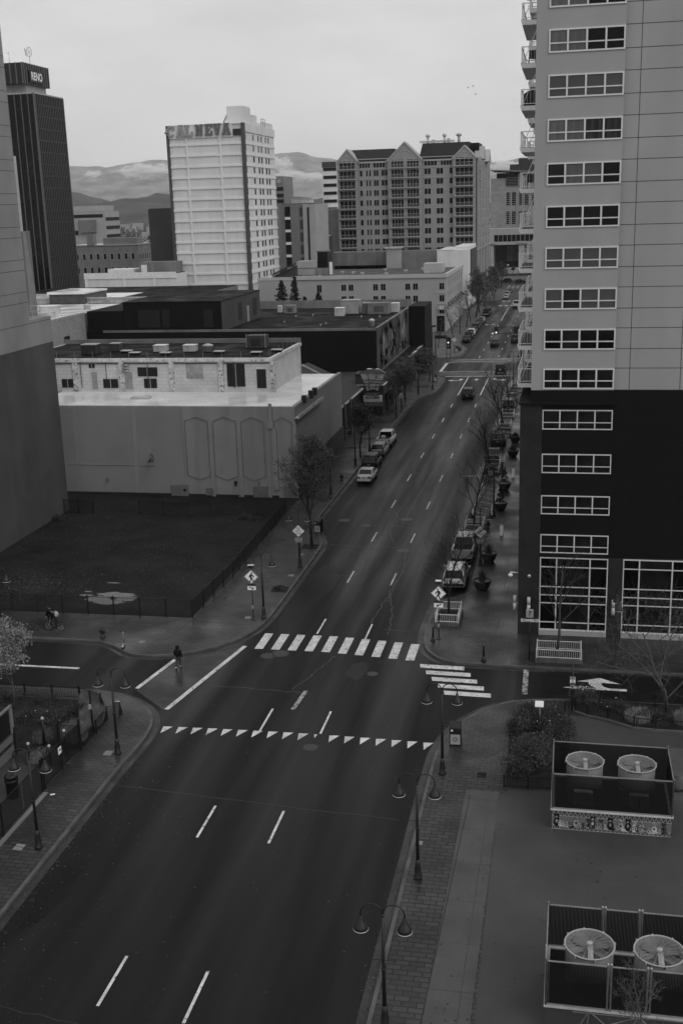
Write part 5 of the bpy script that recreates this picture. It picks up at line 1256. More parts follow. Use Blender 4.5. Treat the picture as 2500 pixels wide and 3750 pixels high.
# ---- signs
SGR = 'signs on posts'
def diamond(mb, x, y, z, s, t=.012): mb.prismy([(x-s,z),(x,z-s),(x+s,z),(x,z+s)], y-t, y)
def ped_figure(m, x, z, s, y, fl=1):
    m.blob((x-.06*s*fl, y, z+.36*s), (.075*s,.006,.085*s))
    P = lambda pts: m.prismy([(x+a*s*fl, z+b*s) for a, b in pts], y-.006, y+.002)
    P([(-.12,.25),(.1,.25),(.12,-.02),(-.02,-.05)]); P([(-.02,-.02),(.12,0),(.06,-.25),(.2,-.5),(.1,-.52),(-.03,-.27)]); P([(-.04,0),(.06,-.03),(-.08,-.28),(-.2,-.5),(-.28,-.46),(-.17,-.26)])
    P([(-.1,.24),(-.04,.12),(-.26,-.06),(-.3,0)]); P([(.06,.24),(.12,.2),(.22,-.04),(.16,-.08)])
def crossing_sign(x, y, label, fl):
    t = thing('crossing_sign', label, 'road sign', (x,y,Z), 'diamond pedestrian crossing signs')
    part('post', MB().tube((x,y,Z),(x,y,4.5),.035,n=8), galv if False else blackm, t)
    m = MB(); m.bx((x,y+.02,4.55),(.42,.3,.05)); m.m = 1; m.bx((x,y-.02,4.42),(.36,.16,.16)); m.m = 0
    part('solar_panel', m, [whitem, blackm], t)
    m = MB(); diamond(m, x, y-.045, 3.62, .56); d = part('sign_plate', m, signw, t); b = MB(); s = .53
    for p, q in (((-s,0),(0,-s)),((0,-s),(s,0)),((s,0),(0,s)),((0,s),(-s,0))): b.tube((x+p[0],y-.06,3.62+p[1]),(x+q[0],y-.06,3.62+q[1]),.012,n=4)
    part('border', b, signk, d); f = MB(); ped_figure(f, x, 3.62, .82, y-.062, fl); part('figure', f, signk, d)
    part('beacon_bar', MB().box(x-.33,y-.1,2.92,x+.33,y-.03,3.03), signk, t)
    pl = part('arrow_plate', MB().box(x-.33,y-.058,2.56,x+.33,y-.045,2.88), signw, t)
    f = MB(); c, s_ = x, -fl
    f.prismy([(c+fl*.16,2.84),(c+fl*.2,2.76),(c-fl*.03,2.68),(c+fl*.02,2.62),(c-fl*.18,2.62),(c-fl*.1,2.79),(c-fl*.06,2.73)], y-.064, y-.058); part('arrow', f, signk, pl)
    part('push_button', MB().box(x-.07,y-.12,1.05,x+.07,y-.03,1.3), galv, t); part('footing', MB().bx((x,y,Z+.02),(.35,.35,.05)), gutterm, t)
crossing_sign(-23.25, 78.4, 'pedestrian crossing diamond with solar top on the left sidewalk', -1)
crossing_sign(-8.75, 76.2, 'pedestrian crossing diamond in front of the railed tree planter on the right', 1)
def psz(x, y, z, label, sc_=1.):
    t = thing('safety_sign', label, 'road sign', (x,y-.1,z), 'diamond PED SAFETY ZONE signs'); y -= .12
    m = MB(); diamond(m, x, y, z+.5, .56*sc_); d = part('sign_plate', m, signw, t); b = MB(); s = .53*sc_
    for p, q in (((-s,0),(0,-s)),((0,-s),(s,0)),((s,0),(0,s)),((0,s),(-s,0))): b.tube((x+p[0],y-.016,z+.5+p[1]),(x+q[0],y-.016,z+.5+q[1]),.012,n=4)
    part('border', b, signk, d)
    for k, wd in enumerate(('PED','SAFETY','ZONE')): text('lettering', wd, .225*sc_, signk, d, (x,y-.02,z+.73-.225*k), sx=.85, bold=.0)
    pl = part('fines_plate', MB().box(x-.31*sc_,y-.012,z-.52,x+.31*sc_,y,z-.1), signg, t); text('lettering', 'FINES', .18*sc_, signk, pl, (x,y-.02,z-.21)); text('lettering', 'HIGHER', .18*sc_, signk, pl, (x,y-.02,z-.42))
psz(-22.65, 91.5, 3.0, 'PED SAFETY ZONE diamond on the left lamp post by the big leafy tree')
psz(-7.1, 93.5, 2.75, 'PED SAFETY ZONE diamond above the bowl planter on the right')
psz(-23.75, 239, 2.45, 'distant PED SAFETY ZONE diamond beyond the far crossing')
part('post', MB().tube((-23.75,239,Z),(-23.75,239,2.5),.05), blackm, bpy.data.objects['safety_sign.002'])
t = thing('speed_sign', 'SPEED LIMIT 20 sign on the lamp post beside the topiary bowls', 'road sign', (-7.2,127.65,2.0)); x, y = -7.2, 127.6
d = part('sign_plate', MB().box(x-.36,y-.012,1.75,x+.36,y,2.66), signw, t); m = MB(); m.box(x-.34,y-.016,1.77,x+.34,y-.012,1.79); m.box(x-.34,y-.016,2.62,x+.34,y-.012,2.64); m.box(x-.34,y-.016,1.79,x-.32,y-.012,2.62); m.box(x+.32,y-.016,1.79,x+.34,y-.012,2.62); part('border', m, signk, d)
for wd, s, zz in (('SPEED',.19,2.52),('LIMIT',.19,2.31),('20',.46,1.99)): text('lettering', wd, s, signk, d, (x,y-.02,zz), bold=.008)
t = thing('street_name_sign', 'COMMERCIAL street name sign on a dark post before the brick pier', 'road sign', (-2.19,73.0,Z)); x, y = -2.19, 73.0
part('post', MB().tube((x,y,Z),(x,y,3.9),.045,n=8), blackm, t)
d = part('name_plate', MB().box(x-.62,y-.05,2.88,x+.62,y-.03,3.2), conc_d, t); text('lettering', 'COMMERCIAL', .25, signw, d, (x+.08,y-.06,3.03), sx=.82, bold=.004); text('lettering', 'ROW', .09, signw, d, (x+.55,y-.06,3.12)); m = MB(); m.box(x-.6,y-.056,2.92,x-.45,y-.05,3.16); part('emblem', m, signg, d)
d = part('parking_plate', MB().box(x-.24,y-.06,3.26,x+.24,y-.045,3.86), signg, t); text('lettering', '7', .42, signk, d, (x+.02,y-.07,3.55), bold=.012); m = MB()
for k in range(8):
    z = 3.31+.052*k; m.box(x-.2,y-.066,z,x-.06 if 1 < k < 7 else x+.2,y-.06,z+.02)
    if 1 < k < 7: m.box(x+.12,y-.066,z,x+.2,y-.06,z+.02)
part('small_print', m, plate, d)
t = thing('pet_area_sign', 'PET AREA sign with a dog symbol on a post at the right corner garden', 'sign', (.69,65.2,Z)); x, y = .69, 65.2
part('post', MB().tube((x,y,Z),(x,y,3.35),.045,n=8), blackm, t)
d = part('sign_plate', MB().box(x-.16,y-.062,1.95,x+.16,y-.045,2.42), signw, t); m = MB(); m.box(x-.145,y-.066,2.26,x+.145,y-.062,2.405); m.box(x-.145,y-.066,1.965,x+.145,y-.062,2.05); part('band', m, signk, d); text('lettering', 'PET AREA', .062, signw, d, (x,y-.07,2.33), bold=.001)
m = MB(); D = lambda pts: m.prismy([(x+a, 2.15+b) for a, b in pts], y-.067, y-.06); D([(-.09,.06),(-.05,.085),(-.03,.03),(.06,.03),(.075,-.0),(.07,-.075),(.055,-.075),(.045,-.01),(-.02,-.01),(-.03,-.075),(-.045,-.075),(-.045,.02),(-.06,.05)]); part('dog_symbol', m, signk, d)
m = MB(); m.box(x-.14,y-.06,1.82,x+.14,y-.045,1.87); m.box(x-.14,y-.06,1.66,x+.14,y-.045,1.73); part('small_plate', m, signg, t)
part('bag_dispenser', MB().box(x-.14,y-.16,1.3,x+.14,y-.04,1.62), blackm, t); part('waste_bag_box', MB().box(x-.1,y-.2,.55,x+.22,y-.03,1.1), blackm, t)
t = thing('parking_sign', 'small parking sign on a post before the motel canopy', 'road sign', (-25,169.5,Z)); part('post', MB().tube((-25,169.5,Z),(-25,169.5,2.9),.045,n=6), blackm, t); part('sign_plate', MB().box(-25.25,169.4,2.1,-24.75,169.44,2.9), signg, t); part('print', MB().box(-25.15,169.38,2.3,-24.85,169.4,2.4), signk, t)
t = thing('garden_plaque', 'small white slanted plaque on a post in the corner shrubs', 'sign', (-1.2,62.6,Z)); part('post', MB().box(-1.24,62.42,Z,-1.14,62.5,1.75), galv, t); m = MB(); m.prismx([(62.1,1.7),(62.55,1.87),(62.55,1.91),(62.1,1.74)], -1.48, -.98); part('plaque', m, whitem, t)
t = thing('post_cap', 'short pale ornamental post at the edge of the corner shrubs', 'bollard', (-1.85,64.5,Z)); part('post', MB().lathe([(.13,0),(.1,.3),(.1,.55)], (-1.85,64.5,Z)), galv, t); part('cap', MB().blob((-1.85,64.5,Z+.65), (.13,.13,.14)), whitem, t)
# ---- bins, hydrants, bollards
def bin_(x, y, label, rz=0.):
    t = thing('litter_bin', label, 'litter bin', (x,y,Z), 'solar litter bins', rz); 
    m = MB(); m.prismx([(-.35,0),(.35,0),(.35,1.25),(.1,1.38),(-.3,1.2),(-.35,1.1)], -.34, .34); part('body', m, blackm, t, local=True)
    d = part('front_panel', MB().box(-.28,-.365,.1,.28,-.35,.72), signg, t, local=True); m = MB(); m.lathe([(.13,0),(.13,-.012)], (0,-.365,.42), 16, 'y'); part('emblem', m, signk, d, local=True); m = MB(); m.lathe([(.085,0),(.085,-.006)], (0,-.377,.42), 14, 'y'); m.box(-.09,-.384,.405,.09,-.377,.435); part('emblem_ring', m, signg, d, local=True)
    part('hatch', MB().box(-.26,-.36,.8,.26,-.35,1.05), M('bin_hatch', .02, .3) if 'bin_hatch' not in bpy.data.materials else bpy.data.materials['bin_hatch'], t, local=True); part('sticker', MB().box(-.25,-.366,.92,-.13,-.36,1.02), signw, t, local=True)
bin_(-5.95, 59.9, 'black solar litter bin with pale emblem panel on the near corner', R(3)); bin_(-8.55, 127.3, 'black solar litter bin in front of a railed planter under a lamp', 0); bin_(-23.4, 102.6, 'black solar litter bin half hidden behind the big leafy tree trunk', R(-10)); bin_(-23.2, 199.5, 'dark litter bin under trees before the far crossing', 0); bin_(-23.4, 240.6, 'dark litter bin under the distant PED SAFETY ZONE diamond', 0)
def hydrant(x, y, label):
    t = thing('fire_hydrant', label, 'fire hydrant', (x,y,Z), 'fire hydrants'); part('barrel', MB().lathe([(.2,0),(.2,.06),(.14,.08),(.14,.5),(.18,.52),(.18,.58),(.15,.6),(.12,.7),(.05,.76),(.04,.82)], (x,y,Z), 12), M('hydrant_paint', .025, .5) if 'hydrant_paint' not in bpy.data.materials else bpy.data.materials['hydrant_paint'], t)
    m = MB(); m.lathe([(.07,-.26),(.08,-.2),(.06,0),(.08,.2),(.07,.26)], (x,y,Z+.42), 10, 'x'); part('outlet', m, bpy.data.materials['hydrant_paint'], t)
hydrant(-33.5, 73.5, 'dark fire hydrant on the left side street sidewalk'); hydrant(-7.25, 105.3, 'dark hydrant between the railed planter and spiral topiary bowl'); hydrant(-25.3, 123.8, 'dark hydrant on the left sidewalk behind the white sedan')
def bollard(x, y, label):
    t = thing('bollard', label, 'bollard', (x,y,Z), 'black kerb bollards'); part('base', MB().lathe([(.17,0),(.17,.08),(.12,.2),(.1,.34)], (x,y,Z), 12), blackm, t); part('post', MB().lathe([(.075,.3),(.06,1.0),(.075,1.02),(.075,1.08),(.02,1.14)], (x,y,Z), 12), blackm, t)
bollard(-9.1, 75.6, 'black bollard at the kerb in front of the crossing sign'); bollard(-5.25, 72.4, 'black bollard at the right corner above the side crosswalk')
# ---- bowl planters
def bowl(x, y, label, kind):
    t = thing('bowl_planter', label, 'planter', (x,y,Z), 'bowl planters on the right sidewalk')
    part('bowl', MB().lathe([(.3,0),(.42,.02),(.58,.28),(.68,.6),(.74,.78),(.74,.84),(.68,.84),(.66,.76)], (x,y,Z), 22), bowlm, t); part('soil', MB().lathe([(0,.75),(.66,.75)], (x,y,Z), 18, cap=False), soil, t)
    m = MB(); r_ = random.Random(int(x*100+y))
    if kind == 'grass':
        for _ in range(260):
            a = r_.uniform(0,6.28); q = r_.gauss(0,.14); h = r_.uniform(.5,1.05); b = (x+q*math.cos(a), y+q*math.sin(a), Z+.75); e = (x+(q+r_.gauss(0,.22))*math.cos(a), y+(q+r_.gauss(0,.22))*math.sin(a), Z+.75+h)
            m.add([(b[0]-.012,b[1],b[2]),(b[0]+.012,b[1],b[2]),e], [(0,1,2)])
        part('ornamental_grass', m, grassd, t)
    elif kind == 'spiral':
        m.tube((x,y,Z+.7),(x,y,Z+2.3),.05,.03)
        for k in range(1500):
            h = r_.random(); a = h*6.28*3.2+r_.gauss(0,.28); rr_ = (.42*(1-h)**.8+.07); q = rr_*(.45+.6*r_.random()); m.leaf((x+q*math.cos(a), y+q*math.sin(a), Z+.85+h*1.65+r_.gauss(0,.045)), .05, r_)
        part('spiral_topiary', m, con_f, t)
    else:
        for k in range(1300):
            v = Vector((r_.gauss(0,1),r_.gauss(0,1),abs(r_.gauss(0,1)))).normalized()*(.42*r_.uniform(.5,1.08)); m.leaf((x+v.x, y+v.y, Z+.8+v.z*1.3), .05, r_)
        part('round_shrub', m, fol_d, t)
    f = MB()
    for _ in range(8): f.blob((x+r_.uniform(-.5,.5), y-.35+r_.uniform(-.2,.3), Z+.8), (.04,.04,.03), 5, 3)
    part('flowers', f, flowm, t)
bowl(-6.46, 87.3, 'bowl planter with tall grass beside the white parked SUV', 'grass'); bowl(-6.46, 94.9, 'bowl planter with dark grass under the PED SAFETY ZONE sign', 'grass'); bowl(-6.5, 112.2, 'nearer bowl planter with a dark spiral topiary', 'spiral'); bowl(-6.55, 120.8, 'farther bowl planter with a spiral topiary above the first one', 'spiral'); bowl(-6.5, 137.8, 'bowl planter with round bush, nearer of the far two', 'bush'); bowl(-6.6, 146.3, 'bowl planter with round bush close to the tower pier, farthest of all', 'bush')
# ---- railed planters
def rail_planter(x0, y0, x1, y1, label, low=.28):
    t = thing('railed_planter', label, 'planter', ((x0+x1)/2,(y0+y1)/2,Z), 'white railed tree planters')
    k = MB(); k.box(x0-.12,y0-.12,Z,x1+.12,y0+.1,Z+low); k.box(x0-.12,y1-.1,Z,x1+.12,y1+.12,Z+low); k.box(x0-.12,y0+.1,Z,x0+.1,y1-.1,Z+low); k.box(x1-.1,y0+.1,Z,x1+.12,y1-.1,Z+low); part('curb', k, kerbm, t)
    part('soil', MB().box(x0+.1,y0+.1,Z,x1-.1,y1-.1,Z+low-.06), soil, t)
    for a, b in (((x0,y0),(x1,y0)),((x1,y0),(x1,y1)),((x1,y1),(x0,y1)),((x0,y1),(x0,y0))):
        m = MB(); d = Vector((b[0]-a[0],b[1]-a[1],0)); L_ = d.length; an = math.atan2(d.y,d.x); c = ((a[0]+b[0])/2,(a[1]+b[1])/2)
        for z in (Z+low+.08, Z+low+.62): m.bx((c[0],c[1],z),(L_,.05,.05),an)
        n = int(L_/.125)
        for i in range(1,n): m.bx((a[0]+d.x*i/n,a[1]+d.y*i/n,Z+low+.35),(.02,.02,.5),an)
        part('railing', m, railw, t)
    for p in ((x0,y0),(x1,y0),(x1,y1),(x0,y1)): part('post', MB().bx((p[0],p[1],Z+low/2+.36),(.08,.08,.72+low)), railw, t)
    m = MB(); r_ = random.Random(int(y0*10))
    for _ in range(260): m.leaf((r_.uniform(x0+.2,x1-.2), r_.uniform(y0+.2,y1-.2), Z+low+abs(r_.gauss(0,.1))), .06, r_)
    part('ground_planting', m, fol_d, t)
rail_planter(-9.28, 78.75, -7.62, 81.6, 'white railed planter behind the right pedestrian crossing sign'); rail_planter(-9.35, 103.3, -7.65, 106.2, 'white railed planter above the silver pickup'); rail_planter(-9.4, 127.9, -7.65, 132, 'white railed planter behind the far solar litter bin'); rail_planter(-9.3, 154.6, -7.7, 158.1, 'white railed planter, nearer of the far pair'); rail_planter(-9.4, 163, -7.65, 166.2, 'white railed planter, farther of the far pair'); rail_planter(-9.4, 190.8, -7.8, 194, 'white railed planter most distant, near the far crossing arrows')
rail_planter(-1.68, 72.75, 1.28, 74.4, 'wide white railed planter in front of the shop windows')
# ---- fences
def fence(pts, h, label, sp=.11, name='iron_fence', mt=None, panel=2.2, z=Z, rail_gap=.1, cap=False, post=.06, pw=.0095):
    mt = mt or ironm; t = thing(name, label, 'fence', (pts[0][0],pts[0][1],z))
    for a, b in zip(pts, pts[1:]):
        a, b = Vector((a[0],a[1],0)), Vector((b[0],b[1],0)); L_ = (b-a).length; k = max(1,round(L_/panel)); an = math.atan2((b-a).y,(b-a).x)
        for i in range(k):
            p, q = a+(b-a)*i/k, a+(b-a)*(i+1)/k; m = MB(); c = (p+q)/2; l_ = (q-p).length
            for zz in (z+.12, z+h-.04): m.bx((c.x,c.y,zz),(l_,.035,.04),an)
            n = max(2,int(l_/sp))
            for j in range(1,n): g = p+(q-p)*j/n; m.bx((g.x,g.y,z+h/2+.03),(pw*2,pw*2,h-.1),an)
            part('panel', m, mt, t)
            pm_ = MB(); pm_.bx((p.x,p.y,z+h/2+.04),(post*1.5,post*1.5,h+.1),an); part('post', pm_, mt, t)
    pm_ = MB(); pm_.bx((pts[-1][0],pts[-1][1],z+h/2+.04),(post*1.5,post*1.5,h+.1)); part('post', pm_, mt, t)
    return t
fence([(-58,77.85),(-28.05,78.15),(-27.7,88),(-28.25,109)], 1.5, 'black picket fence along two sides of the vacant lot', .11)
fence([(-52,107.3),(-48.6,107.1)], 1.45, 'short black fence section at the far left of the lot', .12); fence([(-43.6,107.4),(-38.2,107.2),(-28.6,108.3)], 1.45, 'black fence in front of the lot building base', .12)
fence([(-60,63.3),(-37,63.0),(-34.4,62.75),(-30.65,62.85),(-28.75,61.9),(-27.6,60.1),(-27.5,58.2),(-27.55,56.1)], .85, 'low black fence curving round the corner garden at left', .12, panel=2.0)
tf = fence([(-27.58,56.05),(-27.67,53.75)], 1.75, 'tall black gate fence along the left sidewalk', .075, panel=2.3)
for a, b, h in (((-27.67,53.7),(-27.68,51.4),1.75),((-27.68,51.25),(-27.55,46.6),1.75),((-27.55,46.5),(-27.5,38),1.75)):
    k = max(1,round((b[1]-a[1])/-2.3)); 
    for i in range(k):
        ya, yb = a[1]+(b[1]-a[1])*i/k, a[1]+(b[1]-a[1])*(i+1)/k; m = MB()
        for zz in (Z+.1,Z+h-.05): m.box(-27.64,yb,zz,-27.6,ya,zz+.04)
        for j in range(1,int((ya-yb)/.075)): m.box(-27.63,ya-.075*j-.008,Z+.1,-27.61,ya-.075*j+.008,Z+h)
        part('panel', m, ironm, tf)
for x, y, h in ((-27.66,53.75,3.05),(-27.62,51.4,1.9),(-27.62,51.15,1.9),(-27.55,46.5,1.9),(-27.55,56.05,2.0)): part('post', MB().bx((x,y,Z+h/2),(.1,.1,h)), ironm, tf)
m = MB(); m.box(-27.5,40,Z,-27.25,51,Z+.06); part('footing', m, conc, tf)
fence([(-27.58,56.0),(-28.84,55.95),(-30,56.3),(-31.2,55.1)], 1.6, 'black fence branching from the gate towards the kiosk', .11, panel=1.5)
fp = thing('tall_sign_post', 'tall black post with a small sign inside the low garden fence', 'post', (-27.9,58.6,Z)); part('post', MB().bx((-27.75,58.3,Z+1.4),(.09,.09,2.8)), ironm, fp); part('sign_plate', MB().bx((-27.78,58.22,Z+1.75),(.2,.02,.32)), signg, fp)
t = thing('gate_notice', 'small white notice fixed to the tall gate fence', 'notice', (-27.55,53.6,1.3)); part('plate', MB().box(-27.58,53.25,1.25,-27.55,53.6,1.65), signw, t); part('print', MB().box(-27.549,53.32,1.45,-27.545,53.52,1.55), signk, t)
for i, (x, y, h) in enumerate(((-29.9,56.2,1.75),(-30.0,54.4,1.0),(-28.6,54.2,1.05),(-28.3,55.6,1.35))):
    t = thing('garden_bollard', ['taller dark bollard with white ball top at the branching fence','dark bollard with white ball top in the grass by the kiosk','dark bollard with white ball top behind the gate notice','dark bollard with white ball top in the fence corner'][i], 'bollard', (x,y,Z), 'ball topped bollards in the left garden'); part('post', MB().tube((x,y,Z),(x,y,Z+h),.07,n=8), blackm, t); part('ball', MB().blob((x,y,Z+h+.06), (.1,.1,.1)), offw, t)
t = thing('trash_can', 'black round slatted trash can inside the left fence', 'trash can', (-28.95,50.3,Z)); part('barrel', MB().lathe([(.3,0),(.32,.05),(.34,.95),(.38,.98),(.38,1.08),(.36,1.1)], (-28.95,50.3,Z), 18), blackm, t); m = MB()
for k in range(18): a = 6.283*k/18; m.bx((-28.95+.34*math.cos(a),50.3+.34*math.sin(a),Z+1.18),(.03,.03,.16),a)
part('slats', m, blackm, t); part('lid', MB().lathe([(.36,1.26),(.34,1.32),(.12,1.36),(.1,1.33)], (-28.95,50.3,Z), 18), blackm, t)
t = thing('kiosk', 'dark container kiosk with pale striped base at the left edge', 'kiosk', (-34,52,Z)); part('wall', MB().box(-38,44,1.5,-31.3,55.1,3.1), M('kiosk_dark', .012, .5), t)
m = MB(); m.box(-38,44,Z,-31.25,55.12,.75); m.box(-38,44,1.0,-31.25,55.12,1.42); part('striped_base', m, M('kiosk_stripe', .13, .7, .1), t); m = MB(); m.box(-38,44,.75,-31.27,55.11,1.0); m.box(-38,44,1.42,-31.27,55.11,1.5); part('stripe', m, conc_d, t); text('lettering', 'Book Corner', .3, signk, t, (-31.245,53.9,.96), (0,1,0), (0,0,1))
m = MB(); m.box(-31.4,54.95,1.5,-31.2,55.2,3.15); m.box(-31.35,44,3.1,-31.2,55.2,3.2); part('trim', m, conc, t)
t = thing('sandwich_board', 'pale folded sandwich board leaning outside the low garden fence', 'sign board', (-27.2,60.9,Z)); m = MB(); m.prismx([(60.5,Z),(60.55,Z),(60.9,1.05),(60.86,1.05)], -27.35, -27.05); m.prismx([(61.3,Z),(61.25,Z),(60.9,1.05),(60.94,1.05)], -27.35, -27.05); part('panel', m, conc_d, t); part('frame', MB().tube((-27.36,60.9,1.05),(-27.04,60.9,1.08),.025), whitem, t)
for i, (x, y) in enumerate(((-5.95,103.4),(-6.0,127.0))):
    t = thing('sandwich_board', ['white A board on the right sidewalk below the spiral topiary','white A board right of the far litter bin'][i], 'sign board', (x,y,Z)); m = MB(); m.prismx([(y-.35,Z),(y-.3,Z),(y+.02,1.1),(y-.02,1.1)], x-.05, x+.25); m.prismx([(y+.35,Z),(y+.3,Z),(y-.02,1.1),(y+.02,1.1)], x-.05, x+.25); part('panel', m, whitem, t); part('handle', MB().tube((x,y,1.1),(x+.2,y,1.12),.03), whitem, t)
t = thing('paper_scrap', 'white scrap of paper on the left pavers', 'paper', (-26.95,50.85,.16)); m = MB(); m.bx((-26.95,50.85,.17),(.2,.14,.008),.5); m.bx((-26.86,50.9,.175),(.1,.12,.008),.9); part('sheet', m, signw, t)
t = thing('pallet_stack', 'small stack of dark pallets against the left wall', 'pallets', (-51,104.6,.155)); m = MB()
for k in range(3):
    for j in range(5): m.box(-51.8,104+.25*j,.17+.15*k,-50.6,104.16+.25*j,.2+.15*k)
    for j in range(3): m.box(-51.8+.55*j,104,.2+.15*k,-51.7+.55*j,105.2,.30+.15*k)
part('slats', m, M('pallet_wood', .03, .9, .4), t)
t = thing('boulder', 'grey boulder at the right end of the first dog mural enclosure', 'boulder', (6.15,56.4,Z)); part('stone', MB().blob((6.15,56.4,Z+.25), (.55,.5,.4), 10, 7, .14, random.Random(3)), rockm, t); part('moss_edge', MB().lathe([(.6,0),(.5,.05)], (6.15,56.4,Z), 12), soil, t)
# ---- traffic signals
def signal(x, y, z0, label, lit_top):
    pass
t = thing('traffic_signal', 'traffic signal with lit lamp on a framed post at the far left corner', 'traffic signal', (-23.9,229,Z))
m = MB(); m.tube((-27.0,233,Z),(-27.0,233,4.6),.12); m.tube((-27.0,233,4.55),(-23.9,229.2,4.55),.09); m.tube((-24.3,229,Z),(-24.3,229,2.4),.06); m.tube((-23.5,229,Z),(-23.5,229,2.4),.06); m.box(-24.34,228.9,1.1,-23.46,229.1,1.2); part('post', m, blackm, t)
part('housing', MB().box(-24.35,228.8,2.3,-23.45,229.2,4.6), signk, t); part('street_board', MB().box(-26.9,231,4.1,-24.5,231.1,4.75), signk, t); m = MB(); m.lathe([(.14,0),(.13,-.05),(0,-.07)], (-23.95,228.8,3.55), 12, 'y'); part('lit_lamp', m, lit, t)
m = MB(); m.box(-24.1,228.74,2.75,-23.85,228.8,3.05); part('walk_symbol', m, signg, t)
t = thing('traffic_signal', 'overhead signal frame hanging over the road beyond the far crossing', 'traffic signal', (-8.8,233,Z)); YS = 232.
m = MB(); m.tube((-9.5,YS,Z),(-9.5,YS,6.6),.14,n=8); m.tube((-9.5,YS,6.25),(-14.8,YS,6.25),.07); m.tube((-9.5,YS,4.9),(-14.8,YS,4.9),.07); part('mast_arm', m, blackm, t)
part('housing', MB().box(-14.9,YS-.15,4.85,-14.15,YS+.2,6.3), signk, t); m = MB(); m.lathe([(.15,0),(.14,-.05),(0,-.07)], (-14.52,YS-.15,5.15), 12, 'y'); part('lit_lamp', m, lit, t)
d = part('street_board', MB().box(-11.0,YS-.1,5.0,-9.4,YS,6.2), signk, t)
t = thing('security_camera', 'white dome camera hanging left of the overhead signal frame', 'camera', (-15.3,YS,4.9)); part('dome', MB().lathe([(.05,.25),(.26,.16),(.28,0),(.16,-.16),(0,-.2)], (-15.3,YS,4.85), 12), whitem, t); part('arm', MB().tube((-15.3,YS,5.05),(-14.9,YS,5.05),.06), whitem, t)
t = thing('signal_pole', 'dark tall pole at the far left corner under bare trees', 'pole', (-29,243,Z)); part('pole', MB().tube((-28.9,243,Z),(-28.9,243,5.5),.12), blackm, t); part('head', MB().box(-29.0,242.8,5.2,-28.0,243.1,5.6), blackm, t)
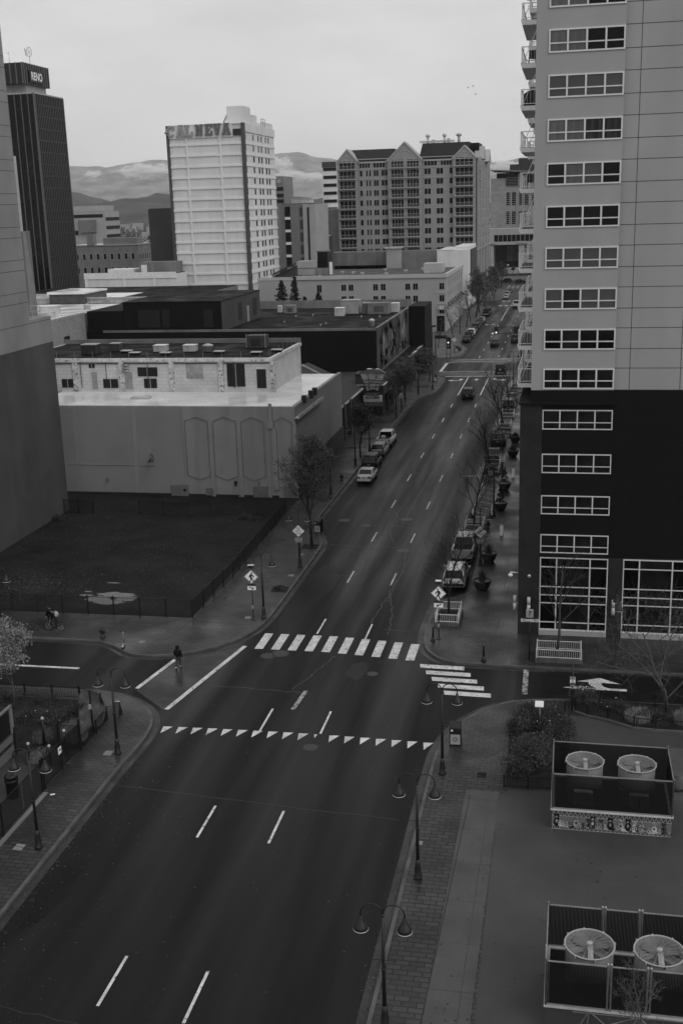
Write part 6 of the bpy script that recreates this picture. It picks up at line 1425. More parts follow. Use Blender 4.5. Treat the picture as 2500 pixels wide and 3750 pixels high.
# ================================================================== COOLING ENCLOSURES
def enclosure(y0, y1, x1, label, front_gate, dogs_):
    x0 = -.3; ZB, ZT = 1.22, 3.3
    t = thing('cooling_enclosure', label, 'enclosure', ((x0+x1)/2,y0,Z), 'fenced cooling unit enclosures')
    part('base', MB().box(x0,y0,Z,x1,y1,ZB), muralw if dogs_ else M('enclosure_base', .05, .7, .15), t)
    m = MB(); m.box(x0-.07,y0-.07,ZB,x1+.07,y0+.12,ZB+.07); m.box(x0-.07,y1-.12,ZB,x1+.07,y1+.07,ZB+.07); m.box(x0-.07,y0+.12,ZB,x0+.12,y1-.12,ZB+.07); m.box(x1-.12,y0+.12,ZB,x1+.07,y1-.12,ZB+.07); part('cap', m, railw if dogs_ else offw, t)
    part('floor', MB().box(x0+.12,y0+.12,ZB,x1-.12,y1-.12,ZB+.02), dirt, t)
    for (a, b) in (((x0,y0),(x1,y0)),((x1,y0),(x1,y1)),((x1,y1),(x0,y1)),((x0,y1),(x0,y0))):
        a, b = Vector((*a,0)), Vector((*b,0)); L_ = (b-a).length; an = math.atan2((b-a).y,(b-a).x)
        segs = [(0,.38),(.40,.62),(.64,1.0)] if abs((b-a).y) < .1 and ((a.y == y0) == front_gate) else [(0,1)]
        for s0, s1 in segs:
            p, q = a+(b-a)*s0, a+(b-a)*s1; n = int((q-p).length/.052); m = MB(); zt = ZT-.12
            for i in range(n): g = p+(q-p)*(i+.5)/n; m.bx((g.x,g.y,(ZB+.12+zt)/2),(.044,.008,zt-ZB-.16),an)
            part('slat_panel', m, slatm, t); m = MB(); c = (p+q)/2
            for zz in (ZB+.13,zt+.02): m.bx((c.x,c.y,zz),((q-p).length,.04,.04),an)
            n = int((q-p).length/.11)
            for i in range(n): g = p+(q-p)*(i+.5)/n; m.bx((g.x,g.y,zt+.05),(.012,.012,.05),an)
            part('rail', m, galv, t)
            for g in (p, q):
                pm_ = MB(); pm_.lathe([(.04,0),(.04,ZT-ZB-.1),(.055,ZT-ZB-.08),(.04,ZT-ZB-.02),(0,ZT-ZB)], (g.x,g.y,ZB+.05), 8); part('post', pm_, galv, t)
    r_ = random.Random(int(y0))
    tr = MB()
    if dogs_:
        for zb, h in ((Z+.78,.24),(Z+.04,.2)):
            n = 28; w_ = (x1-x0)/n
            for i in range(n):
                xa = x0+w_*i; xm = xa+w_*r_.uniform(.3,.7); tr.prismy([(xa,zb),(xa+.02,zb),(xm+.015,zb+h),(xm-.01,zb+h)], y0-.006, y0-.002); tr.prismy([(xa+w_-.02,zb),(xa+w_,zb),(xm+.01,zb+h),(xm-.015,zb+h)], y0-.006, y0-.002)
            tr.box(x0,y0-.0065,zb+h,x1,y0-.002,zb+h+.022); tr.box(x0,y0-.0065,zb-.02,x1,y0-.002,zb)
        part('truss_border', tr, M('truss_pale', .4, .7), t)
        dk = MB(); tr2 = MB()
        for zb, h in ((Z+.78,.24),(Z+.04,.2)): tr2.box(x0,y0-.0018,zb,x1,y0-.001,zb+h)
        part('border_band', tr2, conc_d, t)
        def dog(x, z, s, mi):
            dk.m = mi; yy = y0-.010-.0012*(len(dk.f) % 9); E_ = lambda cx, cz, a, b, n=12: dk.add([(x+(cx+a*math.cos(6.283*k/n))*s, yy, z+(cz+b*math.sin(6.283*k/n))*s) for k in range(n)], [tuple(range(n))])
            E_(0,.42,.26,.42); yy -= .0006; E_(-.02,.95,.19,.2); E_(-.16,1.02,.07,.14); E_(.14,1.02,.07,.14); yy -= .0006; E_(.2,.12,.2,.12); dk.m = (mi+3) % 5; yy -= .0006; E_(-.03,.87,.09,.08); E_(-.02,.5,.1,.16)
        big = [(.0,.62,0),(.95,.55,3),(1.55,.5,2),(1.75,.62,1),(2.15,.5,2),(2.6,.6,0),(3.1,.55,4),(3.45,.6,0),(3.75,.52,4),(4.1,.55,3),(4.7,.5,4),(5.15,.55,2)]
        for x, s, mi in big: dog(x0+x+.25, Z+.16, s, mi)
        for k in range(30): dog(x0+.35+.172*k+r_.uniform(-.05,.05), Z+.12+r_.uniform(0,.06), r_.uniform(.22,.34), r_.choice((1,2,3,4,4,3,0)))
        part('dog_mural', dk, dogs, t)
    else:
        for p, q in (((1.1,.15),(1.6,1.2)),((1.6,1.2),(2.7,.2)),((1.6,1.2),(1.5,.2)),((2.2,.62),(3.4,1.15)),((3.4,1.15),(2.9,.2)),((3.4,1.15),(4.4,.2)),((4.4,.2),(5.2,1.1)),((1.0,1.1),(5.4,1.15))): tr.tube((x0+p[0],y0-.01,p[1]),(x0+q[0],y0-.01,q[1]),.03,n=4)
        part('truss_border', tr, M('truss_grey', .16, .7), t)
    return t
enclosure(51.27, 54.8, 5.45, 'slatted cooling enclosure with a painted dog mural on its base', True, True)
enclosure(36.78, 40.32, 5.6, 'nearest slatted cooling enclosure cut by the bottom right frame corner', False, False)
def cooler(x, y, label):
    t = thing('cooling_unit', label, 'cooling unit', (x,y,1.24), 'round cooling fans in the slatted enclosures'); b = (x,y,1.24)
    m = MB(); m.bx((x,y,1.66),(1.75,1.75,.8)); part('base_housing', m, M('unit_housing', .04, .6, .2) if 'unit_housing' not in bpy.data.materials else bpy.data.materials['unit_housing'], t)
    part('shell', MB().lathe([(.9,.84),(.9,1.88),(.87,1.88),(.86,1.62),(.5,1.55),(0,1.55)], b, 36, cap=False), tankm, t)
    m = MB()
    for k in range(36): a, c = 6.2832*k/36, 6.2832*(k+1)/36; m.tube((x+.93*math.cos(a),y+.93*math.sin(a),3.12),(x+.93*math.cos(c),y+.93*math.sin(c),3.12),.035,n=6,cap=False)
    for k in range(8): a = 6.2832*k/8+.2; m.bx((x+.97*math.cos(a),y+.97*math.sin(a),3.1),(.06,.05,.1),a)
    part('rim', m, tankt, t); m = MB()
    for k in range(20): a = 6.2832*k/20; m.tube((x+.1*math.cos(a),y+.1*math.sin(a),3.2),(x+.93*math.cos(a),y+.93*math.sin(a),3.13),.008,n=4)
    for q in (.35,.6,.8):
        for k in range(24): a, c = 6.2832*k/24, 6.2832*(k+1)/24; m.tube((x+q*math.cos(a),y+q*math.sin(a),3.2-.07*q),(x+q*math.cos(c),y+q*math.sin(c),3.2-.07*q),.004,n=3,cap=False)
    part('guard', m, M('guard_wire', .2, .5) if 'guard_wire' not in bpy.data.materials else bpy.data.materials['guard_wire'], t)
    h = part('hub', MB().lathe([(.12,-.12),(.12,.02),(.08,.05),(0,.06)], (x,y,3.18), 16), tankt, t); m = MB(); m.bx((x+.03,y-.45,3.08),(.2,.86,.05)); part('motor_arm', m, tankt, t)
    m = MB()
    for k in range(6):
        a = 6.2832*k/6+.3; u = Vector((math.cos(a),math.sin(a),0)); v_ = Vector((-u.y,u.x,0)); c = Vector((x,y,2.93)); m.add([c+u*.12-v_*.05+Vector((0,0,.03)), c+u*.8-v_*.16+Vector((0,0,.06)), c+u*.8+v_*.16-Vector((0,0,.06)), c+u*.12+v_*.05-Vector((0,0,.03))], [(0,1,2,3)])
    part('fan_blade', m, tankm, t)
cooler(1.27, 53.02, 'left round cooling fan in the dog mural enclosure'); cooler(3.82, 53.02, 'right round cooling fan in the dog mural enclosure'); cooler(1.29, 38.12, 'left round cooling fan in the nearest enclosure'); cooler(3.86, 38.12, 'right round cooling fan in the nearest enclosure, cut by the frame')
for i, (x, y, a) in enumerate(((1.2,52.0,.9),(3.9,51.9,.9))):
    t = thing('control_box', ['pale control cabinet behind the slats under the left fan','pale control cabinet behind the slats under the right fan'][i], 'cabinet', (x,y-.15,1.24)); part('cabinet', MB().bx((x,51.75,1.75),(a,.3,.7)), M('cabinet_pale', .4, .6) if i == 0 else plate, t); part('door_line', MB().bx((x,51.597,1.75),(.02,.006,.6)), signk, t)
# ================================================================== VEGETATION
def grow(seed, h, spread, levels, th=.09, trunk_h=.32, nb=7, up=.55, tw=3, leaf=0, lsz=.07, lean=(0,0)):
    """a tapered trunk with limbs; returns trunk, crown builders around the origin"""
    r_ = random.Random(seed); T, C = MB(), MB(); tips = []
    def limb(p, d, L_, rad, lv):
        n = 4 if lv < 2 else 3; pts = [Vector(p)]; rr = [rad]; q = Vector(p); dd = Vector(d)
        for i in range(n):
            dd = (dd+Vector((r_.gauss(0,.13),r_.gauss(0,.13),r_.gauss(0,.08)+.05))).normalized(); q = q+dd*L_/n; pts.append(q.copy()); rr.append(rad*(1-.62*(i+1)/n))
        (T if lv < 2 else C).path(pts, rr, 7 if lv == 0 else 5 if lv == 1 else 3, lv < 1)
        if lv >= levels:
            tips.append((pts[-1],pts[-2])); return
        k = nb if lv == 0 else tw+(1 if lv == 1 else 0)
        for i in range(k):
            t = (trunk_h+(1-trunk_h)*(i+.4)/k) if lv == 0 else (.3+.7*(i+.5)/k)
            f = t*n; j = min(n-1,int(f)); b = pts[j].lerp(pts[j+1], f-j); a = 2.4*i+r_.uniform(0,1.2)+seed
            ax = (pts[j+1]-pts[j]).normalized(); e = ax.orthogonal().normalized(); g = ax.cross(e); o = e*math.cos(a)+g*math.sin(a)
            nd = (ax*up+o*(1-up)*1.25+Vector((0,0,.12))).normalized()
            ln_ = (spread*(1.15-.65*t) if lv == 0 else L_*r_.uniform(.42,.68)); limb(b, nd, ln_, max(.008, rr[j]*.55), lv+1)
        tips.append((pts[-1],pts[-2]))
    limb((0,0,0), Vector((lean[0],lean[1],1)).normalized(), h, th, 0)
    if leaf:
        L_ = MB()
        for _ in range(leaf):
            a, b = r_.choice(tips); p = a.lerp(b, r_.random()*1.2)+Vector((r_.gauss(0,.16),r_.gauss(0,.16),r_.gauss(0,.14)))*(1+h*.04); L_.leaf(p, lsz*r_.uniform(.6,1.3), r_)
        return T, C, L_
    return T, C, None
def tree(name, label, loc, g, mats, group=None, rz=0, s=1.):
    t = thing(name, label, 'tree', loc, group, rz); T, C, L_ = g
    part('trunk', T, mats[0], t, local=True); c = part('branches', C, mats[1], t, local=True)
    if L_: part('crown', L_, mats[2], t, local=True)
    t.scale = (s,s,s); return t
BT = 'bare street trees along the right kerb'
tree('bare_tree', 'bare spreading tree in the railed planter beside the right crossing sign', (-8.5,80.6,.35), grow(3, 6.6, 3.9, 3, .1, .2, 12, .52, 5), (bark,twig), BT)
t1 = tree('bare_tree', 'bare tree with a few leaves in the railed planter above the silver pickup', (-8.6,105.2,.35), grow(8, 6.9, 3.0, 3, .1, .2, 12, .64, 5, 160, .05), (bark,twig,fol_r), BT)
tree('bare_tree', 'leaning bare tree with leaves low down, in the planter by the far litter bin', (-8.7,130.2,.35), grow(15, 6.2, 2.6, 3, .1, .2, 12, .64, 5, 420, .06, (-.2,.0)), (bark,twig,fol_r), BT)
dup(t1, (-8.6,156.6,.35), 1.9, 'bare tree in the nearer of the far paired railed planters'); dup(t1, (-8.6,164.8,.35), 3.6, 'bare tree in the farther of the far paired railed planters'); dup(t1, (-8.7,192.3,.35), 5, 'most distant bare tree on the right, near the far crossing', scale=.85)
dup(t1, (-8.6,147.5,.15), .8, 'thin bare tree on the right kerb between parked dark cars', scale=.8)
tree('bare_tree', 'bare tree in the wide railed planter before the shop windows', (-.35,73.6,.35), grow(21, 6.3, 3.0, 3, .11, .24, 10, .58, 4), (barkm,twigm))
tree('pale_bare_tree', 'wide pale barked bare tree over the right side street', (6.4,65.9,.15), grow(5, 5.6, 4.4, 4, .11, .12, 11, .45, 4), (barkp,twigp))
tree('pale_bare_tree', 'pale bare treetop in front of the nearest cooling enclosure', (3.35,34.6,.15), grow(27, 3.9, 1.5, 4, .05, .35, 8, .55, 4, 60, .03), (barkp,twigp,fol_r))
LT = 'leafy street trees along the left sidewalk'
l0 = tree('street_tree', 'largest leafy street tree, on the left kerb before the low grey building', (-23.0,97.8,.15), grow(36, 8.4, 3.3, 3, .16, .28, 11, .6, 5, 11500, .08, (.06,0)), (bark,bark,fol_m), LT)
l1 = tree('street_tree', 'leafy street tree beside the low building corner and black parked car', (-25.2,135.6,.15), grow(41, 6.0, 1.9, 3, .12, .4, 9, .55, 5, 7000, .09), (bark,bark,fol_d), LT)
l2 = tree('street_tree', 'rounded leafy street tree right of the ROOMS sign, nearest of the clump', (-25.1,171,.15), grow(47, 6.4, 2.9, 3, .13, .36, 10, .45, 5, 8500, .10), (bark,bark,fol_m), LT)
dup(l1, (-24.4,185.3,.15), 2.2, 'rounded leafy tree before the far crossing, middle of the clump', scale=(1.25,1.25,1.0)); dup(l1, (-24.3,199.6,.15), 4.4, 'small leafy tree nearest the far crossing on the left', scale=(1.05,1.05,.85)); dup(l1, (-25.6,178.4,.15), .7, 'dark leafy tree behind the clump beside the mural building', scale=(1.15,1.15,1.05))
tree('pale_leaf_tree', 'young tree with pale leaves in the left corner garden', (-34.16,60.8,.15), grow(52, 5.0, 1.55, 3, .06, .3, 9, .6, 4, 4200, .075), (barkp,barkp,fol_p))
FB = 'street trees in the farther block'
fb1 = tree('far_bare_tree', 'thin bare tree beside the hotel corner past the far crossing', (-26.2,262,.15), grow(61, 7.5, 2.2, 2, .12, .25, 10, .6, 5, 300, .1), (bark,twig,fol_r), FB)
for x, y, s, lb_ in ((-26.0,276,1.05,'bare tree in front of the hotel awnings'),(-25.8,291,1.1,'bare tree at the middle of the hotel side'),(-26,306,.95,'bare tree by the far end of the hotel'),(-28.2,248,.8,'bare shrubby tree before the hotel entrance corner')): dup(fb1, (x,y,.15), y*.7, lb_, FB, s)
fb2 = tree('far_leafy_tree', 'tall leafy tree at the kerb before the white pickup lane end', (-25.4,316,.15), grow(67, 10.5, 3.6, 2, .2, .3, 11, .5, 5, 3600, .15), (bark,bark,fol_r), FB)
for x, y, s, lb_ in ((-25.6,331,.95,'tall leafy tree beside the narrow white building'),(-25.8,352,.85,'leafy tree at the distant side street corner'),(-24.4,376,.62,'dark small tree over the two silver cars far away'),(-26,392,.8,'leafy tree along the distant brick front'),(-26,412,.8,'leafy tree near the end of the brick front'),(-25.5,434,.75,'last leafy tree before the street bend'),(-26.5,341,1.0,'leafy tree overlapping the narrow white building base')): dup(fb2, (x,y,.15), y*1.3, lb_, FB, s)
tree('far_leafy_tree', 'small round tree in front of the light screen wall', (-24.6,505,.15), grow(69, 3.6, 1.1, 2, .1, .4, 8, .5, 4, 900, .14), (bark,bark,fol_d))
def conifer(seed, h, r, dens, loc, label, lean=0.):
    r_ = random.Random(seed); t = thing('conifer', label, 'tree', loc, 'conifers before the hotel wall'); T, L_ = MB(), MB(); T.path([(0,0,0),(lean*.5,0,h*.5),(lean,0,h)], [.22,.14,.03], 6)
    n = int(h*2.4)
    for i in range(n):
        f = (i+.5)/n; z = h*(.04+.95*f); rr = r*(1-f)**.75*(.75+.35*r_.random())+.15
        for k in range(6):
            a = r_.uniform(0,6.283); l_ = rr*r_.uniform(.7,1.15); b = Vector((lean*f,0,z)); e = b+Vector((math.cos(a)*l_,math.sin(a)*l_,l_*.22)); T.tube(b, e, .035, .012, 3, False)
            for _ in range(dens): q = r_.random()**.6; L_.leaf(b.lerp(e,q)+Vector((r_.gauss(0,.11),r_.gauss(0,.11),r_.gauss(0,.08))), .17, r_, .3)
    part('trunk', T, bark, t, local=True); part('crown', L_, con_f, t, local=True)
conifer(4, 14.4, 3.4, 40, (-66.6,262,.15), 'wide layered conifer at left before the hotel wall'); conifer(6, 15.2, 2.5, 34, (-63.8,262.5,.15), 'tall sparse conifer rising above the hotel roof edge', .2); conifer(9, 11.4, 3.0, 44, (-57.8,262,.15), 'short dense conifer below the single hotel window')
conifer(12, 10.6, 2.0, 26, (-61.6,261,.15), 'small sparse conifer leaning right beside the tall one', .8)
def shrub(name, label, c, r, n, mt, seed, lsz=.06, group=None, flowers=0, cat='shrub'):
    r_ = random.Random(seed); t = thing(name, label, cat, (c[0],c[1],Z), group); m = MB(); s = MB()
    cl = [(Vector((r_.uniform(-.62,.62),r_.uniform(-.62,.62),r_.uniform(.1,.6))), r_.uniform(.22,.5)) for _ in range(16)]
    for _ in range(n):
        o, q = r_.choice(cl); v = Vector((r_.gauss(0,1),r_.gauss(0,1),r_.gauss(0,.9)+.35)).normalized()*q*r_.uniform(.35,1.2)
        p = Vector((c[0]+(o.x+v.x)*r[0], c[1]+(o.y+v.y)*r[1], Z+max(.03,(o.z+v.z)*r[2])))
        if r_.random() < .5: m.leaf(p, lsz*r_.uniform(.6,1.3), r_)
        else:
            d = Vector((v.x*.8+r_.gauss(0,.2), v.y*.8+r_.gauss(0,.2), .5+r_.random())).normalized()*lsz*2.6; e = d.cross(Vector((r_.gauss(0,1),r_.gauss(0,1),.2))).normalized()*lsz*.22; m.add([p-e, p+e, p+d], [(0,1,2)])
    for _ in range(14): a = r_.uniform(0,6.28); s.tube((c[0],c[1],Z), (c[0]+r[0]*.6*math.cos(a), c[1]+r[1]*.6*math.sin(a), Z+r[2]*.8), .02, .006, 3, False)
    part('stems', s, bark, t); part('foliage', m, mt, t)
    if flowers:
        f = MB()
        for _ in range(flowers//2): a = r_.uniform(0,6.28); q = r_.random()**.5; f.blob((c[0]+r[0]*q*math.cos(a), c[1]+r[1]*q*math.sin(a), Z+r[2]*(1.1-.5*q)), (.035,.035,.03), 5, 3)
        part('flowers', f, flowm, t)
CS = 'shrubs in the right corner bed'
shrub('shrub', 'large dark shrub with white flowers behind the slanted plaque', (-1.15,62.6), (1.9,1.9,1.45), 10000, fol_d, 1, .06, CS, 16); shrub('shrub', 'dark shrub mass left of the first dog mural enclosure', (-1.75,58.2), (1.75,1.9,1.5), 11000, fol_r, 2, .06, CS); shrub('shrub', 'dark shrub behind the upper left corner of the first enclosure', (.0,60.8), (1.1,1.3,1.4), 4500, fol_d, 3, .06, CS, 6); shrub('shrub', 'small shrub with white blossoms at the paver edge', (-2.6,61.8), (.7,.8,.9), 1500, fol_d, 4, .05, CS, 10)
shrub('shrub', 'bushy shrub at the bed corner beside the low fence', (-2.0,57.0), (.9,.9,.9), 2200, fol_r, 5, .055, CS)
shrub('shrub', 'bushy dark shrub behind the PET AREA sign', (1.5,66.3), (1.0,.8,1.3), 2400, fol_r, 6, .06, None, 8); shrub('shrub', 'low dark shrub with white blossoms along the right garden fence', (3.4,65.6), (1.0,.7,.8), 1500, fol_d, 7, .055, None, 8); shrub('shrub', 'low shrubs under the wide pale bare tree', (5.6,64.6), (1.3,.8,.7), 1800, fol_d, 8, .055)
LG = 'shrubs in the left corner garden'
shrub('shrub', 'clipped rounded shrub at the left end of the corner garden', (-35.4,62.0), (1.3,.8,.8), 2600, fol_r, 11, .04, LG); shrub('shrub', 'clipped rounded shrub beside the pale leafed tree, behind the low fence', (-32.5,62.1), (1.2,.75,.75), 2600, fol_r, 12, .04, LG); shrub('shrub', 'dark spreading shrubs in the middle of the left garden', (-31.9,59.6), (2.2,1.3,.55), 3000, fol_d, 13, .05, LG, 10); shrub('shrub', 'dark shrub between pale grasses and fence curve in the left garden', (-29.6,60.7), (1.3,1.0,.8), 2200, fol_d, 14, .05, LG)
shrub('shrub', 'low dark plants growing by the kiosk in the left garden', (-29.8,55.0), (.7,.9,.5), 900, fol_d, 15, .045, LG)
shrub('shrub', 'sprawling weeds inside the back corner of the vacant lot', (-31.5,106.4), (1.5,1.1,.6), 1300, fol_d, 16, .06); shrub('shrub', 'low green plants in a kerbside bed on the left sidewalk', (-22.95,85.5), (.7,.6,.35), 1100, fol_d, 17, .045)
shrub('shrub', 'dark planting beside the far crossing signal frame', (-23,242.6), (.9,1,1.0), 900, fol_d, 18, .08); shrub('shrub', 'rounded dark shrub bed at the distant side street corner', (-23.2,334), (1.0,3.6,1.0), 1600, fol_d, 19, .12)
def tuft(label, c, r, h, n, seed, lean=(.3,-.1), mt=None, group='pale grasses in the left garden'):
    r_ = random.Random(seed); t = thing('grass_clump', label, 'grass clump', (c[0],c[1],Z), group); m = MB(); s = MB()
    for _ in range(n):
        a = r_.uniform(0,6.283); q = r_.random()**.5*r; b = Vector((c[0]+q*math.cos(a), c[1]+q*math.sin(a), Z)); hh = h*r_.uniform(.55,1.1); mid = b+Vector((lean[0]*.35*hh+r_.gauss(0,.05), lean[1]*.35*hh+r_.gauss(0,.05), hh*.75)); e = mid+Vector((lean[0]*.9*hh+r_.gauss(0,.12), lean[1]*.9*hh+r_.gauss(0,.12), hh*.2)); w_ = .012
        m.add([b-Vector((w_,0,0)), b+Vector((w_,0,0)), mid+Vector((w_*.8,0,0)), mid-Vector((w_*.8,0,0)), e], [(0,1,2,3),(3,2,4)])
    part('blades', m, mt or grassm, t); s.lathe([(r*.5,0),(r*.3,.12),(0,.15)], (c[0],c[1],Z), 9); part('root_crown', s, soil, t)
tuft('pale grass clump leaning over the low fence near the sandwich board', (-28.4,59.5), .75, 1.25, 798, 1); tuft('pale grass clump between fence curve and dark shrubs', (-29.5,61.9), .7, 1.1, 608, 2, (.15,-.2)); tuft('pale grass clump closest to the tall gate fence', (-28.6,57.4), .8, 1.2, 798, 3); tuft('short pale grass behind the branching fence', (-30.4,56.9), .6, .7, 418, 4); tuft('short pale grass beside the tall lamp and kiosk', (-29.6,54.4), .55, .7, 418, 5)
tuft('pale grass clump at the far right garden fence', (7.2,64.4), .5, .9, 456, 6, (.0,-.1), None, 'pale grasses in the right garden'); tuft('pale low grass behind the right garden fence', (4.6,64.6), .8, .55, 570, 7, (.1,0), None, 'pale grasses in the right garden')
fence([(.9,65.0),(1.6,64.55),(2.8,64.15),(4.3,63.3),(5.5,63.15),(9,63.15)], .7, 'low black fence curving beside the dog run path at right', .11, panel=1.6); fence([(2.0,67.0) if False else (2.4,66.6),(9,66.5)], .7, 'low black fence between right garden and side street', .11, panel=1.7); fence([(-2.88,55.1),(-.36,55.2)], .72, 'low black fence at the foot of the corner shrubs', .1, panel=1.3); fence([(.25,64.5),(.5,64.45)], .8, 'tiny black fence stub beside the corner shrubs', .1)
m = MB(); pts = [(.85,64.95),(1.6,64.4),(2.75,64.0),(4.25,63.12),(5.5,62.97),(12,62.95)]
for a, b in zip(pts, pts[1:]):
    d = Vector((b[0]-a[0],b[1]-a[1],0)); m.bx(((a[0]+b[0])/2,(a[1]+b[1])/2,.22),(d.length+.04,.16,.16),math.atan2(d.y,d.x))
struct('garden_kerb', m, kerbm); struct('garden_soil', MB().sheet([(-30.5,56.2),(-28.9,55.9),(-27.7,56.1),(-27.6,60),(-28.8,61.8),(-30.7,62.7),(-60,62.9),(-60,55.3),(-31.4,55.3)], .156), soil); struct('garden_soil', MB().sheet([(1.0,65.0),(2.8,64.1),(4.3,63.25),(9,63.1),(14,63.1),(14,66.5),(2.4,66.5),(.9,66.6)], .160), soil); struct('garden_soil', MB().sheet([(-2.8,55.2),(-.4,55.25),(.3,56.5),(.4,60.9),(.5,64.2),(-.4,65.2),(-2,65.1),(-3,63.2),(-2.9,60)], .159), soil)
struct('kiosk_yard', MB().sheet([(-31.2,38),(-27.7,38),(-27.75,54),(-29.0,53.6),(-31.2,54.2)], .157), plazam)
# far wood and scattered town beyond the office blocks
r_ = random.Random(77); wm = MB()
for _ in range(900):
    y = r_.uniform(620,1900); x = -(.30+r_.random()*.22)*y; h = r_.uniform(5,13); w_ = r_.uniform(3,7)
    for _k in range(12): v = Vector((r_.gauss(0,1),r_.gauss(0,1),r_.gauss(0,1))).normalized()*r_.uniform(.5,1); wm.leaf((x+v.x*w_,y+v.y*w_,h*.6+v.z*h*.45), 1.5, r_)
for _ in range(500):
    y = r_.uniform(620,2200); x = r_.uniform(-.3,-.02)*y; h = r_.uniform(5,11); w_ = r_.uniform(3,7)
    for _k in range(9): v = Vector((r_.gauss(0,1),r_.gauss(0,1),r_.gauss(0,1))).normalized()*r_.uniform(.5,1); wm.leaf((x+v.x*w_,y+v.y*w_,h*.6+v.z*h*.45), 1.6, r_)
solo('far_wood', wm, woodm, kind='stuff')
tn = MB()
for _ in range(260):
    y = r_.uniform(900,2500); x = r_.uniform(-.55,-.05)*y; s = r_.uniform(6,22); h = r_.uniform(5,14); tn.box(x,y,0,x+s,y+s*.6,h)
solo('far_town', tn, M('far_town_wall', .3, .8, .5, .02), kind='stuff')

# ================================================================== VEHICLES (length along +Y, rear at y=0)
def car(name, label, loc, v, kind='sedan', group=None, rz=0., lit_=False):
    t = thing(name, label, {'pickup':'pickup','truck':'truck'}.get(kind,'car'), loc, group, rz); P = paint(v)
    L_, W, zb, zr = {'sedan':(4.65,1.82,.98,1.46),'suv':(4.7,1.9,1.10,1.74),'wagon':(4.7,1.85,1.06,1.62),'pickup':(5.7,2.0,1.18,1.88),'jeep':(4.4,1.88,1.22,1.86),'truck':(6.2,2.1,1.35,2.1)}[kind]
    h = W/2; g0 = .22 if kind in ('sedan','wagon') else .34
    if kind in ('sedan',): st = [(0,.52,.86,.80),(.12,.34,.95,.92),(.9,g0,1.0,.99),(2.3,g0,zb,1.0),(3.4,g0,.93,.99),(4.3,.26,.80,.93),(4.58,.34,.70,.84),(4.65,.42,.62,.76)]
    elif kind in ('suv','wagon'): st = [(0,.5,zb-.14,.86),(.1,.36,zb-.02,.95),(.9,g0,zb,1.0),(2.6,g0,zb,1.0),(3.5,g0,zb-.06,.99),(4.35,.34,zb-.18,.94),(4.62,.4,zb-.32,.86),(4.7,.5,zb-.42,.78)]
    elif kind == 'jeep': st = [(0,.5,zb-.02,.80),(.08,.45,zb,.82),(2.6,.45,zb,.82),(3.0,.45,zb-.03,.80),(4.3,.5,zb-.1,.72),(4.4,.55,zb-.16,.68)]
    else: st = [(0,.55,zb-.1,.93),(.08,.5,zb,.96),(2.0,.42,zb,1.0),(3.9,.42,zb,1.0),(4.6,.42,zb-.02,.98),(L_-.25,.48,zb-.1,.94),(L_-.05,.55,zb-.22,.86),(L_,.62,zb-.3,.8)]
    secs = []
    for y, z0, z1, f in st:
        w_ = h*f; zm = z0+(z1-z0)*.55
        half = [(w_*.86,z0),(w_*.985,z0+.12),(w_,zm),(w_*.96,z1-.10),(w_*.90,z1-.02),(w_*.55,z1+.015)]
        secs.append([(x,y,z) for x, z in half]+[(-x,y,z) for x, z in reversed(half)])
    body = MB().loft(secs)
    part('body', body, P, t, local=True)
    cab = {'sedan':(.75,3.55,1.55,2.75),'suv':(.12,3.5,.5,2.85),'wagon':(.15,3.55,.75,2.7),'pickup':(1.95,4.6,2.15,3.95),'jeep':(.1,2.95,.22,2.7),'truck':(3.0,5.4,3.1,4.9)}[kind]
    yb0, yb1, yt0, yt1 = cab; wb, wt = h*.90, h*(.74 if kind != 'jeep' else .78); zc = zb-.03
    g = MB(); g.loft([[(-wb,yb0,zc),(wb,yb0,zc),(wb,yb1,zc),(-wb,yb1,zc)], [(-wt,yt0,zr-.05),(wt,yt0,zr-.05),(wt,yt1,zr-.05),(-wt,yt1,zr-.05)]], False); part('window_glass', g, carglass, t, local=True)
    r_ = MB(); q = wt*1.02
    r_.loft([[(-q,yt0-.06,zr-.06),(q,yt0-.06,zr-.06),(q,yt1+.06,zr-.06),(-q,yt1+.06,zr-.06)],[(-q*.97,yt0-.02,zr-.015),(q*.97,yt0-.02,zr-.015),(q*.97,yt1,zr-.015),(-q*.97,yt1,zr-.015)],[(-q*.8,yt0+.12,zr+.02),(q*.8,yt0+.12,zr+.02),(q*.8,yt1-.14,zr+.02),(-q*.8,yt1-.14,zr+.02)]], True)
    for s in (-1,1):
        r_.tube((s*wb,yb0,zc),(s*wt*1.01,yt0,zr-.05),.06,.05,6); r_.tube((s*wb,yb1,zc),(s*wt*1.01,yt1,zr-.05),.05,.045,6); ym, yn = (yb0+yb1)/2, (yt0+yt1)/2; r_.tube((s*wb,ym,zc),(s*wt*1.01,yn,zr-.05),.045,.045,6)
        if kind in ('suv','wagon','jeep'): ya, yb_ = yb0+(yb1-yb0)*.24, yt0+(yt1-yt0)*.22; r_.tube((s*wb,ya,zc),(s*wt*1.01,yb_,zr-.05),.07,.06,6)
    part('roof', r_, P if kind != 'jeep' else blackm, t, local=True)
    if kind in ('suv','wagon'):
        m = MB()
        for s in (-1,1): m.tube((s*wt*.8,yt0+.2,zr+.06),(s*wt*.8,yt1-.3,zr+.06),.025,n=5)
        if v < .05 and kind == 'suv':
            for k in range(5): m.box(-wt*.8,yt0+.3+.4*k,zr+.05,wt*.8,yt0+.34+.4*k,zr+.08)
        part('roof_rail', m, blackm if v > .02 else galv, t, local=True)
    wr = .33 if kind in ('sedan','wagon') else .38 if kind != 'jeep' else .46
